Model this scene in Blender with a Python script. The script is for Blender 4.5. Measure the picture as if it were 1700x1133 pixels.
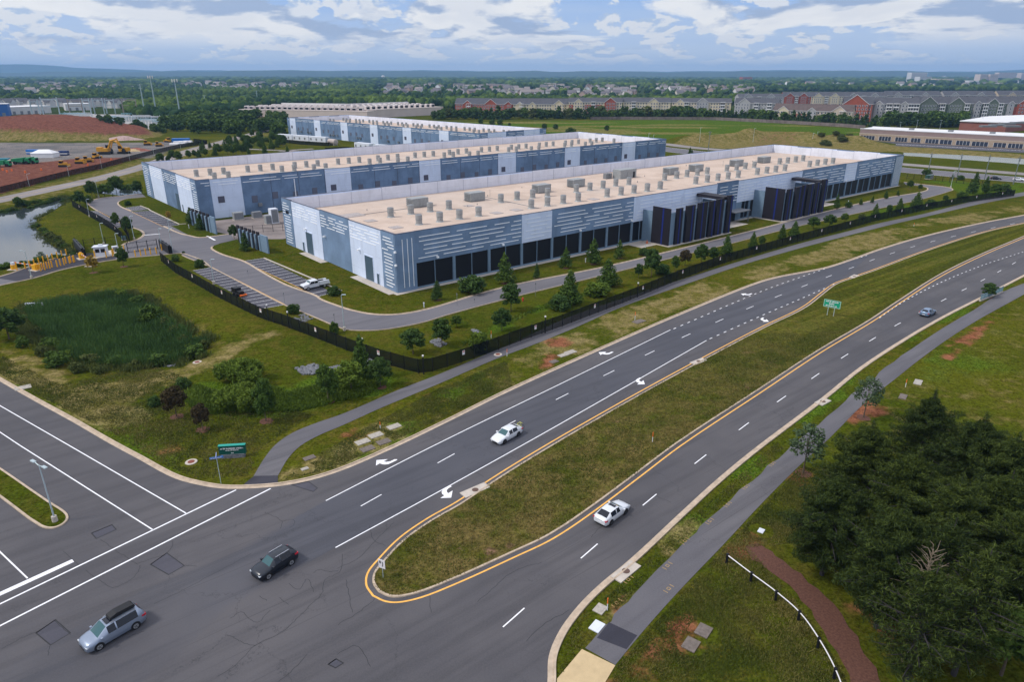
import bpy, bmesh, math, random
import numpy as np
from mathutils import Vector, Matrix, geometry
PI=math.pi
for _o in list(bpy.data.objects): bpy.data.objects.remove(_o)
sc=bpy.context.scene
COL=sc.collection
rnd=random.Random(7)
# ---------------------------------------------------------------- camera
CH=46.0; FPX=1133.3; HZ=126.0
PITCH=math.atan((566.5-HZ)/FPX)
cam=bpy.data.cameras.new('camera'); camo=bpy.data.objects.new('camera',cam); COL.objects.link(camo)
cam.lens=24; cam.sensor_width=36; cam.clip_start=1; cam.clip_end=90000
camo.location=(0,0,CH); camo.rotation_euler=(PI/2-PITCH,0,0)
sc.camera=camo
# ---------------------------------------------------------------- world, sun, exposure
HAZE=7e-5
SUN_EL=math.radians(48); SUN_AZ=math.radians(-75)   # azimuth measured from +Y towards +X
w=bpy.data.worlds.new("World"); sc.world=w; w.use_nodes=True
sc.view_settings.view_transform='Standard'; sc.view_settings.look='None'; sc.view_settings.gamma=1
sc.view_settings.exposure=0.0
def build_world():
    nt=w.node_tree; nt.nodes.clear(); N=nt.nodes.new; L=nt.links.new
    out=N('ShaderNodeOutputWorld'); bg=N('ShaderNodeBackground'); L(bg.outputs[0],out.inputs[0])
    sky=N('ShaderNodeTexSky'); sky.sky_type='NISHITA'; sky.sun_disc=False
    sky.sun_elevation=SUN_EL; sky.sun_rotation=SUN_AZ; sky.air_density=1.0; sky.dust_density=1.5; sky.ozone_density=2.0
    bg.inputs['Strength'].default_value=0.1
    tc=N('ShaderNodeTexCoord'); sp=N('ShaderNodeSeparateXYZ'); L(tc.outputs['Generated'],sp.inputs[0])
    def M(op,a,b=None,c=None):
        n=N('ShaderNodeMath'); n.operation=op
        for i,v in enumerate((a,b,c)):
            if v is None: continue
            if isinstance(v,(int,float)): n.inputs[i].default_value=v
            else: L(v,n.inputs[i])
        return n.outputs[0]
    def MR(v,a,b,c=0,d=1,smooth=True):
        n=N('ShaderNodeMapRange'); n.interpolation_type='SMOOTHSTEP' if smooth else 'LINEAR'
        L(v,n.inputs[0]); n.inputs[1].default_value=a; n.inputs[2].default_value=b; n.inputs[3].default_value=c; n.inputs[4].default_value=d
        return n.outputs[0]
    def mix(f,a,b):
        n=N('ShaderNodeMix'); n.data_type='RGBA'
        if isinstance(f,(int,float)): n.inputs[0].default_value=f
        else: L(f,n.inputs[0])
        for s,v in ((n.inputs[6],a),(n.inputs[7],b)):
            if isinstance(v,tuple): s.default_value=v+(1,)
            else: L(v,s)
        return n.outputs[2]
    z=M('MAXIMUM',sp.outputs[2],0.0)
    az=M('ARCTAN2',sp.outputs[0],sp.outputs[1]); lz=M('MULTIPLY',M('LOGARITHM',M('ADD',z,0.035),2.718),1.9)
    def field(sx,sy,off,seed,detail=7,rough=.55,dist=.25):
        c=N('ShaderNodeCombineXYZ'); L(M('MULTIPLY',az,sx),c.inputs[0]); L(M('ADD',M('MULTIPLY',lz,sy),off),c.inputs[1]); c.inputs[2].default_value=seed
        n=N('ShaderNodeTexNoise'); n.inputs['Scale'].default_value=1; n.inputs['Detail'].default_value=detail; n.inputs['Roughness'].default_value=rough; n.inputs['Distortion'].default_value=dist
        L(c.outputs[0],n.inputs['Vector']); return n.outputs[0]
    # high banks
    a0=field(5.6,1.0,0,SKYSEED,8,.53,.25); a1=field(5.6,1.0,-.22,SKYSEED,8,.53,.25)
    b0=field(19,1.9,0,SKYSEED+4.4,6,.54,.2); b1=field(19,1.9,-.24,SKYSEED+4.4,6,.54,.2)
    hi=MR(z,.045,.085); lf=MR(az,.75,-.35)
    ca=MR(M('ADD',a0,M('ADD',M('MULTIPLY',hi,.055),M('MULTIPLY',lf,.04))),.485,.535)
    cb=MR(M('ADD',b0,M('MULTIPLY',lf,.03)),.52,.56)
    sa=MR(M('SUBTRACT',a0,a1),-.06,.03); sb=MR(M('SUBTRACT',b0,b1),-.06,.015)
    thick=MR(M('ADD',a0,M('MULTIPLY',hi,.055)),.53,.66)
    blue=mix(MR(z,0,.10,0,1,False),(6.8,7.7,9.0),(3.2,5.1,9.0))
    veil=MR(field(4,2.6,7,SKYSEED+9,5,.6),.40,.70)
    base=mix(M('MULTIPLY',veil,.28),blue,(6.3,7.3,8.8))
    lowf=MR(z,.004,.03)
    base=mix(M('MULTIPLY',M('MULTIPLY',cb,lowf),.85),base,mix(sb,(5.0,6.2,8.3),(9.0,9.0,9.2)))
    white=mix(M('MULTIPLY',thick,.35),(9.9,9.8,9.8),(6.6,7.0,8.0))
    base=mix(M('MULTIPLY',M('MULTIPLY',ca,MR(z,.025,.055)),.97),base,mix(sa,(3.9,4.9,7.0),white))
    # overcast domes are brightest overhead
    zen=MR(z,.14,.8)
    base=mix(.12,base,sky.outputs[0])
    base=mix(zen,base,ZEN)
    L(base,bg.inputs[0])
SKYSEED=21.3; ZEN=(9.8,10.2,11.6)
build_world()
sl=bpy.data.lights.new('sun','SUN'); sl.energy=2.5; sl.angle=math.radians(9); sl.color=(1,0.95,0.87)
so=bpy.data.objects.new('sun',sl); COL.objects.link(so)
_d=Vector((math.sin(SUN_AZ)*math.cos(SUN_EL),math.cos(SUN_AZ)*math.cos(SUN_EL)-0.35,math.sin(SUN_EL))).normalized()
so.rotation_euler=_d.to_track_quat('Z','Y').to_euler()
# ---------------------------------------------------------------- helpers
def G(x,y,z=0.0):
    r=x-850; d=y-566.5
    fy=FPX*math.cos(PITCH)-d*math.sin(PITCH); fz=-(FPX*math.sin(PITCH)+d*math.cos(PITCH))
    t=(z-CH)/fz
    return Vector((r*t,fy*t))
def HT(bx,by,ty):
    """height of a thing whose foot is seen at (bx,by) and whose top at row ty"""
    p=G(bx,by); k=(566.5-ty)/FPX; c,s=math.cos(PITCH),math.sin(PITCH)
    # up/yf=k ; up=Y s+dz c ; yf=Y c-dz s
    dz=(k*p.y*c-p.y*s)/(c+k*s)
    return max(0.2,dz+CH)
def GL(pts,z=0.0): return [G(x,y,z) for x,y in pts]
def smooth(P,n=4):
    out=[]
    for i in range(len(P)-1):
        p0=P[i-1] if i else P[0]*2-P[1]; p1=P[i]; p2=P[i+1]; p3=P[i+2] if i+2<len(P) else P[-1]*2-P[-2]
        for k in range(n):
            t=k/n
            d1=max((p1-p0).length,1e-6)**.5; d2=max((p2-p1).length,1e-6)**.5; d3=max((p3-p2).length,1e-6)**.5
            m1=(p1-p0)/d1-(p2-p0)/(d1+d2)+(p2-p1)/d2; m2=(p2-p1)/d2-(p3-p1)/(d2+d3)+(p3-p2)/d3
            m1*=d2; m2*=d2
            t2=t*t; t3=t2*t
            out.append(p1*(2*t3-3*t2+1)+m1*(t3-2*t2+t)+p2*(-2*t3+3*t2)+m2*(t3-t2))
    out.append(P[-1].copy()); return out
def ext(P,a=0,b=0):
    P=list(P)
    if a: P.insert(0,P[0]+(P[0]-P[1]).normalized()*a)
    if b: P.append(P[-1]+(P[-1]-P[-2]).normalized()*b)
    return P
def offs(P,d,closed=False):
    """shift a polyline d metres to its left"""
    n=len(P); out=[]
    for i in range(n):
        if closed: a=P[i-1]; b=P[(i+1)%n]
        else: a=P[max(i-1,0)]; b=P[min(i+1,n-1)]
        e1=(P[i]-a); e2=(b-P[i])
        if e1.length<1e-6: e1=e2
        if e2.length<1e-6: e2=e1
        e1=e1.normalized(); e2=e2.normalized(); t=(e1+e2)
        if t.length<1e-4: t=e1
        t=t.normalized(); c=max(t.dot(e1),0.5)
        out.append(P[i]+Vector((-t.y,t.x))*(d/c))
    return out
def plen(P): return sum((P[i+1]-P[i]).length for i in range(len(P)-1))
def along(P,s):
    for i in range(len(P)-1):
        l=(P[i+1]-P[i]).length
        if s<=l or i==len(P)-2:
            d=(P[i+1]-P[i]).normalized(); return P[i]+d*s, d
        s-=l
def sub(P,s0,s1):
    out=[along(P,s0)[0]]; s=0
    for i in range(len(P)-1):
        s+=(P[i+1]-P[i]).length
        if s0<s<s1: out.append(P[i+1])
    out.append(along(P,s1)[0]); return out
# --- materials
class MT:
    def __init__(s,name,rough=0.8,metal=0.0,spec=0.3):
        s.m=bpy.data.materials.new(name); s.m.use_nodes=True; s.nt=s.m.node_tree
        s.b=s.nt.nodes['Principled BSDF']; s.b.inputs['Roughness'].default_value=rough; s.b.inputs['Metallic'].default_value=metal
        s.b.inputs['Specular IOR Level'].default_value=spec
        s.geo=s.nt.nodes.new('ShaderNodeNewGeometry'); s.pos=s.geo.outputs['Position']
    def N(s,t): return s.nt.nodes.new(t)
    def L(s,a,b): s.nt.links.new(a,b)
    def put(s,sock,v):
        if isinstance(v,(int,float)): sock.default_value=v
        elif isinstance(v,tuple): sock.default_value=v+(1,) if len(v)==3 and len(sock.default_value)==4 else v
        else: s.L(v,sock)
    def math(s,op,a,b=0.0,c=0.0):
        n=s.N('ShaderNodeMath'); n.operation=op; s.put(n.inputs[0],a); s.put(n.inputs[1],b); s.put(n.inputs[2],c); return n.outputs[0]
    def mp(s,v,sx=1,sy=1,sz=1,rz=0.0,loc=(0,0,0)):
        n=s.N('ShaderNodeMapping'); s.L(v,n.inputs[0]); n.inputs['Scale'].default_value=(sx,sy,sz); n.inputs['Rotation'].default_value=(0,0,rz); n.inputs['Location'].default_value=loc; return n.outputs[0]
    def noise(s,scale,detail=4,rough=0.55,vec=None,dist=0.0,color=False):
        n=s.N('ShaderNodeTexNoise'); s.L(vec if vec is not None else s.pos,n.inputs['Vector'])
        n.inputs['Scale'].default_value=scale; n.inputs['Detail'].default_value=detail; n.inputs['Roughness'].default_value=rough; n.inputs['Distortion'].default_value=dist
        return n.outputs[1 if color else 0]
    def vor(s,scale,feature='F1',vec=None,out=0,rnd_=1.0):
        n=s.N('ShaderNodeTexVoronoi'); n.feature=feature; s.L(vec if vec is not None else s.pos,n.inputs['Vector']); n.inputs['Scale'].default_value=scale
        n.inputs['Randomness'].default_value=rnd_
        return n.outputs[out]
    def mr(s,v,a,b,c=0.0,d=1.0,sm=True):
        n=s.N('ShaderNodeMapRange'); n.interpolation_type='SMOOTHSTEP' if sm else 'LINEAR'
        s.put(n.inputs[0],v)
        for i,x in enumerate((a,b,c,d)): n.inputs[i+1].default_value=x
        return n.outputs[0]
    def mix(s,f,a,b,mode='MIX'):
        n=s.N('ShaderNodeMix'); n.data_type='RGBA'; n.blend_type=mode; s.put(n.inputs[0],f); s.put(n.inputs[6],a); s.put(n.inputs[7],b); return n.outputs[2]
    def attr(s,name):
        n=s.N('ShaderNodeAttribute'); n.attribute_name=name; return n
    def sep(s,v):
        n=s.N('ShaderNodeSeparateXYZ'); s.L(v,n.inputs[0]); return n.outputs
    def bump(s,h,strength=0.3,dist=0.1):
        n=s.N('ShaderNodeBump'); s.L(h,n.inputs['Height']); n.inputs['Strength'].default_value=strength; n.inputs['Distance'].default_value=dist; s.L(n.outputs[0],s.b.inputs['Normal'])
    def col(s,v): s.put(s.b.inputs['Base Color'],v); return s.m
def sh(c,k): return tuple(min(1,x*k) for x in c)
def plain(name,c,rough=0.7,metal=0.0,var=0.12,scale=1.5,spec=0.3,bump=0.0):
    t=MT(name,rough,metal,spec)
    if var:
        f=t.noise(scale,5,0.6); v=t.mr(f,0.3,0.7,1-var,1+var,False)
        n=t.N('ShaderNodeVectorMath'); n.operation='SCALE'; n.inputs[0].default_value=c; t.L(v,n.inputs['Scale']); t.L(n.outputs[0],t.b.inputs['Base Color'])
        if bump: t.bump(f,bump,0.05)
    else: t.col(c)
    return t.m
# --- meshes
def mesh_obj(name,V,F,mats,parent=None,mi=None,smooth_=False,link=True):
    me=bpy.data.meshes.new(name); me.from_pydata([tuple(v) for v in V],[],F)
    for m in (mats if isinstance(mats,(list,tuple)) else [mats]): me.materials.append(m)
    if mi is not None and len(mi)==len(me.polygons): me.polygons.foreach_set('material_index',mi)
    if smooth_: me.polygons.foreach_set('use_smooth',[True]*len(me.polygons))
    me.update()
    o=bpy.data.objects.new(name,me); 
    if link: COL.objects.link(o)
    if parent: o.parent=parent
    return o
class MB:
    def __init__(s): s.v=[]; s.f=[]; s.mi=[]; s.T=None
    def add(s,V,F,m=0):
        b=len(s.v)
        s.v+= [tuple(s.T@Vector(v)) for v in V] if s.T else [tuple(v) for v in V]
        s.f+=[tuple(b+i for i in f) for f in F]; s.mi+=[m]*len(F)
    def box(s,x0,y0,z0,x1,y1,z1,m=0,rz=0.0,c=None):
        V=[(x,y,z) for z in (z0,z1) for x,y in ((x0,y0),(x1,y0),(x1,y1),(x0,y1))]
        if rz or c:
            c=c or ((x0+x1)/2,(y0+y1)/2); cs,sn=math.cos(rz),math.sin(rz)
            V=[(c[0]+(x-c[0])*cs-(y-c[1])*sn,c[1]+(x-c[0])*sn+(y-c[1])*cs,z) for x,y,z in V]
        s.add(V,[(0,3,2,1),(4,5,6,7),(0,1,5,4),(1,2,6,5),(2,3,7,6),(3,0,4,7)],m)
    def cyl(s,x,y,z0,z1,r0,r1=None,n=10,m=0,cap=True):
        r1=r0 if r1 is None else r1
        V=[(x+r*math.cos(2*PI*i/n),y+r*math.sin(2*PI*i/n),z) for z,r in ((z0,r0),(z1,r1)) for i in range(n)]
        F=[(i,(i+1)%n,n+(i+1)%n,n+i) for i in range(n)]
        if cap: F+=[tuple(range(n-1,-1,-1)),tuple(range(n,2*n))]
        s.add(V,F,m)
    def tube(s,P,r,n=6,m=0):
        """bar through 3-D points, r number or list"""
        P=[Vector(p) for p in P]; rs=r if isinstance(r,list) else [r]*len(P); V=[]
        for i,p in enumerate(P):
            d=(P[min(i+1,len(P)-1)]-P[max(i-1,0)]).normalized()
            a=d.orthogonal().normalized() if abs(d.z)<0.99 else Vector((1,0,0)); a=(a-d*a.dot(d)).normalized(); b=d.cross(a)
            V+=[p+(a*math.cos(2*PI*k/n)+b*math.sin(2*PI*k/n))*rs[i] for k in range(n)]
        F=[]
        for i in range(len(P)-1):
            F+=[(i*n+k,i*n+(k+1)%n,(i+1)*n+(k+1)%n,(i+1)*n+k) for k in range(n)]
        F+=[tuple(range(n-1,-1,-1)),tuple((len(P)-1)*n+k for k in range(n))]
        s.add(V,F,m)
    def prism(s,poly,z0,z1,m=0,mt=None):
        n=len(poly); V=[(p[0],p[1],z0) for p in poly]+[(p[0],p[1],z1) for p in poly]
        tr=geometry.tessellate_polygon([[Vector((p[0],p[1],0)) for p in poly]])
        s.add(V,[(i,(i+1)%n,n+(i+1)%n,n+i) for i in range(n)],m)
        s.add(V,[tuple(n+i for i in t) for t in tr],m if mt is None else mt)
    def profile(s,prof,y0,y1,m=0):
        """extrude an x-z outline along y"""
        n=len(prof); V=[(p[0],y0,p[1]) for p in prof]+[(p[0],y1,p[1]) for p in prof]
        tr=geometry.tessellate_polygon([[Vector((p[0],p[1],0)) for p in prof]])
        s.add(V,[(i,n+i,n+(i+1)%n,(i+1)%n) for i in range(n)]+[tuple(t) for t in tr]+[tuple(n+i for i in t[::-1]) for t in tr],m)
    def build(s,name,mats,parent=None,sm=False,link=True):
        return mesh_obj(name,s.v,s.f,mats,parent,s.mi,sm,link)
def fixn(o):
    bm=bmesh.new(); bm.from_mesh(o.data); bmesh.ops.recalc_face_normals(bm,faces=bm.faces); bm.to_mesh(o.data); bm.free(); return o
def tag(o,label=None,cat=None,group=None,kind=None):
    if label: o['label']=label
    if cat: o['category']=cat
    if group: o['group']=group
    if kind: o['kind']=kind
    return o
def thing(name,label,cat,loc=(0,0,0),rz=0.0,group=None,sc_=None):
    o=bpy.data.objects.new(name,None); COL.objects.link(o); o.location=loc if len(loc)==3 else (loc[0],loc[1],0); o.rotation_euler=(0,0,rz)
    o.empty_display_size=0.3
    if sc_: o.scale=sc_
    return tag(o,label,cat,group)
def kids(o): return [c for c in bpy.data.objects if c.parent is o]
_kid={}
def dup(root,label,loc,rz=0.0,scale=None,group=None):
    """copy of a thing with its parts and sub-parts (kids cached)"""
    def ch(o):
        if o.name not in _kid: _kid[o.name]=kids(o)
        return _kid[o.name]
    r=root.copy(); COL.objects.link(r); r.location=loc if len(loc)==3 else (loc[0],loc[1],0); r.rotation_euler=(0,0,rz)
    if scale: r.scale=scale
    r['label']=label
    if group: r['group']=group
    for c in ch(root):
        d=c.copy(); COL.objects.link(d); d.parent=r
        for g in ch(c):
            e=g.copy(); COL.objects.link(e); e.parent=d
    return r
def sheet(name,poly,z,mat_,kind='structure',parent=None):
    tr=geometry.tessellate_polygon([[Vector((p[0],p[1],0)) for p in poly]])
    V=[(p[0],p[1],z) for p in poly]; F=[]
    for t in tr:
        a,b,c=(Vector(V[i]) for i in t)
        F.append(tuple(t) if (b-a).cross(c-a).z>0 else tuple(t[::-1]))
    o=mesh_obj(name,V,F,mat_,parent)
    if kind and not parent: o['kind']=kind
    return o
def strip_into(mb,P,w0,w1,z,m=0):
    A=offs(P,w0); B=offs(P,w1); n=len(P)
    mb.add([(p.x,p.y,z) for p in A]+[(p.x,p.y,z) for p in B],[(n+i,n+i+1,i+1,i) if w1<w0 else (i,i+1,n+i+1,n+i) for i in range(n-1)],m)
def kerb(P,side,gutter=0.5,top=0.2,h=0.13,mats=None,name='kerb'):
    """P is the asphalt-side line; side=+1 puts the kerb to the left of P"""
    mb=MB(); n=len(P); pr=[(0,0.012,0),(gutter,0.02,0),(gutter+0.03,h,0),(gutter+top,h,0),(gutter+top+.01,-0.1,0)]
    if gutter<=0: pr=[(0,0.0,0),(0.02,h,0),(top,h,0),(top+.01,-.1,0)]
    R=[offs(P,side*a) for a,_,_ in pr]
    V=[(p.x,p.y,pr[k][1]) for k in range(len(pr)) for p in R[k]]
    F=[]
    for k in range(len(pr)-1):
        for i in range(n-1):
            f=(k*n+i,k*n+i+1,(k+1)*n+i+1,(k+1)*n+i); F.append(f if side>0 else f[::-1])
    mb.add(V,F); o=mb.build(name,mats); o['kind']='structure'; return o
ORD=['first','second','third','fourth','fifth','sixth','seventh','eighth','ninth','tenth','eleventh','twelfth','thirteenth','fourteenth','fifteenth','sixteenth','seventeenth','eighteenth','nineteenth']
TENS=['','','twenty','thirty','forty','fifty','sixty','seventy','eighty','ninety']
def ordw(i):
    i+=1
    if i<=19: return ORD[i-1]
    if i<100:
        t,u=divmod(i,10)
        return (TENS[t][:-1]+'ieth') if u==0 else TENS[t]+'-'+ORD[u-1]
    return 'hundredth' if i==100 else 'hundred-and-'+ordw(i-101)
# ---------------------------------------------------------------- numpy noise and masks
_rt=np.random.RandomState(5).rand(256,256)
def vn(x,y):
    xi=np.floor(x).astype(int); yi=np.floor(y).astype(int); fx=x-xi; fy=y-yi; fx=fx*fx*(3-2*fx); fy=fy*fy*(3-2*fy)
    a=_rt[xi%256,yi%256]; b=_rt[(xi+1)%256,yi%256]; c=_rt[xi%256,(yi+1)%256]; d=_rt[(xi+1)%256,(yi+1)%256]
    return (a*(1-fx)+b*fx)*(1-fy)+(c*(1-fx)+d*fx)*fy
def fbm(x,y,o=4):
    s=0;a=.5
    for k in range(o): s=s+a*vn(x+17.3*k,y+9.1*k); x=x*2.03; y=y*2.03; a*=.5
    return s/(1-.5**o)
def sdf(poly,X,Y):
    """signed distance, positive inside"""
    P=np.array([(p[0],p[1]) for p in poly]); n=len(P); d=np.full(X.shape,1e18); ins=np.zeros(X.shape,bool)
    for i in range(n):
        a=P[i]; b=P[(i+1)%n]; e=b-a; wx=X-a[0]; wy=Y-a[1]; t=np.clip((wx*e[0]+wy*e[1])/(e@e+1e-12),0,1)
        d=np.minimum(d,(wx-e[0]*t)**2+(wy-e[1]*t)**2)
        c1=(a[1]<=Y)&(b[1]>Y); c2=(a[1]>Y)&(b[1]<=Y); cr=e[0]*wy-e[1]*wx
        ins^=(c1&(cr>0))|(c2&(cr<0))
    d=np.sqrt(d); return np.where(ins,d,-d)
def ss(x,a,b): t=np.clip((x-a)/(b-a),0,1); return t*t*(3-2*t)
def linedist(P,X,Y):
    d=np.full(X.shape,1e18)
    for i in range(len(P)-1):
        a=P[i]; e=P[i+1]-a; wx=X-a.x; wy=Y-a.y; t=np.clip((wx*e.x+wy*e.y)/(e.dot(e)+1e-12),0,1); d=np.minimum(d,(wx-e.x*t)**2+(wy-e.y*t)**2)
    return np.sqrt(d)
MARSH=GL([(44,514),(60,505),(95,500),(150,492),(200,484),(228,496),(253,515),(288,543),(340,566),(330,583),(285,600),(218,604),(140,603),(102,578),(60,550)])
POND=GL([(-80,395),(-20,352),(20,346),(60,338),(105,325),(125,322),(90,345),(62,358),(56,372),(74,392),(88,406),(120,412),(118,424),(60,434),(-10,444),(-90,450)])
POND2=GL([(165,318),(200,306),(228,302),(236,322),(205,323)])
CREEK=GL([(1500,257),(1600,264),(1760,276),(1760,266),(1600,256),(1500,252)])
MOUND=GL([(-60,236),(0,235),(90,236),(180,234),(268,228),(278,224),(268,219),(210,214),(150,206),(60,204),(-60,206)])
BERM=[(G(1128,236),G(1240,232),5,9),(G(1245,230),G(1335,231),6,12),(G(1360,236),G(1425,238),5,12)]
HWL=GL([(1080,243),(1160,250),(1235,255),(1370,266),(1507,279),(1700,294),(1800,304)])
def relief(X,Y):
    Z=np.full(X.shape,-0.03)
    R=np.hypot(X,Y)
    Z-=1.6*ss(sdf(MARSH,X,Y),-7,6)
    Z-=2.2*ss(sdf(POND,X,Y),-5,7)
    Z-=1.8*ss(sdf(POND2,X,Y),-3,5)
    Z-=1.8*ss(sdf(CREEK,X,Y),-4,6)
    d=sdf(MOUND,X,Y); Z+=10.5*ss(d,0,20)*(0.8+0.35*fbm(X/25,Y/25))*(.22+.78*ss(-X,250,400))*(1-.5*ss(-X,455,560))
    for a,b,h,wd in BERM:
        Z+=h*np.exp(-(linedist([a,b],X,Y)/wd)**2)*(0.6+0.8*fbm(X/14,Y/14))
    hwd=linedist(HWL,X,Y); k=ss(hwd,26,36); Z=np.where(Z>-.03,-.03+(Z+.03)*k,Z)
    Z+=ss(R,800,2500)*(fbm(X/900+3,Y/900,3)-.5)*16
    Z+=ss(Y,3200,8200)*8+ss(Y,3500,9000)*(fbm(X/2500+9,Y/2500,3)-.5)*34
    return Z
def relief1(x,y): return float(relief(np.array([x]),np.array([y]))[0])
def build_ground():
    th=np.radians(np.arange(-78,78.01,0.33))
    r=[6.0]
    while r[-1]<1000: r.append(r[-1]*1.0068+0.03)
    while r[-1]<17000: r.append(r[-1]*1.035)
    r=np.array(r); T,R=np.meshgrid(th,r); X=(R*np.sin(T)).ravel(); Y=(R*np.cos(T)).ravel()
    Z=relief(X,Y); n1=fbm(X/9,Y/9); n2=fbm(X/3+40,Y/3); n3=fbm(X/45+7,Y/45)
    nz=(n1-.5)*7+(n2-.5)*3
    def pm(px,wd=2.0,k=1.0): return ss(sdf(GL(px),X,Y)+nz*k,-wd,wd)
    dry=np.zeros(X.shape); lush=np.zeros(X.shape); dirt=np.zeros(X.shape); marsh=np.zeros(X.shape); gr=np.zeros(X.shape); far=np.zeros(X.shape); 
    # verge between the path and the carriageway
    VER=[(470,798),(520,760),(600,712),(700,655),(830,596),(960,545),(1130,479),(1300,427),(1420,392),(1560,362),(1700,336),(1700,352),(1560,383),(1420,424),(1300,452),(1130,515),(930,610),(800,665),(640,745),(560,780)]
    v=pm(VER,2.5,.6); dry=np.maximum(dry,v*(0.22+0.6*ss(n3+n1,.7,1.25)))
    for px in ([(540,775),(560,745),(640,705),(690,700),(650,735),(590,765)],[(720,660),(760,630),(810,615),(800,640),(760,665)]): lush=np.maximum(lush,pm(px,2))
    for px in ([(890,600),(915,585),(935,590),(920,612),(895,612)],[(690,660),(715,650),(722,660),(700,668)],[(808,612),(845,600),(850,612),(815,628)],[(915,565),(935,560),(940,573),(915,575)],[(560,725),(590,712),(600,722),(575,735)]):
        dirt=np.maximum(dirt,pm(px,2.2,.8)*.75)
    # left field
    dry=np.maximum(dry,pm([(0,575),(40,590),(110,625),(160,655),(215,680),(230,700),(180,712),(120,690),(60,650),(0,615)],3.5)*.95)
    dry=np.maximum(dry,pm([(60,630),(190,640),(250,625),(300,605),(400,565),(470,540),(460,556),(380,590),(280,640),(200,665),(120,660)],3)*.85)
    dry=np.maximum(dry,pm([(235,490),(280,500),(350,545),(390,565),(360,572),(300,545)],3)*.45)
    lush=np.maximum(lush,pm([(300,660),(330,640),(450,640),(480,660),(500,640),(560,610),(640,630),(620,655),(480,690),(350,690),(310,680)],3)*.9)
    lush=np.maximum(lush,pm([(0,590),(0,640),(200,740),(300,790),(300,760),(150,680)],2.5)*.55)
    lush=np.maximum(lush,pm([(180,690),(230,680),(225,710),(190,712)],2)*.8)
    dirt=np.maximum(dirt,pm([(255,738),(285,736),(300,750),(275,760),(255,752)],2.5)*.5)
    dirt=np.maximum(dirt,pm([(205,705),(230,705),(240,722),(215,720)],2)*.35)
    marsh=np.maximum(marsh,pm([(44,514),(60,505),(95,500),(150,492),(200,484),(228,496),(253,515),(288,543),(340,566),(330,583),(285,600),(218,604),(140,603),(102,578),(60,550)],2))
    # strip between ring road and fence
    lush=np.maximum(lush,pm([(770,575),(850,535),(940,500),(1000,490),(1000,475),(880,515),(790,560)],2.5)*.8)
    lush=np.maximum(lush,pm([(1450,352),(1640,318),(1700,300),(1700,320),(1500,356),(1400,378)],3)*.7)
    lush=np.maximum(lush,pm([(1480,300),(1600,300),(1680,316),(1600,330),(1560,305)],3)*.6)
    # right-hand field
    RF=[(1310,1133),(1150,1000),(1300,830),(1430,690),(1570,575),(1700,500),(1900,430),(2400,800),(2000,1300)]
    lush=np.maximum(lush,pm(RF,2)*ss(Y,70,110)*(0.25+.5*ss(n3,.35,.6)))
    lush=np.maximum(lush,pm([(1130,900),(1230,780),(1360,670),(1500,570),(1640,495),(1700,468),(1700,455),(1600,510),(1450,605),(1330,700),(1200,815),(1120,895)],1.5)*.75)
    for px in ([(1205,915),(1225,905),(1240,880),(1260,885),(1235,925),(1205,935)],[(1400,690),(1440,660),(1450,680),(1420,710)],[(1440,680),(1465,675),(1470,690),(1450,695)],[(1415,725),(1470,715),(1450,735),(1420,740)],[(1590,560),(1640,530),(1660,530),(1630,560),(1580,575)],[(1570,590),(1610,565),(1620,575),(1575,598)],
               [(1100,1060),(1150,990),(1175,960),(1190,965),(1150,1020),(1110,1080)],[(1020,1133),(1060,1090),(1090,1060),(1095,1080),(1060,1133)],[(1015,1010),(1030,985),(1040,990),(1025,1015)],[(1310,790),(1335,778),(1355,790),(1330,812)],[(1270,860),(1290,850),(1290,870)],[(1380,760),(1420,770),(1400,790)],[(1390,1000),(1450,960),(1600,1010),(1640,1060),(1500,1090),(1420,1050)]):
        dirt=np.maximum(dirt,pm(px,2.0,.8)*.8)
    dry=np.maximum(dry,pm([(1030,985),(1130,880),(1150,870),(1060,985),(1000,1040)],1.5)*.6)
    dry=np.maximum(dry,pm(RF,2)*.28*ss(n3,.55,.4))
    # construction site, mound, spoil
    gr=np.maximum(gr,pm([(-80,240),(0,237),(250,237),(300,233),(322,236),(250,262),(150,262),(0,275),(-80,282)],3))
    dirt=np.maximum(dirt,pm([(-80,282),(0,275),(60,265),(130,262),(165,250),(250,244),(320,234),(250,258),(160,282),(60,305),(0,322),(-80,345)],3))
    dm=sdf(MOUND,X,Y); mm=ss(dm+nz,-2,6)
    dirt=np.maximum(dirt,mm*np.clip(ss(dm,3,22)+.8*ss(X,-330,-230)+.4*(n1-.5),0,1)); dry=np.maximum(dry,mm*.9)
    dry=np.maximum(dry,pm([(1110,240),(1200,230),(1330,227),(1430,235),(1500,243),(1700,256),(1760,270),(1500,252),(1400,250),(1230,248)],4)*.95)
    dirt=np.maximum(dirt,pm([(1240,236),(1300,226),(1330,232),(1320,246),(1260,248)],6)*.45)
    FLD=[(735,203),(1190,198),(1440,215),(1425,236),(1330,228),(1100,232),(900,226),(760,214)]
    f=pm(FLD,8); lush=np.maximum(lush,f*(.75+.25*ss(fbm(X/60,Y/25),.4,.6))); dry=np.maximum(dry,f*.6*ss(fbm(X/80+5,Y/22+3),.5,.62))
    d2=linedist(GL([(0,332),(168,296),(330,246),(430,223)]),X,Y); dry=np.maximum(dry,.5*ss(d2,30,5))
    far=ss(R.ravel(),800,1100)*(1-f)*ss(nz,-2.6,-.6)
    C=np.stack([dry,lush,dirt,np.ones_like(dry)],1); C2=np.stack([marsh,gr,far,np.ones_like(dry)],1)
    nr,nc=T.shape; V=np.stack([X,Y,Z],1).astype(np.float32)
    idx=np.arange(nr*nc).reshape(nr,nc); Fq=np.stack([idx[:-1,:-1],idx[:-1,1:],idx[1:,1:],idx[1:,:-1]],-1).reshape(-1,4)
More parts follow.
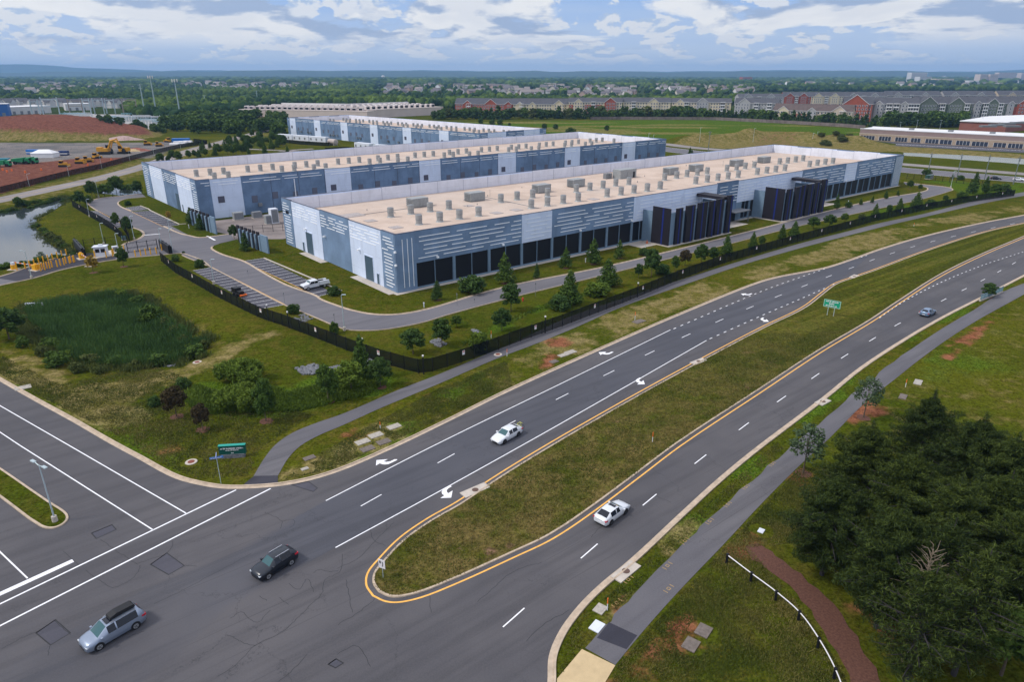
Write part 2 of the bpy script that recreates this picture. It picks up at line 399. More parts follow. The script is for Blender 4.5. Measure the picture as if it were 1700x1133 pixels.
    me=bpy.data.meshes.new('ground'); me.vertices.add(len(V)); me.vertices.foreach_set('co',V.ravel())
    me.loops.add(Fq.size); me.loops.foreach_set('vertex_index',Fq.ravel().astype(np.int32)); me.polygons.add(len(Fq))
    me.polygons.foreach_set('loop_start',np.arange(0,Fq.size,4,dtype=np.int32)); me.polygons.foreach_set('use_smooth',np.ones(len(Fq),bool))
    me.update(calc_edges=True)
    for nm,c in (('cov',C),('cov2',C2)):
        a=me.color_attributes.new(nm,'FLOAT_COLOR','POINT'); a.data.foreach_set('color',c.astype(np.float32).ravel())
    me.materials.append(M_GROUND); o=bpy.data.objects.new('ground',me); COL.objects.link(o); o['kind']='structure'
ROADANG=math.atan2(0.6248,0.7808)
def grass_mat(name,stripes=False,cover=True):
    t=MT(name,1.0,0,0.0)
    a=t.noise(0.045,5,.6); b=t.noise(0.35,5,.65); c=t.noise(3.2,4,.7); e=t.noise(0.012,3,.5)
    base=t.mix(t.mr(a,.35,.65),(.045,.060,.005),(.080,.086,.008))
    base=t.mix(t.mr(b,.42,.66,0,.75),base,(.102,.082,.016))
    base=t.mix(t.mr(e,.4,.62,0,.5),base,(.040,.062,.006))
    if stripes:
        v=t.mp(t.pos,1,1,1,-ROADANG+0.02); x=t.sep(v)
        n=t.N('ShaderNodeTexNoise'); n.noise_dimensions='2D'; t.L(t.mp(v,.012,.5,1),n.inputs['Vector']); n.inputs['Scale'].default_value=1; n.inputs['Detail'].default_value=3
        base=t.mix(t.mr(n.outputs[0],.42,.6,0,.75),base,(.048,.056,.010))
        base=t.mix(t.mr(n.outputs[0],.5,.35,0,.35),base,(.125,.115,.030))
        base=t.mix(t.math('MULTIPLY',t.mr(t.sep(t.pos)[1],150,60),t.mr(t.noise(.22,5,.7),.36,.62)),base,(.130,.098,.034))
        base=t.mix(t.math('MULTIPLY',t.mr(t.noise(.12,5,.7,vec=t.mp(t.pos,loc=(4,7,0))),.60,.70),t.mr(t.sep(t.pos)[1],160,70)),base,(.165,.10,.062))
    if cover:
        at=t.sep(t.attr('cov').outputs['Color']); at2=t.sep(t.attr('cov2').outputs['Color'])
        def thr(w,lo=.25): # break the soft mask up with fine noise
            return t.mr(t.math('ADD',w,t.math('MULTIPLY',t.math('SUBTRACT',b,.5),1.1)),lo,lo+.45)
        lush=t.mix(t.mr(c,.4,.6),(.038,.080,.006),(.080,.125,.012))
        dryc=t.mix(t.mr(b,.35,.65),(.125,.108,.026),(.245,.190,.085))
        dirtc=t.mix(t.mr(b,.35,.65),(.150,.050,.028),(.255,.105,.056))
        base=t.mix(t.math('MULTIPLY',thr(at[1]),.9),base,lush)
        base=t.mix(t.math('MULTIPLY',thr(at[0]),.78),base,dryc)
        dirtc=t.mix(t.mr(t.sep(t.pos)[1],230,300,0,.8),dirtc,t.mix(t.mr(b,.35,.65),(.105,.042,.034),(.175,.078,.058)))
        base=t.mix(thr(at[2],.35),base,dirtc)
        base=t.mix(t.math('MULTIPLY',at2[0],.8),base,(.030,.060,.014))
        base=t.mix(at2[1],base,t.mix(t.mr(a,.4,.6),(.13,.125,.125),(.20,.18,.17)))
        base=t.mix(t.math('MULTIPLY',at2[2],.85),base,(.026,.046,.014))
    c2=t.noise(1.1,6,.75)
    k=t.mr(t.math('ADD',t.math('MULTIPLY',c,.5),t.math('MULTIPLY',c2,.5)),.38,.62,.42,1.55,False)
    n=t.N('ShaderNodeVectorMath'); n.operation='SCALE'; t.L(base,n.inputs[0]); t.L(k,n.inputs['Scale'])
    t.bump(t.math('ADD',c,t.math('MULTIPLY',c2,2.0)),.55,.22)
    return t.col(n.outputs[0])
def asphalt_mat(name,c0,c1,cracks=0.7,dark=(.03,.03,.034),fade=None):
    t=MT(name,.82,0,.25)
    rot=t.mp(t.pos,1,1,1,-ROADANG); al=t.mp(rot,.035,.55,1)
    a=t.noise(.05,4,.6); s=t.noise(1.0,4,.6,al); f=t.noise(6,3,.7)
    base=t.mix(t.mr(a,.35,.65),c0,c1)
    if fade: base=t.mix(t.attr('tint').outputs['Fac'],t.mix(t.mr(a,.35,.65),*fade),base)
    base=t.mix(t.mr(s,.42,.66,0,.55),base,sh(c0,.68))
    base=t.mix(t.mr(f,.3,.7,0,.22),base,sh(c1,1.35))
    if cracks:
        wv=t.N('ShaderNodeVectorMath'); wv.operation='ADD'; nc=t.N('ShaderNodeVectorMath'); nc.operation='SCALE'; t.L(t.noise(.35,5,.7,color=True),nc.inputs[0]); nc.inputs['Scale'].default_value=4.5
        t.L(t.pos,wv.inputs[0]); t.L(nc.outputs[0],wv.inputs[1])
        d=t.vor(.11,'DISTANCE_TO_EDGE',wv.outputs[0]); d2=t.vor(.33,'DISTANCE_TO_EDGE',wv.outputs[0])
        m=t.mr(t.noise(.06,3),.46,.58); m2=t.mr(t.noise(.09,3,vec=t.mp(t.pos,loc=(30,9,0))),.54,.66)
        k1=t.math('MULTIPLY',t.mr(d,.007,.002),m)
        base=t.mix(t.math('MULTIPLY',k1,cracks*.7),base,dark)
        # paving joints between lanes
        y=t.sep(rot)[1]; j=t.math('ABSOLUTE',t.math('SUBTRACT',t.math('FRACT',t.math('DIVIDE',y,3.66)),.5))
        base=t.mix(t.math('MULTIPLY',t.mr(j,.013,.004),t.math('MULTIPLY',t.mr(a,.45,.6),.45)),base,dark)
    t.bump(f,.25,.02)
    return t.col(base)
M_GROUND=grass_mat('grass_and_soil'); M_MEDIAN=grass_mat('mown_median_grass',True,False)
M_LAWN=grass_mat('lawn_grass',False,False)
M_ASPH=asphalt_mat('worn_asphalt',(.068,.066,.074),(.094,.089,.095))
M_ASPH_LANE=asphalt_mat('lane_asphalt',(.062,.064,.078),(.076,.077,.091),.6,fade=((.068,.066,.074),(.094,.089,.095)))
M_DRIVE=asphalt_mat('drive_asphalt',(.115,.112,.128),(.140,.134,.146),0)
M_BAY=asphalt_mat('parking_asphalt',(.058,.058,.074),(.074,.072,.088),0)
M_DARKA=asphalt_mat('fresh_asphalt',(.030,.030,.042),(.044,.043,.055),0)
M_PATH=asphalt_mat('path_asphalt',(.098,.095,.108),(.125,.120,.130),.4)
M_FARROAD=asphalt_mat('old_asphalt',(.20,.18,.175),(.25,.225,.215),0)
M_KERB=plain('kerb_concrete',(.44,.35,.265),.9,0,.22,1.2)
M_CONC=plain('pale_concrete',(.46,.41,.36),.9,0,.15,1)
M_WHITE=plain('white_road_paint',(.80,.80,.83),.6,0,.12,2.5)
M_YEL=plain('yellow_road_paint',(.80,.42,.09),.6,0,.15,2)
build_ground()
# ---------------------------------------------------------------- roads
NK=smooth(ext(GL([(0,634),(60,668),(120,701),(180,736),(228,762),(290,795),(330,806),(370,812),(420,811.5),(470,807),(520,797),(570,781),(655,744),(750,698),(842,652),(1000,580),(1130,523),(1264,469),(1298,460),(1371,446),(1415,432),(1465,414),(1532,394),(1626,372),(1700,358)]),90,120),5)
SK=smooth(ext(GL([(902,1210),(905,1165),(908.7,1133),(911,1090),(928,1049),(959,1007),(994,972),(1046,929),(1130,851),(1187,799),(1246,750),(1365,660),(1425,611.5),(1499,563),(1563,526),(1626,494),(1700,456)]),25,120),5)
road=NK+list(reversed(SK))+[Vector((10,20)),Vector((-150,18)),Vector((-170,60))]
sheet('road',road,0.0,M_ASPH)
kerb(NK,1,.5,.2,.13,M_KERB); kerb(SK,-1,.5,.2,.13,M_KERB)
YU=GL([(619,990),(608,972.5),(610.3,951.7),(629.4,927.4),(664,892.7),(709,861.4),(757.8,833.7),(815,795.5),(888.6,750),(1006,682),(1130,613.5),(1264,543),(1318,517.5),(1338,505.8),(1361.4,487.4),(1385,470.6),(1415,460),(1452,447),(1532.4,417),(1633,385),(1700,370)])
YL=GL([(619,990),(640,999.5),(661,1001),(699,993),(768,965.5),(855,925.6),(907,901.3),(942,880.5),(994,844),(1063,792),(1130,741),(1264,651.7),(1364.7,584.6),(1448.6,534.3),(1495.5,502.5),(1566,457),(1633,423.6),(1700,395)])
YU=smooth(ext(YU,0,120),5); YL=smooth(ext(YL,0,120),5)
loop=list(reversed(YU))+YL[1:]   # runs right-top -> nose -> right-bottom ; median is to the left
kin=offs(loop,0.62); kerb(kin,1,0,.24,.13,M_KERB)
med=offs(loop,0.80); sheet('median',med,0.10,M_MEDIAN)
_b=MB(); strip_into(_b,loop,-.08,.12,.008); o=_b.build('yellow_road_markings',M_YEL); o['kind']='structure'
# darker running lanes
LA=smooth(GL([(380,922),(541,832),(656,773),(721,740),(930,638),(1113,548),(1264,487),(1398,437),(1445,424)]),5)
LB=smooth(GL([(380,1010),(557,910),(721,821),(888,728),(1006,661),(1173,565.5),(1264,525),(1388,470.6)]),5)
LA2=smooth(GL([(-150,1215),(60,1080),(230,985),(380,922)]),6)[:-1]+LA; LB2=smooth(GL([(0,1290),(150,1190),(280,1100),(380,1010)]),6)[:-1]+LB
_n=120; _la,_lb=plen(LA2),plen(LB2); _V=[];_T=[]; _F=[]; _s0=plen(smooth(GL([(-150,1215),(60,1080),(230,985),(380,922)]),6))/_la
for _i in range(_n+1):
    _p=along(LA2,_la*_i/_n)[0]; _q=along(LB2,_lb*_i/_n)[0]
    for _k in range(9): _u=_k/8; _c=_p.lerp(_q,_u); _V.append((_c.x,_c.y,.004)); _e=min(1,max(0,(_i/_n-_s0*.55)/(_s0*.75))); _T.append(_e if _e<1 and 0<_k<8 else (_e if _e>=1 else 0))
for _i in range(_n):
    for _k in range(8): _a=_i*9+_k; _F.append((_a+1,_a,_a+9,_a+10))
_F=[f if (Vector(_V[f[1]])-Vector(_V[f[0]])).cross(Vector(_V[f[2]])-Vector(_V[f[0]])).z>0 else f[::-1] for f in _F]
o=mesh_obj('road_lanes',_V,_F,M_ASPH_LANE); a=o.data.attributes.new('tint','FLOAT','POINT'); a.data.foreach_set('value',_T); o['kind']='structure'
wm=MB()
def line(P,wd,z=.008,mb=None): strip_into(mb or wm,P,-wd/2,wd/2,z)
def dashes(P,on,off_,start,end=None,wd=.13,mb=None):
    s=start; L=plen(P) if end is None else end
    while s+on<L: line(sub(P,s,s+on),wd,mb=mb); s+=on+off_
line(smooth(GL([(541,832),(721,740),(930,638),(1113,548)])),.14)
line(smooth(GL([(557,910),(721,821),(888,728),(1006,661),(1173,565.5)])),.14)
dashes(smooth(GL([(1118,546.5),(1264,484),(1330,460),(1398,437),(1440,424)])),.9,1.6,0,None,.17)
dashes(smooth(GL([(1178,563),(1264,524.5),(1330,496),(1388,470.6)])),.9,1.6,0,None,.17)
UC=smooth(ext(GL([(599,841),(729,768),(848,703),(929,661),(1007.7,621.5),(1079.8,586),(1141.7,556.4),(1252,508),(1346,470.6),(1400,450),(1466,425.6),(1540,403),(1626,383),(1700,368)]),0,100))
dashes(UC,3.05,9.14,0,None,.13)
LC=smooth(ext(GL([(835,1042),(964,928),(1068,839),(1150,773),(1226,715),(1290,668),(1346,630),(1400,593),(1444.6,566),(1490,539),(1569,497),(1638,462),(1700,428)]),0,100))
dashes(LC,3.05,9.14,0,None,.13)
dashes(smooth(ext(GL([(1460,528),(1495,504),(1560,470),(1633,440),(1700,418)]),0,60)),.9,1.6,0,None,.17)
line(ext(GL([(0,674),(114.5,740),(308.8,852.8)]),40,0),.14); line(ext(GL([(0,718),(33,740),(254,880.5)]),40,0),.14)
line(ext(GL([(0,1003.7),(392,814)]),30,0),.2); line(ext(GL([(0,1040),(449.3,811.8)]),30,0),.2)
line(ext(GL([(0,987),(121.4,931.5)]),25,0),.6); line(ext(GL([(0,917),(45.8,961)]),25,0),.14)
# arrows traced where they lie on the road
def arrow(P): 
    g=GL(P); tr=geometry.tessellate_polygon([[Vector((p.x,p.y,0)) for p in g]])
    F=[]
    for t in tr:
        a,b,c=(Vector((g[i].x,g[i].y,0)) for i in t); F.append(t if (b-a).cross(c-a).z>0 else t[::-1])
    wm.add([(p.x,p.y,.009) for p in g],F)
A1=[(a/28.33+615,b/28.33+750) for a,b in [(260,670),(285,415),(820,370),(620,470),(750,500),(940,470),(1130,375),(1240,375),(1265,405),(1000,530),(860,595),(680,620),(560,605),(430,565)]]
A2=[(a/28.33+715,b/28.33+797) for a,b in [(455,870),(640,750),(540,670),(515,580),(570,470),(740,360),(910,275),(995,320),(830,410),(755,510),(770,590),(835,640),(1030,515),(965,850)]]
def moved(A,src,dst):
    """the same arrow at another spot along the road"""
    gs=G(*src); gd=G(*dst); out=[]
    for a in A: out.append(gd+(G(*a)-gs))
    return out
arrow(A1); arrow(A2)
def arrow_g(g):
    tr=geometry.tessellate_polygon([[Vector((p.x,p.y,0)) for p in g]]); F=[]
    for t in tr:
        a,b,c=(Vector((g[i].x,g[i].y,0)) for i in t); F.append(t if (b-a).cross(c-a).z>0 else t[::-1])
    wm.add([(p.x,p.y,.009) for p in g],F)
for d in ((1006,587),(1240,489)): arrow_g(moved(A1,(640,768),d))
for d in ((1062,633),(1268,531)): arrow_g(moved(A2,(742,817),d))
o=wm.build('white_road_markings',M_WHITE); o['kind']='structure'
# repair patches in the junction
for P in ([(152,886),(186,872),(193,880),(160,895)],[(250,938),(277,919),(306,940),(280,955)],[(60,1052),(92,1030),(117,1052),(84,1072)],[(545,1104),(558,1095),(570,1102),(557,1110)],[(485,806),(512,800),(527,811),(520,817)]):
    g=GL(P); sheet('road_patch',g,.005,M_ASPH_LANE if 0 else M_BAY); _b=MB(); strip_into(_b,g+[g[0],g[1]],-.05,.05,.009); o=_b.build('tar_seal',plain('tar',(.02,.02,.022),.6,0,0)); o['kind']='structure'
CR=[[(1265,320),(1310,340),(1350,365),(1340,400)],[(1350,365),(1400,355),(1408,375),(1385,395)],[(1640,520),(1620,610),(1560,640),(1540,710),(1480,770),(1420,830),(1340,900),(1220,960),(1130,1050),(1040,1110)],[(1220,960),(1150,940),(1110,915),(1080,910)],[(1500,610),(1530,595),(1570,605),(1620,600)],[(660,565),(720,545),(790,520),(820,490),(825,460)],[(885,575),(940,580)],[(670,575),(665,600),(630,640),(550,680),(490,655),(410,600)],[(480,450),(530,485),(580,520),(660,570)],[(300,505),(380,580)],[(0,980),(90,930),(180,890)],[(260,840),(340,905)],[(240,960),(228,1010)],[(1100,830),(1150,800),(1230,850),(1290,790)],[(1340,730),(1380,765)],[(1245,720),(1275,745)],[(1380,660),(1430,690),(1470,640),(1500,700)],[(610,920),(690,890)],[(1330,1133),(1400,1075),(1470,1000)],[(740,760),(900,680),(1050,600),(1200,520)]]
CB=[[(40,640),(60,740),(72,800)],[(0,590),(100,540),(170,470),(240,400),(270,370)],[(0,860),(100,800),(180,735)],[(440,720),(450,800)],[(670,750),(740,690),(850,600),(980,560)],[(900,940),(1000,850),(1110,790)],[(150,380),(180,460),(230,480)],[(350,270),(400,310)],[(620,110),(700,150)],[(0,1000),(90,960),(160,1060)],[(1215,440),(1270,380),(1400,300)],[(1520,240),(1600,275)]]
_b=MB(); _r=random.Random(2)
for L_,ox,oy in ((CR,0,740),(CB,560,740)):
    for c in L_:
        P=smooth(GL([(ox+x/2.882,oy+y/2.882) for x,y in c]),6); P=[p+Vector((_r.uniform(-.07,.07),_r.uniform(-.07,.07))) for p in P]; strip_into(_b,P,-.022,.022,.0075)
o=_b.build('road_cracks',plain('crack_dark',(.028,.028,.032),.8,0,0)); o['kind']='structure'
# cross street island
IS=GL([(-40,752),(0,777),(83,834),(108,850),(114,858),(112,866),(104,873),(92,878),(80,879),(66,875),(0,827),(-60,786)])
IS2=smooth(IS,3); kerb(list(reversed(IS2)),-1,0,.22,.13,M_KERB) if False else None
mb_=MB(); isl=IS2; kerb(isl,-1,.0,.25,.13,M_KERB); sheet('traffic_island',offs(isl,-.15),.09,M_LAWN)
# ---------------------------------------------------------------- paths
def path2(L,R,z,m,name='footpath'):
    return sheet(name,L+list(reversed(R)),z,m)
pl=smooth(ext(GL([(421,791),(437,764),(458,738),(486,718.8),(524,703),(570,687),(660.6,648),(727.7,622),(808,588),(862,565),(942,527.6),(1029.5,497),(1130,464.8),(1230.6,433),(1331,403.5),(1398,386.5),(1465,369.5),(1532,355.5),(1633,330),(1700,319)]),0,60))
pr=smooth(ext(GL([(461.5,790),(478.8,760.8),(499.7,740),(530,723),(570,706),(627,680),(734.4,635),(821.6,597),(895,569),(962.4,541),(1029.5,511),(1130,475),(1230.6,440.5),(1331,411.5),(1415,389.5),(1492,370),(1532,361),(1633,337.5),(1700,325)]),0,60))
path2(pl,pr,.0,M_PATH)
sheet('footpath_ramp',GL([(402,807),(421.6,791),(461.5,790),(461,804),(432,808)]),.012,M_DARKA)
ql=smooth(ext(GL([(973,1076.6),(1011,1031.5),(1052.7,989.8),(1130,908),(1175,864),(1248,799),(1304,750),(1358,705),(1415,655),(1442,635),(1482,601),(1545.8,557.8),(1633,504),(1663,485.7),(1700,470.6)]),0,80))
qr=smooth(ext(GL([(1021.5,1105),(1073.5,1042),(1130,979),(1199.4,906.5),(1268.8,832),(1331,770),(1378,727),(1432,673),(1492,624.9),(1525.7,598),(1572.7,563.8),(1626,530),(1673,504),(1700,489)]),0,80))
ql=[p+Vector((math.sin(i*1.9)*.12+_r.uniform(-.15,.15),_r.uniform(-.15,.15))) for i,p in enumerate(sub(ql,0.01,plen(ql)-.01))]; path2(ql,qr,.0,M_PATH)
sheet('footpath_patch',GL([(991,1060),(1011,1034),(1058,1056),(1040,1079)]),.006,M_DARKA)
sheet('concrete_ramp',GL([(925,1128),(966,1079),(1021.5,1106),(1003,1137),(985,1170),(920,1170)]),.03,plain('tan_concrete',(.50,.38,.22),.9,0,.1,1))
# ---------------------------------------------------------------- campus drives
def region(name,px,z,m,sm=3):
    P=smooth(GL(px),sm) if sm else GL(px); return sheet(name,P,z,m)
inner=smooth(GL([(382,400),(366,404),(352,409),(350,413.5),(369,423.7),(402,434),(436,454),(474,474),(523,492),(531,498),(560,509),(580,515.5),(620,523),(660.6,523),(711,514),(795,489),(862,472),(996,445.5),(1130,413.6),(1257,381.7),(1371,352),(1465,330),(1532.4,318.6),(1541,315),(1537,310.5),(1516,307.5),(1503,306.5)]),4)
outer=smooth(GL([(300,420),(304,424),(352,444),(412,475),(473,506),(496,515),(536.5,532),(560,542),(580,547.5),(627,548),(694,537),(748,521),(862,490.7),(996,458),(1130,424.5),(1214,404),(1314,378),(1431.8,352),(1532.4,330),(1574,318),(1581,315),(1572,311),(1532,306.5),(1500,302.5)]),4)
sheet('service_road',inner+list(reversed(outer)),.004,M_DRIVE)
kerb(inner[8:],1,.3,.2,.13,M_KERB); kerb(outer[4:],-1,.2,.18,.13,M_KERB)
# yard and gate area
region('forecourt',[(212,403.5),(240,391),(262,378),(278,372),(312,390),(330,394.5),(382,388),(400,396),(366,404),(352,409),(352,420),(352,444),(300,421),(262,424),(215,428),(192,431),(192,419),(205,408)],.001,M_DRIVE,0)
region('gate_road',[(-60,474),(0,460),(53,442),(97,427.5),(129,421),(192,419.4),(192,431),(141,439.7),(97,449.4),(53,462.6),(0,474),(-60,490)],.004,M_DARKA,0)
region('gate_road',[(-60,470),(0,463),(30,467.5),(0,474),(-60,490)],.008,M_DRIVE,0)
sheet('service_road',smooth(GL([(300,420),(240,391),(227.6,380),(210,373.5),(196,366),(164,350.6),(155,345),(147,337),(153.5,333),(169,329),(205,325.5),(236,322)]),3)+smooth(GL([(242,327),(215,329.5),(206,331),(195,336),(199.4,343.5),(217,350.6),(270,376),(300,389),(312,391.5),(330,395),(352,410)]),3),.002,M_DRIVE)
kerb(smooth(GL([(236,322),(205,325.5),(169,329),(153.5,333),(147,337),(155,345),(164,350.6)]),3),-1,.3,.2,.13,M_KERB)
kerb(smooth(GL([(242,327),(215,329.5),(206,331),(195,336),(199.4,343.5),(217,350.6)]),3),1,.3,.2,.13,M_KERB)
kerb(smooth(GL([(210,373.5),(227.6,379.7),(238,384),(240,391),(229.4,398),(212,403.5),(204,408)]),3),-1,.3,.3,.13,M_KERB)
kerb(smooth(GL([(270,376),(300,389),(312,391.5),(330,395),(352,393),(382,389)]),3),1,.3,.2,.13,M_KERB)
kerb(smooth(GL([(352,444),(338,433),(318,425),(300,420.5),(262,424),(215,428),(192,431),(141,439.7),(97,449.4),(53,462.6),(0,474),(-60,490)]),3),1,.1,.3,.13,M_KERB)
kerb(smooth(GL([(-60,470),(0,460),(53,442),(97,427.5),(129,421)]),3),1,.1,.3,.13,M_KERB)
pmk=MB(); ymk=MB()
def bays(name,quad,n,yl,skip=0):
    """quad: drive-left, drive-right, far-right, far-left in pixels; n bays, yellow line along the drive"""
    a,b,c,d=GL(quad); sheet(name,[a,b,c,d],.006,M_BAY)
    for i in range(n+1):
        k=i/n; p=a.lerp(b,k); q=d.lerp(c,k); line([p,q],.12,.011,pmk)
    if yl: line([a,b],.14,.012,ymk)
bays('parking_bays',[(352,444),(473,506),(432.6,513),(320,449.5)],16,1)
bays('parking_bays',[(402.4,434),(527,492.5),(553,486),(437,429)],15,1)
bays('parking_bays',[(164,351),(207,374.5),(190,380),(137,349)],11,1)
bays('parking_bays',[(204,345.5),(217,351),(245,348),(232,342)],5,1)
bays('parking_bays',[(219,352),(270,376),(297,374),(249,350)],8,1)
kerb(GL([(437,429),(553,478.5),(566,484)]),1,0,.4,.13,M_CONC)
kerb(GL([(232,342),(245,347),(249,350),(297,373),(309,372)]),1,0,.4,.13,M_CONC)
# parking island ends
for px in ([(529,493),(537,497),(560,507),(600,517),(620,521),(660,521),(700,514),(640,500),(566,486),(545,488),(532,491)],):
    pass
line(GL([(240,390.5),(266,388.5)]),.6,.011,pmk); line(GL([(344,392),(357,399)]),.6,.011,pmk)
o=pmk.build('parking_markings',M_WHITE); o['kind']='structure'; o=ymk.build('parking_yellow_lines',M_YEL); o['kind']='structure'
# concrete aprons round building one
sheet('apron',GL([(474,443),(525,437),(528,447),(508,457),(494,452)]),.01,M_CONC) if False else None
# ---------------------------------------------------------------- far roads, yards
LR=smooth(ext(GL([(0,332),(168,295.5),(236,277),(322,248.5),(369,236),(410,225),(440,217)]),120,40))
def band(P,wd,z,m,name='road'): return sheet(name,offs(P,wd/2)+list(reversed(offs(P,-wd/2))),z,m)
band(LR,11,.006,M_FARROAD)
_b=MB(); line(LR,.14,.012,_b); o=_b.build('centre_line',M_YEL); o['kind']='structure'
band(GL([(335,247.5),(380,246),(470,250),(520,247)]),5,.004,M_FARROAD)
band(GL([(470,250),(560,256),(640,262)]),9,.004,M_FARROAD)
HW1=smooth(ext(GL([(1095,238),(1160,246),(1235,251.5),(1370,262),(1507,273.5),(1700,289)]),60,150)); HW2=smooth(ext(GL([(1090,246),(1160,254),(1235,259),(1370,269.5),(1507,283),(1700,299)]),60,150))
band(HW1,12,.03,M_FARROAD); band(HW2,22,.03,M_DRIVE)
_b=MB(); line(offs(HW2,10.3),.25,.04,_b); line(offs(HW2,-10.3),.25,.04,_b); o=_b.build('lane_line',M_WHITE); o['kind']='structure'
sheet('parking_lot',GL([(1425,239),(1700,254),(1900,262),(1900,252),(1700,244.5),(1430,233.5)]),.05,M_BAY)
_b=MB()
a,b=G(1450,238),G(1840,258)
for i in range(60):
    p=a.lerp(b,i/60); line([p,p+Vector((-2.5,7))],.3,.06,_b)
o=_b.build('parking_lot_markings',M_WHITE); o['kind']='structure'
# gravel and concrete beds
M_STONE=plain('riprap_stone',(.15,.155,.17),.95,0,.5,4,bump=1)
# water
tw=MT('pond_water',.06,0,.5); tw.bump(tw.noise(1.2,3,.5),.06,.05); M_WATER=tw.col((.035,.045,.05))
sheet('pond',offs(POND,0),-.75,M_WATER); sheet('pond',POND2,-.6,M_WATER); 
t_=MT('creek_water',.25,0,.4); sheet('creek',CREEK,-.5,t_.col((.20,.22,.19)))
# distant ridges
def ridge(y0,pts,thick,seed,m):
    xs=np.linspace(pts[0][0],pts[-1][0],160); hs=np.interp(xs,[p[0] for p in pts],[p[1] for p in pts])
    V=[];F=[]
    for i,(px,py) in enumerate(zip(xs,hs)):
        py=py-(fbm(np.array([px/38.+seed]),np.array([seed*1.]),4)[0]-.5)*3.5
        py-=1.3
        X=(px-850)/FPX*y0/math.cos(PITCH)*1.0; z=CH+(HZ-py)/FPX*y0/math.cos(PITCH)
        for k,(dy,zz) in enumerate(((-thick,-2),(-thick*.5,z*.55),(0,z),(thick,-2))): V.append((X*(1+dy/y0),y0+dy,zz))
    n=len(xs)
    for i in range(n-1):
        for k in range(3): a=i*4+k; F.append((a,a+4,a+5,a+1))
    o=mesh_obj('hills',V,F,m,None,None,True); o['kind']='structure'
M_HILL=plain('wooded_hill',(.035,.055,.02),1,0,.3,.003)
ridge(15000,[(-900,114),(-200,113),(0,114),(90,110.5),(150,112),(250,117),(330,120),(420,119),(500,121),(640,119.5),(900,121),(1100,121),(1300,120),(1450,121),(1560,120.5),(1640,117),(1680,114.5),(1750,116),(2400,115)],1500,3,M_HILL)
ridge(11000,[(-900,121),(0,122.5),(300,122),(440,121),(560,119.5),(700,121.5),(900,121),(1080,122.5),(1250,121),(1380,120.5),(1480,123),(1600,121),(1700,120),(2400,119)],1000,8,M_HILL)
# ---------------------------------------------------------------- data centre buildings
def PJ(X,Y,Z):
    dz=Z-CH; yf=Y*math.cos(PITCH)-dz*math.sin(PITCH); up=Y*math.sin(PITCH)+dz*math.cos(PITCH)
    return 850+FPX*X/yf, 566.5-FPX*up/yf
def bis(f,px,lo,hi):
    s=1 if f(hi)>f(lo) else -1
    for _ in range(40):
        m=(lo+hi)/2
        if s*(f(m)-px)<0: lo=m
        else: hi=m
    return (lo+hi)/2
def wallmat(name,c,v=.16):
    t=MT(name,.75,0,.3); p=t.noise(.18,5,.6); q=t.noise(.9,4,.6,t.mp(t.pos,1,1,.15))
    b=t.mix(t.mr(p,.35,.65),sh(c,1-v),sh(c,1+v)); b=t.mix(t.mr(q,.5,.7,0,.35),b,sh(c,.72)); z=t.sep(t.pos)[2]; j=t.math('ABSOLUTE',t.math('SUBTRACT',t.math('FRACT',t.math('DIVIDE',z,4.4)),.5)); b=t.mix(t.mr(j,.010,.006,0,.35),b,sh(c,.5)); return t.col(b)
M_WD=wallmat('blue_grey_panel',(.165,.245,.37),.12)
M_WD2=wallmat('dark_blue_grey_panel',(.130,.200,.315),.16)
M_WL=wallmat('pale_blue_panel',(.60,.68,.84),.04)
M_STRIP=plain('white_reveal',(.92,.93,.95),.6,0,0)
M_CAP=plain('coping',(.07,.08,.12),.6,0,0)
M_PAR=wallmat('pale_parapet',(.66,.68,.76),.06)
M_JOINT=plain('joint',(.46,.48,.56),.8,0,0)
M_GLASS=MT('black_louvre',.5,0,.35).col((.006,.007,.012))
M_GREY=plain('galvanised_steel',(.30,.315,.32),.55,.2,.12,2)
M_GREYD=plain('weathered_steel',(.20,.21,.225),.6,.2,.15,3)
M_DOOR=plain('teal_grey_door',(.06,.10,.14),.6,0,.05)
M_BLUE=plain('blue_stripe',(.010,.022,.16),.5,0,0)
M_FIN=plain('dark_fin',(.014,.012,.018),.55,0,.1)
M_FING=plain('slate_fin',(.16,.235,.32),.6,0,.1)
t=MT('roof_membrane',.9,0,.15)
p=t.noise(.10,6,.65); q=t.noise(.5,5,.7,dist=.8); r_=t.noise(.03,3,.5)
b=t.mix(t.mr(p,.35,.65),(.46,.36,.295),(.55,.44,.365)); b=t.mix(t.mr(q,.58,.72,0,.5),b,(.40,.25,.17)); b=t.mix(t.mr(r_,.5,.7,0,.4),b,(.46,.40,.36))
br=t.vor(.16,'DISTANCE_TO_EDGE',t.mp(t.pos,1,1,1,-ROADANG),0,.0); b=t.mix(t.mr(br,.012,.004,0,.25),b,(.36,.24,.17))
M_ROOF=t.col(b)
def vent_mesh():
    m=MB(); m.cyl(0,0,0,.25,1.15,.95,12,0); m.cyl(0,0,.25,1.35,.85,.85,12,0); m.cyl(0,0,1.35,1.45,.93,.93,12,1); m.cyl(0,0,1.45,2.6,.9,.9,12,0); m.cyl(0,0,2.6,2.66,.78,.7,12,1)
    o=m.build('roof_vent',[M_GREY,M_GREYD],link=False); d=o.data; bpy.data.objects.remove(o); return d
VENT=vent_mesh()
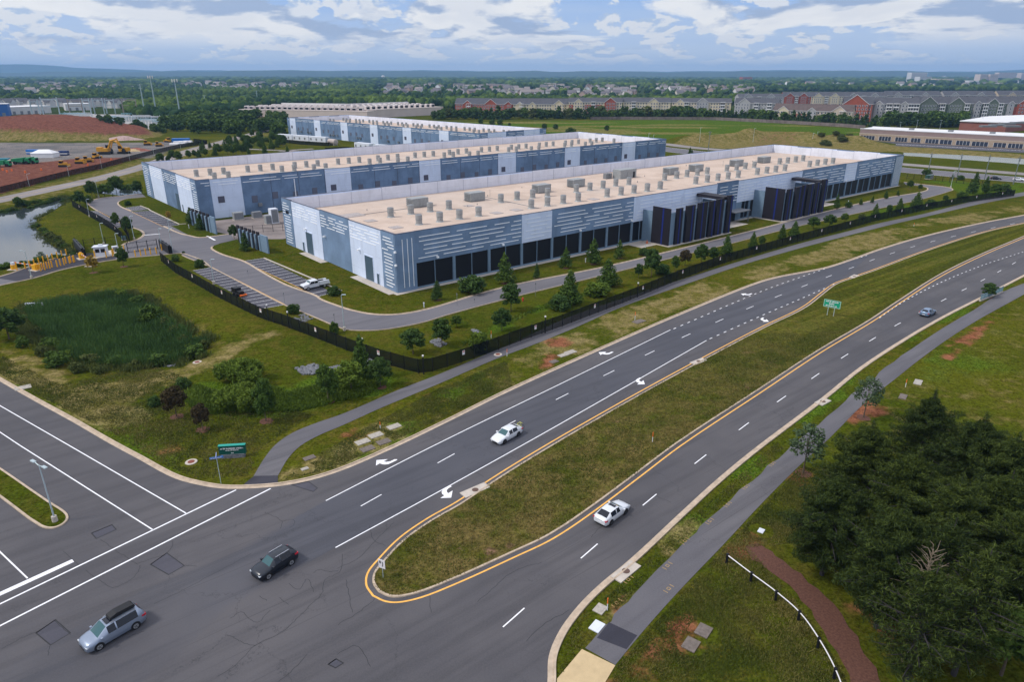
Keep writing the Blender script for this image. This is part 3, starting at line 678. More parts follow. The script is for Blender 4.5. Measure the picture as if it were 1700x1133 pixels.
def unit_mesh(w,d,h):
    m=MB(); m.box(-w/2,-d/2,.25,w/2,d/2,h,0); m.box(-w/2+.1,-d/2+.1,0,w/2-.1,d/2-.1,.25,1)
    for k in range(int(w/1.2)): m.box(-w/2+.15+k*1.2,-d/2-.05,.5,-w/2+1.15+k*1.2,-d/2,h-.3,0)
    for k in range(4): m.box(-w/2-.35,-d/2+.3,.5+k*.6,-w/2,d/2-.3,.6+k*.6,1)
    o=m.build('rooftop_unit',[M_GREY,M_GREYD],link=False); dd=o.data; bpy.data.objects.remove(o); return dd
UNIT=unit_mesh(5.6,3.4,2.7)
def cooler_mesh():
    m=MB()
    m.box(-5,-1.3,0,-2.6,1.5,2.0,0)
    for x in (-2.4,.6):
        m.box(x,-1.3,.5,x+2.7,1.5,1.0,1); m.profile([(x-.2,1.9),(x,1.25),(x+2.7,1.25),(x+2.9,1.9)],-1.5,1.6,0)
        for yy in (-1.2,1.3):
            for xx in (x+.1,x+2.5): m.box(xx,yy,0,xx+.1,yy+.1,.6,1)
    o=fixn(m.build('rooftop_cooler',[M_GREY,M_GLASS],link=False)); dd=o.data; bpy.data.objects.remove(o); return dd
COOLER=cooler_mesh()
def part(name,data,root,loc,rz=0):
    o=bpy.data.objects.new(name,data); COL.objects.link(o); o.parent=root; o.location=loc; o.rotation_euler=(0,0,rz); return o
H=13.3; RZ=9.5
class Bld:
    def __init__(s,name,label,A,ang,L,D,cat='data center'):
        s.r=thing(name,label,cat,(A.x,A.y,0),ang,'striped data centre buildings'); s.A=A; s.c,s.s=math.cos(ang),math.sin(ang); s.L=L; s.D=D; s.ang=ang
    def W(s,x,y): return s.A.x+x*s.c-y*s.s, s.A.y+x*s.s+y*s.c
    def loc(s,p): dx,dy=p.x-s.A.x,p.y-s.A.y; return dx*s.c+dy*s.s, -dx*s.s+dy*s.c
    def u(s,px,z=0,y=0): return bis(lambda t:PJ(*s.W(t,y),z)[0],px,-5,s.L+5)
    def v(s,px,z=0,x=0): return bis(lambda t:PJ(*s.W(x,t),z)[0],px,-5,s.D+5)
    def seg(s,face,a,b,z0,z1,mat,proud=0.0,name='wall_panel'):
        m=MB(); t=.28
        if face=='f': m.box(a,-proud,z0,b,t,z1)
        elif face=='l': m.box(-proud,a,z0,t,b,z1)
        elif face=='r': m.box(s.L-t,a,z0,s.L+proud,b,z1)
        else: m.box(a,s.D-t,z0,b,s.D+proud,z1)
        # coping on top
        if z1>12.9:
            if face=='f': m.box(a,-proud-.03,z1,b,t+.05,z1+.09,1)
            elif face=='l': m.box(-proud-.03,a,z1,t+.05,b,z1+.09,1)
            elif face=='r': m.box(s.L-t-.05,a,z1,s.L+proud+.03,b,z1+.09,1)
            else: m.box(a,s.D-t-.05,z1,b,s.D+proud+.03,z1+.09,1)
        return m.build(name,[mat,M_CAP],s.r)
    def roof(s):
        m=MB(); m.box(.3,.3,RZ-.6,s.L-.3,s.D-.3,RZ,0); m.build('roof',M_ROOF,s.r)
        m=MB(); k=0; x=.5
        while x<s.L-1:
            x2=min(x+10.5,s.L-.5); top=13.25 if (k//3)%2 else 12.95
            m.box(x,s.D-.62,RZ,x2,s.D-.3,top,0); m.box(x-.08,s.D-.68,RZ,x+.08,s.D-.3,top+.01,1); m.box(x,.3,RZ,x2,.55,12.9,0); x=x2; k+=1
        y=.6;k=0
        while y<s.D-1:
            y2=min(y+10.5,s.D-.65); m.box(s.L-.62,y,RZ,s.L-.3,y2,13.25 if k%2 else 13.0,0); m.box(s.L-.68,y-.08,RZ,s.L-.3,y+.08,13.2,1); m.box(.3,y,RZ,.55,y2,12.9,0); y=y2; k+=1
        m.build('parapet',[M_PAR,M_JOINT],s.r)
    def strips(s,rows,face,a,b,seed,lo=2.5,hi=9,gap=.7,m=None,proud=.2):
        r=random.Random(seed)
        for z in rows:
            x=a+r.uniform(0,3)
            while x<b-1:
                l=min(r.uniform(lo,hi),b-x-.2)
                if l<.8: break
                if face=='f': m.box(x,-proud-.05,z,x+l,-proud+.02,z+.17)
                elif face=='l': m.box(-proud-.05,x,z,-proud+.02,x+l,z+.17)
                elif face=='r': m.box(s.L+proud-.02,x,z,s.L+proud+.05,x+l,z+.17)
                x+=l+gap+r.uniform(0,1.8)
    def vents(s,pts):
        for x,y in pts: part('roof_vent',VENT,s.r,(x,y,RZ))
A1_=G(661,486.5); B1_=G(1502,309); an1=math.atan2(B1_.y-A1_.y,B1_.x-A1_.x)
b1=Bld('data_center','nearest long pale and slate blue building with black louvred ground floor beside the ring road',A1_,an1+math.radians(.7),258.3,63.5)
def building_one():
    b=b1
    seq=[(5.1,36.7,M_WD,0),(36.7,47,M_WL,.06),(47,79.2,M_WD,0),(79.2,119.7,M_WL,.05),(119.7,131.3,M_WD2,.2),(131.3,172.6,M_WL,.05),(172.6,206.1,M_WD,0),(206.1,215.5,M_WL,.06),(215.5,250.7,M_WD,0)]
    for i,(a,c,m,p) in enumerate(seq):
        b.seg('f',a,c,6.05 if i!=4 else 0,H+(.25 if i==4 else (.12 if m is M_WD else 0)),m,p)
    b.seg('f',-.2,5.1,0,H+.1,M_WD,.2); b.seg('f',250.7,258.5,0,H+.1,M_FING,.25)
    st=MB(); st2=MB()
    for x in (1.6,2.9,4.1): st.box(x,-.26,.9,x+.14,-.19,12.1)
    for k in range(9): st.box(251.4+k*.8,-.31,.5,251.52+k*.8,-.24,12.8)
    for i,(a,c,m,p) in enumerate(seq):
        b.strips([11.9,10.9,9.9,8.9,7.9,7.0][:6],'f',a+.4,c,i+3,m=st if m is not M_WL else st2,proud=p,lo=4.2,hi=12 if m is not M_WD2 else 4.6,gap=1.3)
    st.build('corner_and_front_strips',M_STRIP,b.r); st=MB()
    # left end
    seqL=[(0,6,M_WD,.2),(6,22,M_WL,.05),(22,38.5,M_WD,0),(38.5,57,M_WL,.05),(57,63.5,M_WD,.2)]
    for i,(a,c,m,p) in enumerate(seqL):
        b.seg('l',a,c,0,H+(.15 if i in(0,2,4) else 0),m,p)
        b.strips([12.1,11.4,10.7,10.0,9.3],'l',a+.1,c-.1,50+i,m=st,proud=p,lo=2,hi=7,gap=.5)
    for z in range(11):
        rr=random.Random(z); st.box(-.26,.7+rr.uniform(0,1.2),.9+z*.75,-.19,5.2-rr.uniform(0,.7),1.06+z*.75); st.box(-.26,57.8+rr.uniform(0,1.0),.9+z*.75,-.19,62.7-rr.uniform(0,.7),1.06+z*.75)
    st.build('accent_strips',M_STRIP,b.r); st2.build('accent_strips',plain('soft_reveal',(.80,.84,.90),.7,0,0),b.r)
    for a in range(0,70,10): b.seg('r',a+.01,min(a+10,63.49),0,H+.1,M_WL if (a//10)%2 else M_WD,0)
    for a in range(0,258,30): b.seg('b',a+.02,min(a+30,258.2),0,H,M_WL,0)
    b.roof()
    # louvred windows in bays with pilasters
    def win(a,c):
        m=MB(); mid=(a+c)/2; m.box(a+.02,.3,.35,c-.02,.5,6.04,0)
        o=m.build('window',M_GLASS,b.r)
        f=MB(); f.box(mid-.07,.05,.36,mid+.07,.3,6.0); f.box(a,.02,.0,c,.5,.35); f.build('frame',M_FING,o)
    edges=[5.1+10.55*k for k in range(8)]+[86]
    for i in range(len(edges)-1): win(edges[i]+(.1 if i==0 else .36),edges[i+1]-.36)
    win(135,139.2); win(140.2,145)
    ed2=[190,198.0,208.55,219.1,229.6,240.15,250.7]
    for i in range(len(ed2)-1): win(ed2[i]+.36,ed2[i+1]-(.36 if i<5 else .05))
    for e in edges[1:-1]+ed2[1:-1]: m=MB(); m.box(e-.36,-.05,0,e+.36,.35,6.04); m.build('pilaster',M_FING,b.r)
    for a,c in ((85,90),(118,119.7),(131.3,134.9),(139.2,140.2),(145,151),(188,190.5)): m=MB(); m.box(a,.01,0,c,.35,6.04); m.build('pilaster',M_FING,b.r)
    # doors on the left end
    for px,wd,h in ((517,4.2,6.0),(506,1.1,2.6),(615.5,4.0,6.0),(629.5,1.1,2.6)):
        v=b.v(px); d=MB(); d.box(-.09,v-wd/2,.1,.0,v+wd/2,h); d.build('door',M_DOOR,b.r)
        d=MB(); d.box(-.14,v-wd/2-.18,.1,-.05,v-wd/2,h+.15); d.box(-.14,v+wd/2,.1,-.05,v+wd/2+.18,h+.15); d.box(-.14,v-wd/2-.18,h,-.05,v+wd/2+.18,h+.18); d.build('door_frame',M_WL,b.r)
    d=MB(); d.box(-.26,59,9.3,-.15,61.1,10.2); d.build('small_window',M_GLASS,b.r)
    # entrance
    d=MB(); d.box(127.2,-.5,0,131,-.25,3.4); d.build('entrance_door',M_GLASS,b.r)
    d=MB(); d.box(125.5,-4.2,3.7,134,-.2,4.0); d.box(133.5,-4,0,133.7,-3.8,3.7); d.build('canopy',M_GREYD,b.r)
    # finned screens
    for (pa,pb,fr) in (((1105.8,409),(1212,387.7),((.08,.175),(.23,.36),(.42,.575),(.615,.70),(.735,.86),(.92,1))),((1290,367.4),(1370,353.8),((.04,.16),(.225,.37),(.395,.49),(.52,.665),(.725,.84),(.89,1)))):
        xa,ya=b.loc(G(*pa)); xb,yb=b.loc(G(*pb)); yf=(ya+yb)/2; n=xb-xa
        base=MB(); base.box(xa-.7,yf-.8,0,xb+.8,-1.55,.25); base.build('screen_base',M_CONC,b.r)
        g=MB(); g.box(xa+.25,yf+.25,0,xb-.2,yf+.5,9.6); g.box(xa,yf+.25,0,xa+.25,-.1,9.4); g.box(xb-.2,yf+.25,0,xb+.1,-.1,9.4); g.build('screen_wall',M_FING,b.r)
        f=MB(); f.box(xa-.3,yf-.05,.1,xa-.02,yf*.38,10.9); fo=f.build('fin',M_FIN,b.r); f=MB(); f.box(xa-.34,yf*.78,.1,xa-.29,yf*.78+.5,10.8); f.build('blue_stripe',M_BLUE,fo)
        for k,(f0,f1) in enumerate(fr):
            hh=(10.7,11.0,11.2,11.2,11.3,11.9)[k]
            f=MB(); f.box(xa+n*f0,yf-.3-.25*(k%2),.1,xa+n*f1,yf+.22,hh); fo=f.build('fin',M_FIN,b.r)
            f=MB(); xx=xa+n*(f0+(f1-f0)*(.45 if k%2==0 else .62)); y_=yf-.3-.25*(k%2); f.box(xx,y_-.04,.1,xx+.5,y_+.01,hh-.1); f.build('blue_stripe',M_BLUE,fo)
        t_=MB(); t_.box(xb-n*.14,yf+.3,10.6,xb-.1,-.3,11.5); t_.build('screen_roof',M_FIN,b.r)
    # roof equipment seen on the roof
    z=lambda l,ox,oy,k:[(ox+x/k,oy+y/k) for x,y in l]
    P=z([(265,1075),(365,1060),(460,1048),(553,1037),(405,1112),(508,1098),(605,1085),(700,1070),(810,1003),(890,990),(967,980),(1040,972),(960,1032),(1040,1020),(1118,1008),(1192,997),(1183,952),(1250,943),(1315,933),(1378,922),(1443,915),(1335,975),(1404,966),(1468,957),(1533,947),(1598,937),(1620,892),(1680,883)],560,0,2.982)
    P+=z([(225,378),(362,355),(412,258),(540,238),(655,220),(768,205),(750,298),(875,190),(875,280),(990,262),(1100,247),(1210,230),(1088,160),(1193,150),(1287,135),(1385,122),(1418,198),(1520,183),(1617,170)],1040,260,6.538)
    P+=z([(147,418),(90,345),(178,335),(265,322),(345,310),(415,375),(500,362),(585,350),(668,340)],1280,220,6.538)
    b.vents([b.loc(G(x,y,RZ)) for x,y in P])
    for px,py in ((697,344),(792,334),(902.7,320),(960,310.5),(1117,290),(1159,284.5),(1226,276),(1271.7,270.5)):
        x,y=b.loc(G(px,py,RZ)); part('rooftop_unit',UNIT,b.r,(x,y+1.2,RZ))
    x,y=b.loc(G(1043,296,RZ)); m=MB(); m.box(x-4.5,y,RZ,x+4.5,y+4,RZ+3.3,0); m.box(x+2.6,y-.05,RZ+.1,x+3.6,y,RZ+2.3,1); m.build('stair_penthouse',[M_GREY,M_GLASS],b.r)
    x,y=b.loc(G(1011,297,RZ)); m=MB(); m.box(x-1.6,y,RZ,x-.1,y+1.6,RZ+2,0); m.box(x+.1,y,RZ,x+1.6,y+1.6,RZ+2,0); m.build('condenser',M_GREYD,b.r)
    for px,py,w_,d_ in ((583,358,6.5,5),(615,367,3,3),(657,378,3,3),(778,342,2.6,2.6),(824,354,3,3),(857,349,3,3),(985,331,3,3)):
        x,y=b.loc(G(px,py,RZ)); m=MB(); m.box(x-w_/2,y-d_/2,RZ+.002,x+w_/2,y+d_/2,RZ+.12); m.build('roof_hatch',plain('stained_hatch',(.36,.32,.31),.8,0,.2,2),b.r)
    rr=random.Random(4)
    m=MB()
    for k in range(26):
        x=rr.uniform(8,250); y=rr.uniform(34,58); m.cyl(x,y,RZ,RZ+rr.uniform(.3,.7),.12,n=6); 
    for x in (36,62,85,101,128,160,190,221): m.cyl(x,46,RZ,RZ+2.2,.05,n=5)
    m.box(12,44,RZ,40,44.15,RZ+.12); m.box(60,20,RZ,60.15,52,RZ+.12); m.box(118,14,RZ,170,14.15,RZ+.1)
    m.build('roof_pipes',M_GREYD,b.r)
    # lamps and cameras on the walls
    m=MB()
    for x in (10.5,30,57,78,100,180,207): m.box(x,-.7,6.5,x+.5,-.2,6.9)
    for y in (17,36,48): m.box(-.7,y,6.6,-.05,y+.4,7)
    m.box(-.55,-.5,9.3,-.1,-.1,9.7); m.box(-.55,-.5,6.3,-.1,-.1,6.7)
    m.build('wall_lamps',M_STRIP,b.r)
    # pavement at its foot
    def apron(x0,y0,x1,y1): 
        pts=[b.W(x0,y0),b.W(x1,y0),b.W(x1,y1),b.W(x0,y1)]; sheet('pavement',[Vector(p) for p in pts],.012,M_CONC)
    apron(-1.2,-1.5,258,.0); apron(-2.4,.0,-.1,19); apron(-2.2,36,-.1,50)
    x0,y0=b.loc(G(1086,417)); apron(x0,-6.5,130,-1.52); apron(150,-6.3,190,-1.52)
building_one()
A2_=G(335.5,366); B2_=G(1113.8,232.3,13.3); an2=math.atan2(B2_.y-A2_.y,B2_.x-A2_.x)
b2=Bld('data_center','middle one of the three striped buildings, slate blue with white panels and square louvres',A2_,an2+math.radians(1.2),251,69)
def louvre(b,face,x,z,w_=2.0,h=2.0,m=None):
    o=MB()
    if face=='f': o.box(x-w_/2,-.12,z,x+w_/2,-.02,z+h)
    else: o.box(-.12,x-w_/2,z,-.02,x+w_/2,z+h)
    return o.build('louvre',m or M_LOUV,b.r)
M_LOUV=plain('grey_louvre',(.085,.085,.12),.7,0,.15,6); M_LOUV2=plain('faded_louvre',(.11,.12,.165),.7,0,.15,6)
def long_face(b,off,period=42.0,wid=10.5,first=4.4):
    st=MB(); k=0; x=off
    cuts=[(-.2,first,M_WD2,.15)]
    x=first; 
    while x<b.L-1:
        a=x; c=min(x+wid,b.L); cuts.append((a,c,M_WL,.05)); 
        a=c; c=min(a+period-wid,b.L)
        if c-a>1: cuts.append((a,c,M_WD2,0))
        x=c
    for a,c,m,p in cuts:
        b.seg('f',a,c,0,H+(.15 if m is M_WD2 else 0),m,p)
        if m is M_WL: louvre(b,'f',a+3,5.2,2.2,2.2).location=(0,-.05,0)
        elif c-a>10:
            n=int((c-a)/7.6)
            for i in range(n): louvre(b,'f',a+4+i*7.6,4.6 if i%2 else 4.0,2.0,2.4,M_LOUV2)
            for i in range(1,int((c-a)/10.5)+1): j=MB(); j.box(a+i*10.4,-.03,0,a+i*10.4+.15,0,H); j.build('panel_joint',M_CAP,b.r)
            j=MB(); r=random.Random(int(a)); 
            for i in range(4):
                q=a+r.uniform(2,c-a-3); j.box(q,-.9,2.6,q+1.3,-.05,3.7)
            j.build('wall_units',M_GREYD,b.r)
        b.strips([12.2,11.3],'f',a+.2,c,int(a)+9,lo=5,hi=10,m=st,proud=p)
    st.build('accent_strips',M_STRIP,b.r)
    return cuts
def building_two():
    b=b2; long_face(b,0)
    st=MB(); D=b.D
    for i,(a,c,m,p) in enumerate([(0,6,M_WD,.2),(6,23,M_WL,.05),(23,41,M_WD2,0),(41,59,M_WL,.05),(59,D,M_WD,.2)]):
        b.seg('l',a,c,0,H+(.15 if i%2==0 else 0),m,p); b.strips([12.1,11.4,10.7,10.0,9.3],'l',a+.1,c-.1,80+i,m=st,proud=p,lo=2,hi=8,gap=.5)
    for z in range(11): st.box(-.26,.8,.9+z*.75,-.19,5.0,1.06+z*.75); st.box(-.26,62.4,.9+z*.75,-.19,67.5,1.06+z*.75)
    st.build('accent_strips',M_STRIP,b.r)
    for a in range(0,69,12): b.seg('r',a+.01,min(a+11.99,68.9),0,H+.1,M_WL if (a//11)%2 else M_WD,0)
    for a in range(0,251,32): b.seg('b',a+.02,min(a+31.9,250.9),0,H,M_WL,0)
    b.roof()
    for px,wd,h in ((255,3.8,6.0),(250.5,1.1,2.6),(298.5,3.8,6.0),(305.5,1.1,2.6)):
        v=b.v(px); d=MB(); d.box(-.09,v-wd/2,.1,.0,v+wd/2,h); d.build('door',M_DOOR,b.r)
    d=MB(); d.box(29,-.14,.1,30.2,-.02,2.6); d.build('door',M_GLASS,b.r)
    d=MB(); d.tube([(34,-.4,.5),(34,-.4,11)],.16); d.build('drain_pipe',M_STRIP,b.r)
    pts=[]
    r=random.Random(3)
    for k in range(0,12):
        x0=12+k*20
        for i in range(3): pts.append((x0+i*5.2,40)); 
        for i in range(2): pts.append((x0+2.6+i*5.2+(8 if k%2 else 0),27+4*(k%2)))
    b.vents([p for p in pts if p[0]<b.L-8])
    for px in (464,547,645.5,845,890,957,1004): part('rooftop_cooler',COOLER,b.r,(b.u(px,10.5,15),16,RZ))
building_two()
A3_=G(476.5,195.3,13.3); B3_=G(795.3,221.8,13.3); an3=math.atan2(B3_.y-A3_.y,B3_.x-A3_.x)
b3=Bld('data_center','farthest of the three striped buildings, beyond the two long ones near the green field',A3_,an3,(B3_-A3_).length,60)
def building_three():
    b=b3; long_face(b,0,39.5,9.5,4)
    st=MB()
    for i,(a,c,m,p) in enumerate([(0,7,M_WD,.2),(7,23,M_WL,.05),(23,39,M_WD2,0),(39,54,M_WL,.05),(54,60,M_WD,.2)]):
        b.seg('r',a,c,0,H+(.15 if i%2==0 else 0),m,p); b.strips([12.1,11.2,10.3,9.4],'r',a+.1,c-.1,120+i,m=st,proud=p,lo=3,hi=9,gap=.5)
    st.build('accent_strips',M_STRIP,b.r)
    for a in range(0,60,10): b.seg('l',a+.01,a+9.99,0,H+.1,M_WL if (a//10)%2 else M_WD,0)
    for a in range(0,230,30): b.seg('b',a+.02,a+29.9,0,H,M_WL,0)
    b.roof()
    pts=[]
    for k in range(11):
        for i in range(3): pts.append((16+k*20+i*5.4,44))
        for i in range(2): pts.append((18+k*20+i*5.4,30+3*(k%2)))
    b.vents([p for p in pts if p[0]<b.L-8])
    for k in range(5): part('rooftop_cooler',COOLER,b.r,(24+k*42,17,RZ))
building_three()
# equipment screens of alternating fins
def screen(label,P0,P1,n,h,endw):
    d=(P1-P0); r=thing('equipment_screen',label,'screen wall',(P0.x,P0.y,0),math.atan2(d.y,d.x),'finned equipment screens'); L=d.length; w_=L/n
    for k in range(n):
        f=MB(); f.box(k*w_,-.15,0,k*w_+w_*.62,.15,h); f.build('fin',M_FIN,r)
        f=MB(); f.box(k*w_+w_*.64,-.45,0,(k+1)*w_-.02,.1,h-.9); f.build('fin',M_FING,r)
    f=MB(); f.box(L,-.3,0,L+endw,.1,h-.4); f.build('end_panel',M_FING,r); return r
screen('row of black and slate fins at the left corner of the nearest striped building',G(397,402),G(436,417),6,5.2,4.2)
screen('row of black and slate fins under the corner of the middle striped building',G(317,372),G(353,386),6,5.6,3.6)
# yard between the buildings
def W1(x,y): return Vector(b1.W(x,y))
sheet('yard_paving',GL([(352,384),(346,368),(400,361.5),(620,331),(1080,262),(1090,275),(470,397),(389,398),(384,390)]),.008,plain('stained_paving',(.20,.17,.16),.9,0,.35,.12))
def yard_box(name,label,cat,p,w_,d,h,m,rz=None,group=None):
    r=thing(name,label,cat,(p.x,p.y,0),an1 if rz is None else rz,group)
    b=MB(); b.box(-w_/2,-d/2,.25,w_/2,d/2,h); b.build('housing',m,r); b=MB(); b.box(-w_/2-.1,-d/2-.1,0,w_/2+.1,d/2+.1,.25); b.build('plinth',M_CONC,r)
    b=MB(); b.box(-w_/2+.15,-d/2-.04,.5,w_/2-.15,-d/2,h-.3); b.build('vent_panel',M_GREYD,r); return r
WHT=plain('white_enamel',(.62,.65,.72),.5,0,.05)
yard_box('equipment_cabinet','white cabinet behind the corner of the nearest striped building','cabinet',G(456,371),2.4,2.4,5,WHT)
yard_box('condenser_unit','pale condenser unit standing beside the tall white cabinet in the yard','air conditioner',G(447,372),2.4,2,3,M_GREY)
yard_box('condenser_unit','grey condenser unit below the white wall panel of the middle building','air conditioner',G(396,365),3.2,2.2,2.6,M_GREY)
yard_box('condenser_unit','grey condenser unit beside the small black door of the middle building','air conditioner',G(427,362),3,2.2,2.2,M_GREYD)
f=thing('yard_fence','black open fence round the equipment yard between the two long buildings','fence',(0,0,0))
yp=GL([(389,397),(404,388),(470,384),(520,381)]); m=MB(); q=MB()
for i in range(3):
    n=int((yp[i+1]-yp[i]).length/2.6)
    for k in range(n+1):
        p=yp[i].lerp(yp[i+1],k/max(1,n)); m.tube([(p.x,p.y,0),(p.x,p.y,2.4)],.07,4)
    for z in (.3,1.3,2.3): q.tube([(yp[i].x,yp[i].y,z),(yp[i+1].x,yp[i+1].y,z)],.04,4)
m.build('posts',M_FIN,f); q.build('rails',M_FIN,f)
# utility yard by building three : white generator enclosures
wr=[(G(463,231),G(545,237)),(G(592,246),G(618,249)),(G(622,250),G(690,254))]
for i,(a,c) in enumerate(wr):
    n=(1 if i==1 else 3)
    for k in range(n):
        p=a.lerp(c,(k+.5)/n); L=(c-a).length/n-1
        r=thing('generator_enclosure',['white generator enclosure, %s from the left in the fenced yard before the farthest striped building'%ordw(k),'small white generator enclosure alone between the two fenced groups','white generator enclosure, %s from the left just above the roof edge of the middle building'%ordw(k)][i],'generator',(p.x,p.y,0),math.atan2(c.y-a.y,c.x-a.x),'white generator enclosures')
        m=MB(); m.box(-L/2,-2,.3,L/2,2,4.0); m.build('housing',WHT,r); m=MB()
        for j in range(3): m.box(-L/2+1+j*L/3,-2.06,1.2,-L/2+2.6+j*L/3,-2,2.8)
        m.build('air_intakes',M_GREYD,r); m=MB(); m.box(-L/2-.1,-2.1,0,L/2+.1,2.1,.3); m.build('plinth',M_CONC,r)
r=thing('fuel_tank','pale fuel tank beside the white generator enclosures','tank',(*G(553,241),0),an3)
m=MB(); m.tube([(-4.5,0,2.4),(-4.2,0,2.4),(4.2,0,2.4),(4.5,0,2.4)],[1.2,1.9,1.9,1.2],12); m.build('tank_shell',plain('tan_steel',(.42,.36,.33),.6,0,.05),r)
m=MB(); m.box(-3.4,-1.5,0,-2.8,1.5,1.2); m.box(2.8,-1.5,0,3.4,1.5,1.2); m.build('saddles',M_CONC,r)
# ---------------------------------------------------------------- vegetation
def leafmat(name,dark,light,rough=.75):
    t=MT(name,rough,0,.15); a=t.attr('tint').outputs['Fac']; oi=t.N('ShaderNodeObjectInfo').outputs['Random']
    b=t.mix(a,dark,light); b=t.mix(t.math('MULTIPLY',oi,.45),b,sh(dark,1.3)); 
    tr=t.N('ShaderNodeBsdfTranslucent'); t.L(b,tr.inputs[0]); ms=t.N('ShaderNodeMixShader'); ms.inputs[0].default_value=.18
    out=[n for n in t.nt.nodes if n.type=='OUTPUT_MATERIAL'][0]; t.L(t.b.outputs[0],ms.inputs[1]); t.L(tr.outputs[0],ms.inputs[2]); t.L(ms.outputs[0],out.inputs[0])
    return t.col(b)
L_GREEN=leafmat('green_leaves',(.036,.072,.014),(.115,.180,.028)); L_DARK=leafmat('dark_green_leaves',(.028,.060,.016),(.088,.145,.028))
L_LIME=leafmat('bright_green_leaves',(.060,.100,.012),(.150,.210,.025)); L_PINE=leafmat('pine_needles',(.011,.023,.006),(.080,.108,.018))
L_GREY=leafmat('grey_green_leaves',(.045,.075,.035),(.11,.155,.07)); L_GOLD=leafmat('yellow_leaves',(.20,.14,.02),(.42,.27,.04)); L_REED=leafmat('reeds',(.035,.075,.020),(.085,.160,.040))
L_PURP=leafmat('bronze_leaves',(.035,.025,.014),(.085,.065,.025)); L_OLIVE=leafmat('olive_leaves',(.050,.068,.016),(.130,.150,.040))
BARK=plain('bark',(.10,.075,.055),.95,0,.25,6); PBARK=plain('pine_bark',(.045,.04,.042),.95,0,.25,3); MULCH=plain('bark_mulch',(.105,.048,.034),1,0,.35,5)
rs=np.random.RandomState(11)
def leaf_cloud(blobs,n,size,up=.3,asp=.55,seed=0,tipbright=.5,outward=.5):
    r=np.random.RandomState(seed); B=np.array(blobs,float); w_=(B[:,3]*B[:,4]*B[:,5])**.66; w_/=w_.sum()
    k=r.choice(len(B),n,p=w_); d=r.normal(size=(n,3)); d/=np.linalg.norm(d,axis=1)[:,None]; rad=r.uniform(.35,1.0,n)**.6
    c=B[k,:3]+d*B[k,3:6]*rad[:,None]
    nrm=r.normal(size=(n,3))*.7+d*outward+np.array([0,0,up]); nrm/=np.linalg.norm(nrm,axis=1)[:,None]
    a=np.cross(nrm,r.normal(size=(n,3))); a/=np.linalg.norm(a,axis=1)[:,None]; b=np.cross(nrm,a)
    s=size*r.uniform(.6,1.4,n)[:,None]; a=a*s; b=b*s*asp
    V=np.stack([c-a-b*.5,c+b*-1.0,c+a-b*.3,c+a*.2+b],1).reshape(-1,3)
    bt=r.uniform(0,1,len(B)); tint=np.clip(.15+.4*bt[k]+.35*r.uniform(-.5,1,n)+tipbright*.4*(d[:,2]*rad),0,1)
    return V,np.repeat(tint,4)
def quads_mesh(name,V,tint,mat_):
    n=len(V)//4; me=bpy.data.meshes.new(name); me.vertices.add(len(V)); me.vertices.foreach_set('co',V.astype(np.float32).ravel())
    me.loops.add(4*n); me.loops.foreach_set('vertex_index',np.arange(4*n,dtype=np.int32)); me.polygons.add(n); me.polygons.foreach_set('loop_start',np.arange(0,4*n,4,dtype=np.int32)); me.update(calc_edges=True)
    a=me.attributes.new('tint','FLOAT','POINT'); a.data.foreach_set('value',tint.astype(np.float32)); me.materials.append(mat_); return me
def round_blobs(H,R,z0,seed,n=16,f=.42):
    r=random.Random(seed); out=[(0,0,(z0+H)/2,R*.62,R*.62,(H-z0)*.36)]
    for i in range(n):
        t=(i+.5)/n; ph=i*2.4+r.uniform(-.4,.4); zz=z0+(H-z0)*(.12+.76*t); rr=R*math.sqrt(max(.05,1-((t-.42)/.62)**2))*.66
        q=R*f*r.uniform(.75,1.15); out.append((rr*math.cos(ph),rr*math.sin(ph),zz,q,q,q*.8))
    out.append((0,0,H-R*.25,R*.35,R*.35,R*.28)); return out
def cone_blobs(H,R,z0,seed,n=20):
    r=random.Random(seed); out=[]
    for i in range(n):
        t=(i+.5)/n; ph=i*2.4+r.uniform(-.4,.4); zz=z0+(H-z0)*t; rr=R*(1-t)**.75*.62; q=R*(.5*(1-t)+.2)*r.uniform(.8,1.2)
        out.append((rr*math.cos(ph),rr*math.sin(ph),zz,q,q,q*.8))
    out+= [(0,0,z0+(H-z0)*t,R*(.5*(1-t)+.12),R*(.5*(1-t)+.12),(H-z0)*.12) for t in (.1,.3,.5,.7,.88,.97)]; return out
def trunk_mb(H,z1,r,limbs,seed):
    m=MB(); m.tube([(0,0,0),(r*.2,0,z1*.5),(0,0,z1),(0,0,H*.85)],[r,r*.8,r*.62,r*.15],7); q=random.Random(seed)
    for i in range(limbs):
        a=i*2.4; z=z1+(H*.75-z1)*i/max(1,limbs); l=(H-z)*.35; m.tube([(0,0,z),(math.cos(a)*l*.6,math.sin(a)*l*.6,z+l*.5),(math.cos(a)*l,math.sin(a)*l,z+l*.9)],[r*.35,r*.22,r*.08],5)
    return m
PROTO={}
def proto(key,name,cat,blobs,n,size,leaf,H,z1,tr,seed,bark=BARK,limbs=5,trunk=True,crown='crown',**kw):
    o=thing(name,'x','tree' if cat=='tree' else cat); o.location=(0,0,-500)
    V,t=leaf_cloud(blobs,n,size,seed=seed,**kw); me=quads_mesh(crown,V,t,leaf); c=bpy.data.objects.new(crown,me); COL.objects.link(c); c.parent=o
    if trunk: trunk_mb(H,z1,tr,limbs,seed).build('trunk',bark,o)
    PROTO[key]=(o,H,max(b[0]+b[3] for b in blobs)); return o
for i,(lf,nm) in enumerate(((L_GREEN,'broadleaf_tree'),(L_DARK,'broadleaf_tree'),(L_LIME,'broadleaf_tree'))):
    proto('round%d'%i,nm,'tree',round_blobs(6,2.35,1.4,i+3,15,.34),3300,.21,lf,6,1.5,.11,i+1)
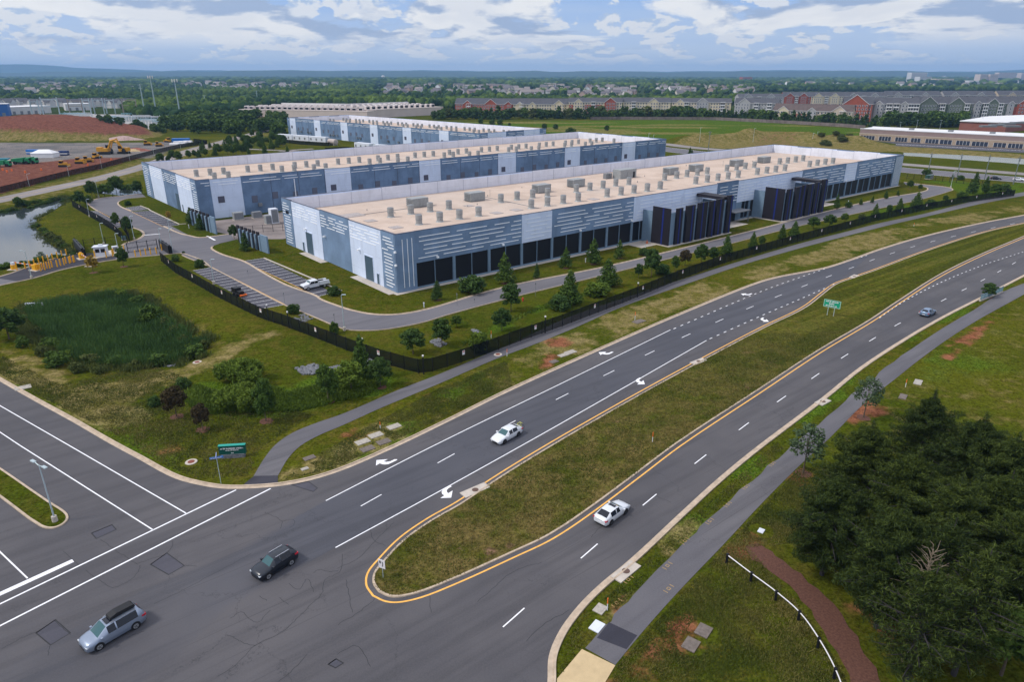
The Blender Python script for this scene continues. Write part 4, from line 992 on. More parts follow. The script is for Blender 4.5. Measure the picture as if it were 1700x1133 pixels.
proto('gold','broadleaf_tree','tree',round_blobs(4,1.3,1.3,44,12),900,.18,L_GOLD,4,1.3,.06,7)
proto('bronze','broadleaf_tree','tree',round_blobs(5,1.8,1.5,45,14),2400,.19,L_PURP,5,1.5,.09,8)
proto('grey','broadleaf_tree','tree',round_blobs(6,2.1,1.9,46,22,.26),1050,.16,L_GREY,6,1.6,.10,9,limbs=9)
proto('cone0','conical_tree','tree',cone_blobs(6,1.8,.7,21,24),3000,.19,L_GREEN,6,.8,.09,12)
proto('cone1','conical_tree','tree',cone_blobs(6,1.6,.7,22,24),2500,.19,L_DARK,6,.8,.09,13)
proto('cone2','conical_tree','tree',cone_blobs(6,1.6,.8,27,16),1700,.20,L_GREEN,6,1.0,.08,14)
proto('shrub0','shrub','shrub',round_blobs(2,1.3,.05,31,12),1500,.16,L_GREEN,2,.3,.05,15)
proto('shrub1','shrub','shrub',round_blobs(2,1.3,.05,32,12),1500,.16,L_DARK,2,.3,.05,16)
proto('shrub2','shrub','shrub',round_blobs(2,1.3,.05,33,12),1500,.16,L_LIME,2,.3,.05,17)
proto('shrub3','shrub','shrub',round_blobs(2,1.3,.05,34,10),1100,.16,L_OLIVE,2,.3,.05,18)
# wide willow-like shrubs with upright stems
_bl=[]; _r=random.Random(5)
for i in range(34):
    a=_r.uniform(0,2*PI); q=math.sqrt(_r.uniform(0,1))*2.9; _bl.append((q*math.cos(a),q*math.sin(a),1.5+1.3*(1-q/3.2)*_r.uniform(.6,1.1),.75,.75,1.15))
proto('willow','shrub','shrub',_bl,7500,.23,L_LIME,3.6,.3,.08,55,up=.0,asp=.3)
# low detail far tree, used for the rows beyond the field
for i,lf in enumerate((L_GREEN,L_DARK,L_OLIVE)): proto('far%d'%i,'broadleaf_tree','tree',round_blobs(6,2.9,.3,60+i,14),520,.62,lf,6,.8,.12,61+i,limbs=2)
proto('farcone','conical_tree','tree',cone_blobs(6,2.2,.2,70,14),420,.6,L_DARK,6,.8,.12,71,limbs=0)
def pine_blobs(H,R,seed):
    r=random.Random(seed); out=[]; br=[]; tiers=15
    for t in range(tiers):
        f=t/(tiers-1); z=H*(.18+.72*f**.85); rad=R*.90*(1-f**3.0)*(.62+.38*min(1,f*3+.25))*r.uniform(.82,1.12)+.35; n=max(5,int(8-3*f))
        for k in range(n):
            a=2*PI*k/n+t*1.3+r.uniform(-.4,.4); l=rad*r.uniform(.6,1.18); up=r.uniform(.12,.34)
            for q in range(7):
                s=.3+.75*q/6; w_=.33*l*(1-.55*s)
                for sd in ((0,) if q>5 else (-1,1)):
                    b=a+sd*w_/max(.5,l*s)*.8; rr=r.uniform(.30,.52); out.append((l*s*math.cos(b),l*s*math.sin(b),z+l*up*s+r.uniform(-.12,.2),rr,rr,rr*.6))
            br.append(((0,0,z-.3),(l*.6*math.cos(a),l*.6*math.sin(a),z+up*l*.5),(l*math.cos(a),l*math.sin(a),z+l*up)))
    for q in range(5): out.append((0,0,H-.9+.25*q,.34-.04*q,.34-.04*q,.3))
    return out,br
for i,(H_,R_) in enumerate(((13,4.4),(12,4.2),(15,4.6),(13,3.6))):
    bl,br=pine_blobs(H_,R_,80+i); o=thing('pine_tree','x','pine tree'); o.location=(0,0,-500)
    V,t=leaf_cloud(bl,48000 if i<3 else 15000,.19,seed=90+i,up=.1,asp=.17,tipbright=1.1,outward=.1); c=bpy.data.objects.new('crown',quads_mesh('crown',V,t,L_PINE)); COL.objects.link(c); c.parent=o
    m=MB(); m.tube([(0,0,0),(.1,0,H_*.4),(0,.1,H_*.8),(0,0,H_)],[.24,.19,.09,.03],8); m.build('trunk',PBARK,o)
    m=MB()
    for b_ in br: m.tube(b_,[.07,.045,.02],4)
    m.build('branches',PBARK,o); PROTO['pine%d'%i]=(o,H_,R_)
def plant(key,p,h,label,group=None,wide=1.0,rz=None):
    o,H_,R_=PROTO[key]; s=h/H_; z=relief1(p.x,p.y)
    return dup(o,label,(p.x,p.y,z),rnd.uniform(0,6.28) if rz is None else rz,(s*wide*rnd.uniform(.82,1.2),s*wide*rnd.uniform(.82,1.2),s),group)
def mulch(p,r):
    m=MB(); n=14; m.add([(0,0,.05)]+[(r*math.cos(2*PI*k/n)*rnd.uniform(.85,1.1),r*math.sin(2*PI*k/n)*rnd.uniform(.85,1.1),-.0) for k in range(n)],[(0,k+1,(k+1)%n+1) for k in range(n)])
    o=m.build('mulch',MULCH); o.location=(p.x,p.y,relief1(p.x,p.y)+.03); return o
_mulchP=[]
def row(lst,fmt,group,mul=False,by=0):
    """lst: (key, px, base row, top row, wide)"""
    lst=sorted(lst,key=lambda t:t[1])
    for i,t in enumerate(lst):
        key,bx,by,ty=t[:4]; wd=t[4] if len(t)>4 else 1.0
        p=G(bx,by); plant(key,p,HT(bx,by,ty),fmt%ordw(i),group,wd)
        if mul: _mulchP.append((p,.9))
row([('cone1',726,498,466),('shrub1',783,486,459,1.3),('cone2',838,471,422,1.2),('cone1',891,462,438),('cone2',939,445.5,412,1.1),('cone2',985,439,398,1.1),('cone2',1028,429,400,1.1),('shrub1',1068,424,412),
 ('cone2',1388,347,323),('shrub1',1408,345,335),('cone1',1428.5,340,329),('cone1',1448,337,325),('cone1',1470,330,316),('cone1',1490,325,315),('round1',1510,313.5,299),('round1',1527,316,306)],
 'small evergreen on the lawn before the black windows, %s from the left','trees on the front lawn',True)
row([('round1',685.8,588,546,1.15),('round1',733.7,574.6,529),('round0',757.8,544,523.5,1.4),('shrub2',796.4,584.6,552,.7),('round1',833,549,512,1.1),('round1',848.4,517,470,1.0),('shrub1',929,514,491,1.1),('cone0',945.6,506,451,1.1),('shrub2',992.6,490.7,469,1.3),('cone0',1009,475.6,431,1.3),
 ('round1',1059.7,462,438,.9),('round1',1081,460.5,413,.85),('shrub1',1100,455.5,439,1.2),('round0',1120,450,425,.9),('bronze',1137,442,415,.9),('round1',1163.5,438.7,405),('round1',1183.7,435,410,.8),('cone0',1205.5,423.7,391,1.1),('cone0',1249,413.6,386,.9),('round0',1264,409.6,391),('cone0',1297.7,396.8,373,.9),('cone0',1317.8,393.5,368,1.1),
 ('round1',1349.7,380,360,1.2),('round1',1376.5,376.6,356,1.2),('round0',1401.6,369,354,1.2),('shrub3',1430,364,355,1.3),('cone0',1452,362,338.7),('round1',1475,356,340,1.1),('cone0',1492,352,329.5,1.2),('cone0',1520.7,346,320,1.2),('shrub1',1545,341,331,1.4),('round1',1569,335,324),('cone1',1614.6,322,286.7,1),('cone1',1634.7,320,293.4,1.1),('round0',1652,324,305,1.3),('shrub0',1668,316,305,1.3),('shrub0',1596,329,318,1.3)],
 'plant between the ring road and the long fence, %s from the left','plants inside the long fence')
row([('round1',15,562,511,1.3),('shrub0',38.6,574.6,557),('shrub3',70,588,573,1),('shrub0',95.6,605,582,1.1),('shrub3',127,616,600),('shrub3',165,618,606,1.2)],'bush or small tree along the near edge of the reed basin, %s from the left','plants round the reed basin')
row([('shrub0',251,529,498,1.0),('shrub3',275,537,520,1),('shrub3',290,548,532,1),('shrub0',325,587,567,1),('shrub3',340,572,557,1)],'pale bush along the far edge of the reed basin, %s from the left','plants round the reed basin')
plant('willow',G(400,637),4.2,'upper of the two big bright green willow bushes in the grassy hollow',wide=1.05)
plant('willow',G(398,678),4.0,'lower of the two big bright green willow bushes in the grassy hollow',wide=.92)
for key,bx,by,ty,lab,wd in (('bronze',293.4,692,644,'small bronze-leaved tree left of the willow bushes',1),('bronze',337,714,672,'slim sparse sapling below the bronze-leaved tree',.75),('round0',442,700,630,'slim green tree just right of the lower willow bush',.75),('shrub1',257.5,674,658,'small dark bush left of the bronze-leaved tree',.9),
  ('shrub1',305,643,628,'low dark bush above the bronze-leaved tree',1.2),('round0',545,667,607,'slim tree on a mulch ring in the lush green hollow',.8),('round2',583.5,650,600,'wide bright green tree outside the fence corner',1.25),('round1',632,643,594,'darker tree beside the fence corner nearest the path',.95),('cone0',602,630,560,'tall thin bright sapling behind the wide green tree by the fence',.75),
  ('round1',205.6,443,411,'leafy young tree on the mulch ring by the gate road, near the booth',1.0),('gold',155,453,424,'thin yellowish sapling on the lawn by the toll-like barrier',1.1),('grey',68.8,428,407,'small tree at the pond edge beside the yellow bollards',1),('round0',193,377,353,'tree among the left parking bays, the left one of two',.9),('round1',214,389,359,'tree by the inner gate, the right one of two near the left parking bays',.8),
  ('gold',281.5,368,350,'yellow sapling by the parking bays before the middle building',1),('cone1',319,373,346,'left dark conifer before the fins of the middle building',1.3),('cone1',334,381,356,'right dark conifer before the fins of the middle building',1.2),('round1',389,397,373,'dark tree at the upper end of the fins beside the nearest building',.9),('cone1',408,416,387,'dark conifer before the fins beside the nearest building',1.3),
  ('shrub0',292,434,423,'larger bush on the small lawn by the parking bays',1),('shrub1',332,444,431,'round bush at the tip of the small lawn by the parking bays',1),('shrub1',305,421,417,'tiny bush on the kerb of the small lawn',1),('shrub1',488,521,505,'bush at the end of the lower parking bays',.9),('shrub0',555,554,535,'bush by the lamp post on the ring road bend',.7),('shrub1',555,490,475,'dark bush beside the white pickup truck',1.2),('shrub1',212.6,341,333,'bush on the tip of lawn in the far left turning loop',1.1),
  ('grey',1433.5,694,625,'thin see-through tree beside the right-hand path, the farther of two',1.0),('grey',1333,787,703,'thin see-through tree beside the right-hand path, the nearer of two',1.05),('round1',1640,494,470,'dark bushy tree behind the railing by the right-hand kerb',1.2)):
    p=G(bx,by); plant(key,p,HT(bx,by,ty),lab,None,wd)
    if by>430 and key not in('shrub1','shrub0') : _mulchP.append((p,1.0))
for p,r in _mulchP: mulch(p,r)['kind']='structure'
# pond and creek edge
row([('round1',134,342,317,1.2),('round1',153.5,329,300,1),('shrub0',174,320,305,1.4),('round0',193,317,285,1.15),('shrub0',210,312,300,1.6),('round1',229,322,297,1),('shrub0',146,337,325,1.3),('round0',31.8,342,325,1.2)],'tree or bush between the left road and the pond, %s from the left','plants by the pond')
lst=[]
for i in range(26):
    k=i/25; lst.append((rnd.choice(['shrub0','shrub3','shrub1']),-6+128*k,351-25*k+rnd.uniform(-3,3),0))
for i in range(16):
    k=i/15; lst.append((rnd.choice(['shrub3','shrub0']),*(Vector((58,372)).lerp(Vector((122,421)),k)+Vector((rnd.uniform(-2,4),rnd.uniform(-2,2)))),0))
for i in range(14):
    k=i/13; lst.append((rnd.choice(['shrub0','shrub1']),3+118*k,449-23*k-3+rnd.uniform(-1,1),0))
for i,t in enumerate(sorted(lst,key=lambda t:t[1])):
    plant(t[0],G(t[1],t[2]),rnd.uniform(1.0,1.9),'low bush growing on the bank of the pond, %s from the left'%ordw(i),'bushes on the pond bank',1.4)
# young plantation between the left road and the middle building
lst=[]
for i in range(20):
    k=i/19; lst.append((rnd.choice(['cone0','round0','round1']),268+205*k+rnd.uniform(-4,4),272-27*k+rnd.uniform(-3,2)))
for i in range(16): lst.append((rnd.choice(['cone0','round0','cone2']),rnd.uniform(330,480),rnd.uniform(245,258)))
for i in range(34): lst.append((rnd.choice(['round0','round1','cone0']),rnd.uniform(378,474),rnd.uniform(228,247)))
for i,(k,x,y) in enumerate(sorted(lst,key=lambda t:t[1])):
    plant(k,G(x,y),rnd.uniform(4,7.5),'young tree planted beyond the middle building, %s from the left'%ordw(i),'young trees behind the middle building',1.0)
# wood left of the farthest building
lst=[]
for i in range(95):
    x=rnd.uniform(268,480); y=rnd.uniform(193,222); 
    if x<300 and y<203: continue
    lst.append((rnd.choice(['far0','far1','far0']),x,y+ (4 if x>440 else 0)))
for i in range(22): lst.append((rnd.choice(['far1','far0']),rnd.uniform(165,275),rnd.uniform(215,222)))
for i,(k,x,y) in enumerate(sorted(lst,key=lambda t:t[1])):
    plant(k,G(x,y),rnd.uniform(8,12) if x>275 else rnd.uniform(4,7),'dark tree of the wood beside the farthest striped building, %s from the left'%ordw(i),'trees of the left wood',1.15)
# dense tree row beyond the field, and single trees on it
lst=[]
for i in range(88):
    k=i/87; x=722+k*(1470-722); yb=np.interp(x,[722,1190,1440,1480],[199,197.5,211,213]); lst.append((rnd.choice(['far0','far1','far1','farcone','far2'] if x<1150 else ['far1','farcone','farcone','far0']),x+rnd.uniform(-3,3),float(yb)-rnd.uniform(0,2.2)))
for i in range(34): lst.append((rnd.choice(['far0','far1','far1']),rnd.uniform(1470,1600),rnd.uniform(206,212)))
for i,(k,x,y) in enumerate(sorted(lst,key=lambda t:t[1])):
    plant(k,G(x,y),rnd.uniform(9,14) if x<1190 or x>1470 else rnd.uniform(8,12.5),'tree in the row between green field and apartments, %s from the left'%ordw(i),'tree row before the apartments',1.1)
for i,(x,y,h) in enumerate([(798,206,6),(817,208,6),(830,208,6),(904,214,5),(922,215,5),(948,229,8),(846,209,3),(1007,217,5)]):
    plant('far1',G(x,y),h,'single dark tree standing on the near edge of the green field, %s from the left'%ordw(i),'single trees by the field',1.0)
row([('cone1',1145,258,245),('cone1',1148,259,249,1.3),('cone1',1171,260,252)],'small conifer left of the distant highway pole, %s from the left','conifers by the far highway')
row([('shrub1',1538,290,281,1.5),('cone1',1581,297,288),('shrub1',1594,299,291)],'bush by the far end fence, %s from the left','bushes by the far fence')
# pines of the right foreground
PT=[(1555,648,14,2),(1640,688,14,0),(1452,700,12.5,1),(1530,745,14,0),(1398,788,11.5,1),(1600,790,14,2),(1685,780,14,0),(1505,838,13,1),(1590,860,12.5,3),(1560,935,12.5,3),(1650,905,13,3),(1740,830,15,2),(1695,720,14,1)]
for i,(x,y,h,k) in enumerate(PT):
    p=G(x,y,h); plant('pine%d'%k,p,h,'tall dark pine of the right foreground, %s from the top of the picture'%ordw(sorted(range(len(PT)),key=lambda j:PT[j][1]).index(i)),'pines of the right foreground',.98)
plant('round0',G(1700,1010,7),7,'bright green leafy tree at the bottom right corner below the pines',None,1.15)
# a dead branchy pine among them
r=thing('dead_tree','bare grey branches of a dead tree among the dark pines','tree',(*G(1545,930,10.5),0)); m=MB(); q=random.Random(9)
m.tube([(0,0,0),(.1,0,5),(0,0,11.5)],[.18,.12,.03],6)
for i in range(46):
    z=7+4.3*i/46; a=i*2.4; l=2.4*(1-(z-7)/6); m.tube([(0,0,z),(l*.5*math.cos(a),l*.5*math.sin(a),z+.5),(l*math.cos(a+.3),l*math.sin(a+.3),z+.7+q.uniform(-.2,.4))],[.04,.025,.012],4)
m.build('branches',plain('dead_wood',(.19,.15,.11),.9,0,.2,5),r)
# reeds and rank ground cover
def blades(name,poly,n,h,wd,mat_,seed,label,cat,sag=0,flop=.25):
    r=np.random.RandomState(seed); P=np.array([(p[0],p[1]) for p in poly]); lo=P.min(0); hi=P.max(0); X=r.uniform(lo[0],hi[0],n*3); Y=r.uniform(lo[1],hi[1],n*3)
    ok=sdf(poly,X,Y)+3*(fbm(X/4,Y/4)-.5)>0; X=X[ok][:n]; Y=Y[ok][:n]; Z=relief(X,Y); n=len(X); cl=fbm(X/5,Y/5,3)
    a=r.uniform(0,6.28,n); hh=h*r.uniform(.6,1.2,n)*(.6+.8*cl); dx=np.cos(a)*wd; dy=np.sin(a)*wd; tx=r.normal(0,flop,n)*hh; ty=r.normal(0,flop,n)*hh
    V=np.stack([np.stack([X-dx,Y-dy,Z-.1],1),np.stack([X+dx,Y+dy,Z-.1],1),np.stack([X+tx+dx*.3,Y+ty+dy*.3,Z+hh],1),np.stack([X+tx-dx*.3,Y+ty-dy*.3,Z+hh],1)],1).reshape(-1,3)
    t=np.repeat(np.clip((cl-.25)*1.3+r.uniform(-.15,.3,n),0,1),4); o=bpy.data.objects.new(name,quads_mesh(name,V,t,mat_)); COL.objects.link(o); tag(o,label,cat,None,'stuff')
blades('reeds',MARSH,34000,1.7,.09,L_REED,1,'dense dark green reeds filling the hollow basin','reeds')
blades('reeds',GL([(70,560),(110,560),(170,575),(240,580),(300,575),(335,570),(330,582),(285,598),(218,603),(140,602),(102,580)]),6000,1.3,.12,L_LIME,9,'bright green reeds along the near edge of the basin','reeds')
for _i,(_x,_y) in enumerate([(110,590),(150,598),(190,600),(225,603),(262,598),(84,572),(60,552),(305,560),(312,572),(200,488),(228,500)]): plant(rnd.choice(['shrub0','shrub3','shrub2']),G(_x,_y),rnd.uniform(1.2,2.2),'leafy bush growing at the rim of the reeds, %s from the left'%ordw(sorted([110,150,190,225,262,84,60,305,312,200,228]).index(_x)),'bushes in the reed rim',1.3)
blades('ground_cover',GL([(305,655),(330,642),(360,650),(450,640),(480,655),(520,640),(600,625),(640,640),(600,660),(480,685),(350,688),(310,678)]),16000,.55,.14,L_LIME,2,'bright green weeds round the willow bushes','weeds',0,.5)
blades('ground_cover',GL([(770,575),(850,535),(940,500),(990,488),(985,480),(880,515),(790,560),(765,568)]),5000,.4,.14,L_LIME,3,'bright green weeds in the ditch inside the long fence','weeds',0,.5)
ED=offs(MARSH,0); 
def ringpts(poly,n,lo,hi,seed):
    r=random.Random(seed); P=poly+[poly[0]]; L=plen(P); out=[]
    for i in range(n):
        p,d=along(P,r.uniform(0,L)); out.append(p+Vector((-d.y,d.x))*r.uniform(lo,hi))
    return out
for pts,nm,lab,m_,h_,n_ in ((ringpts(MARSH,420,-3.5,2.5,4),'rough_grass','rough tufted grass fringing the reed basin',L_OLIVE,1.0,60),(ringpts(POND,300,-4,1.5,5),'rough_grass','rough tufted grass fringing the pond',L_OLIVE,.8,40)):
    r=np.random.RandomState(8); VV=[];TT=[]
    for p in pts:
        X=p.x+r.normal(0,.55,n_); Y=p.y+r.normal(0,.55,n_); Z=relief(X,Y); a=r.uniform(0,6.28,n_); hh=h_*r.uniform(.5,1.2,n_); dx=np.cos(a)*.09; dy=np.sin(a)*.09; tx=r.normal(0,.35,n_)*hh; ty=r.normal(0,.35,n_)*hh
        VV.append(np.stack([np.stack([X-dx,Y-dy,Z-.1],1),np.stack([X+dx,Y+dy,Z-.1],1),np.stack([X+tx+dx*.3,Y+ty+dy*.3,Z+hh],1),np.stack([X+tx-dx*.3,Y+ty-dy*.3,Z+hh],1)],1).reshape(-1,3)); TT.append(np.repeat(np.clip(r.uniform(0,.5)+r.uniform(0,.5,n_),0,1),4))
    o=bpy.data.objects.new(nm,quads_mesh(nm,np.concatenate(VV),np.concatenate(TT),m_)); COL.objects.link(o); tag(o,lab,'grass',None,'stuff')
# short grass standing up from the lawns nearest the camera
def tufts(name,poly,n,h,wd,z0,seed,label,lo=0):
    r=np.random.RandomState(seed); P=np.array([(p[0],p[1]) for p in poly]); a0=P.min(0); a1=P.max(0); X=r.uniform(a0[0],a1[0],n*4); Y=r.uniform(a0[1],a1[1],n*4)
    ok=(sdf(poly,X,Y)>-.08)&(fbm(X/2.2+3,Y/2.2,3)+r.uniform(-.25,.25,len(X))>.36); X=X[ok][:n]; Y=Y[ok][:n]; n=len(X); Z=relief(X,Y)+z0; g=fbm(X/1.7,Y/1.7,3); a=r.uniform(0,6.28,n); hh=h*r.uniform(.5,1.3,n)*(.5+g); dx=np.cos(a)*wd; dy=np.sin(a)*wd; tx=r.normal(0,.6,n)*hh; ty=r.normal(0,.6,n)*hh
    ks=np.ones(n,bool)
    for sp in SLABS: ks&=np.hypot(X-sp.x,Y-sp.y)>1.3
    X,Y,Z,dx,dy,tx,ty,hh=(q[ks] for q in (X,Y,Z,dx,dy,tx,ty,hh)); n=len(X)
    V=np.stack([np.stack([X-dx,Y-dy,Z-.03],1),np.stack([X+dx,Y+dy,Z-.03],1),np.stack([X+tx+dx*.4,Y+ty+dy*.4,Z+hh],1),np.stack([X+tx-dx*.4,Y+ty-dy*.4,Z+hh],1)],1).reshape(-1,3)
    t=np.repeat(np.clip((fbm(X/6+9,Y/6,3)-.3)*1.6+r.uniform(-.35,.35,n),0,1),4); o=bpy.data.objects.new(name,quads_mesh(name,V,t,L_TURF)); COL.objects.link(o); tag(o,label,'grass',None,'stuff')
SLABS=GL([(654,708.7),(623.7,723),(602,734),(637,734),(610,745.6),(513.5,760.8),(506,779),(317.5,767.5),(1168,1048),(1147,1071),(996.5,1012),(991,1041),(1263.6,882),(327,599.5),(1039,950),(1030,957),(789,815)])
L_TURF=leafmat('turf_blades',(.060,.082,.012),(.215,.175,.055))
_md=[p for p in med if p.y<125 and p.x<80]
tufts('grass_blades',_md,70000,.12,.055,.13,21,'coarse grass on the near end of the median')
tufts('grass_blades',GL([(930,1120),(935,1085),(960,1035),(1060,945),(1130,875),(1200,815),(1290,735),(1300,745),(1170,862),(1050,985),(1005,1030),(965,1078)]),30000,.13,.05,.0,22,'rough grass between the right kerb and the path')
tufts('grass_blades',GL([(1025,1110),(1080,1045),(1205,910),(1330,775),(1400,790),(1330,900),(1240,910),(1310,985),(1400,1120),(1420,1200),(1000,1200)]),70000,.11,.05,.0,23,'grass inside the curved white rail')
tufts('grass_blades',GL([(470,799),(520,760),(600,715),(730,645),(840,600),(850,640),(740,692),(640,738),(560,775)]),35000,.11,.06,.0,24,'grass on the verge by the pale slabs')
tufts('grass_blades',GL([(0,590),(100,640),(250,600),(330,640),(520,690),(430,745),(410,790),(330,795),(280,775),(180,715),(60,655),(0,620)]),50000,.11,.07,.0,25,'grass on the corner lawn round the entrance sign')
# mulch strip and stones
MB_=smooth(GL([(1236,912),(1244,905),(1262,906),(1290,925),(1330,955),(1370,990),(1410,1040),(1440,1090),(1470,1150),(1480,1200),(1425,1200),(1415,1140),(1390,1085),(1355,1030),(1320,985),(1280,950),(1250,928)]),3)
MB_=[p+Vector((rnd.uniform(-.22,.22),rnd.uniform(-.22,.22))) for p in MB_]; sheet('mulch_strip',MB_,.02,MULCH)
def stones(poly,n,s,seed,label):
    r=random.Random(seed); P=[(p[0],p[1]) for p in poly]; m=MB(); lo=[min(p[i] for p in P) for i in (0,1)]; hi=[max(p[i] for p in P) for i in (0,1)]
    X=np.array([r.uniform(lo[0],hi[0]) for _ in range(n*3)]); Y=np.array([r.uniform(lo[1],hi[1]) for _ in range(n*3)]); ok=sdf(poly,X,Y)>0
    for x,y in list(zip(X[ok],Y[ok]))[:n]:
        q=s*r.uniform(.5,1.2); V=[(x+q*math.cos(a)*r.uniform(.7,1.2),y+q*math.sin(a)*r.uniform(.7,1.2),z*q) for z in (0,.55) for a in (0,1.26,2.5,3.8,5)]; z0=relief1(x,y)
        V=[(a,b,c+z0) for a,b,c in V]+[(x,y,z0+q*.9)]; m.add(V,[(k,(k+1)%5,5+(k+1)%5,5+k) for k in range(5)]+[(5+k,5+(k+1)%5,10) for k in range(5)])
    o=m.build('riprap',M_STONE); tag(o,label,'stones',None,'stuff')
stones(GL([(492,612),(520,605),(545,612),(575,605),(572,612),(540,622),(500,622)]),260,.35,1,'grey riprap stones in the lush green hollow')
stones(GL([(714,565),(728,563),(742,572),(730,577),(715,571)]),90,.3,2,'grey stones around the small tree near the fence corner')
stones(GL([(602,600),(615,597),(625,606),(612,610)]),60,.35,3,'pale stones outside the fence beneath the corner trees')
stones(GL([(265,600),(290,590),(300,594),(285,603)]),80,.3,4,'pale stones at the outlet of the reed basin')
stones(GL([(782,547),(792,548),(800,556),(790,558)]),60,.3,6,'grey stones in the ditch inside the long fence')
stones(GL([(486,528),(505,522),(520,530),(500,537)]),70,.25,7,'grey stones between the ring road and the fence')
# ---------------------------------------------------------------- vehicles
def paint(name,c,metal=.1): 
    t=MT(name,.28,metal,.5); t.b.inputs['Coat Weight'].default_value=.5; t.b.inputs['Coat Roughness'].default_value=.1; return t.col(c)
P_WHITE=paint('white_paint',(.66,.68,.72)); P_SILV=paint('silver_blue_paint',(.26,.31,.40),.5); P_BLACK=paint('black_paint',(.004,.008,.016)); P_BLUE=paint('blue_grey_paint',(.16,.24,.36),.35)
V_GLASS=MT('car_glass',.06,0,.6).col((.035,.095,.105)); V_DARK=MT('dark_glass',.1,0,.5).col((.008,.010,.018)); V_TYRE=MT('tyre',.85).col((.015,.015,.017)); V_RIM=plain('alloy',(.42,.43,.45),.35,.6,0); V_RIMD=plain('dark_alloy',(.05,.05,.055),.4,.4,0)
V_BLK=plain('black_plastic',(.015,.015,.017),.5,0,0); V_RED=plain('red_lens',(.45,.015,.03),.25,0,0,1,.5); V_LAMP=plain('clear_lens',(.62,.66,.70),.15,0,0,1,.6); V_PLATE=plain('number_plate',(.6,.6,.62),.5,0,0)
# station: x, half width, bottom, belt, roof height, roof half width
SED=[(2.42,.55,.38,.54,.56,.45),(2.32,.78,.24,.64,.68,.62),(2.05,.88,.20,.73,.79,.72),(1.45,.92,.20,.86,.91,.76),(1.05,.92,.20,.92,.98,.78),(.30,.92,.20,.95,1.38,.64),(-.30,.92,.20,.96,1.47,.66),(-.40,.92,.20,.96,1.47,.66),(-1.30,.92,.20,.98,1.41,.64),(-2.02,.90,.22,1.01,1.09,.74),(-2.30,.85,.26,.98,1.04,.70),(-2.43,.72,.40,.84,.88,.58)]
SUV=[(2.25,.60,.42,.70,.74,.50),(2.15,.80,.28,.84,.90,.64),(1.90,.90,.24,.94,1.0,.70),(1.35,.93,.24,1.02,1.07,.72),(.95,.93,.24,1.06,1.12,.72),(.35,.93,.24,1.08,1.60,.60),(-.20,.93,.24,1.09,1.66,.61),(-.30,.93,.24,1.09,1.66,.61),(-1.45,.92,.24,1.13,1.60,.58),(-1.60,.92,.26,1.14,1.58,.58),(-2.10,.88,.30,1.12,1.22,.66),(-2.27,.78,.42,.95,1.0,.60)]
VAN=[(2.52,.60,.40,.66,.70,.50),(2.42,.84,.26,.80,.86,.66),(2.15,.95,.22,.90,.98,.74),(1.75,.98,.22,.99,1.06,.78),(1.45,.98,.22,1.04,1.10,.80),(.62,.98,.22,1.07,1.66,.68),(-.05,.98,.22,1.08,1.74,.70),(-.15,.98,.22,1.08,1.74,.70),(-1.9,.98,.22,1.12,1.74,.68),(-2.15,.97,.24,1.13,1.72,.67),(-2.45,.92,.30,1.10,1.28,.72),(-2.56,.82,.42,.90,.95,.66)]
HAT=[(2.15,.55,.38,.58,.60,.45),(2.05,.78,.24,.70,.74,.60),(1.80,.87,.20,.80,.85,.66),(1.30,.90,.20,.90,.94,.68),(.95,.90,.20,.94,.99,.68),(.25,.90,.20,.96,1.40,.56),(-.30,.90,.20,.97,1.46,.57),(-.40,.90,.20,.97,1.46,.57),(-1.35,.90,.20,1.00,1.40,.54),(-1.45,.90,.22,1.01,1.38,.54),(-2.05,.86,.26,1.00,1.08,.64),(-2.18,.76,.40,.88,.92,.58)]
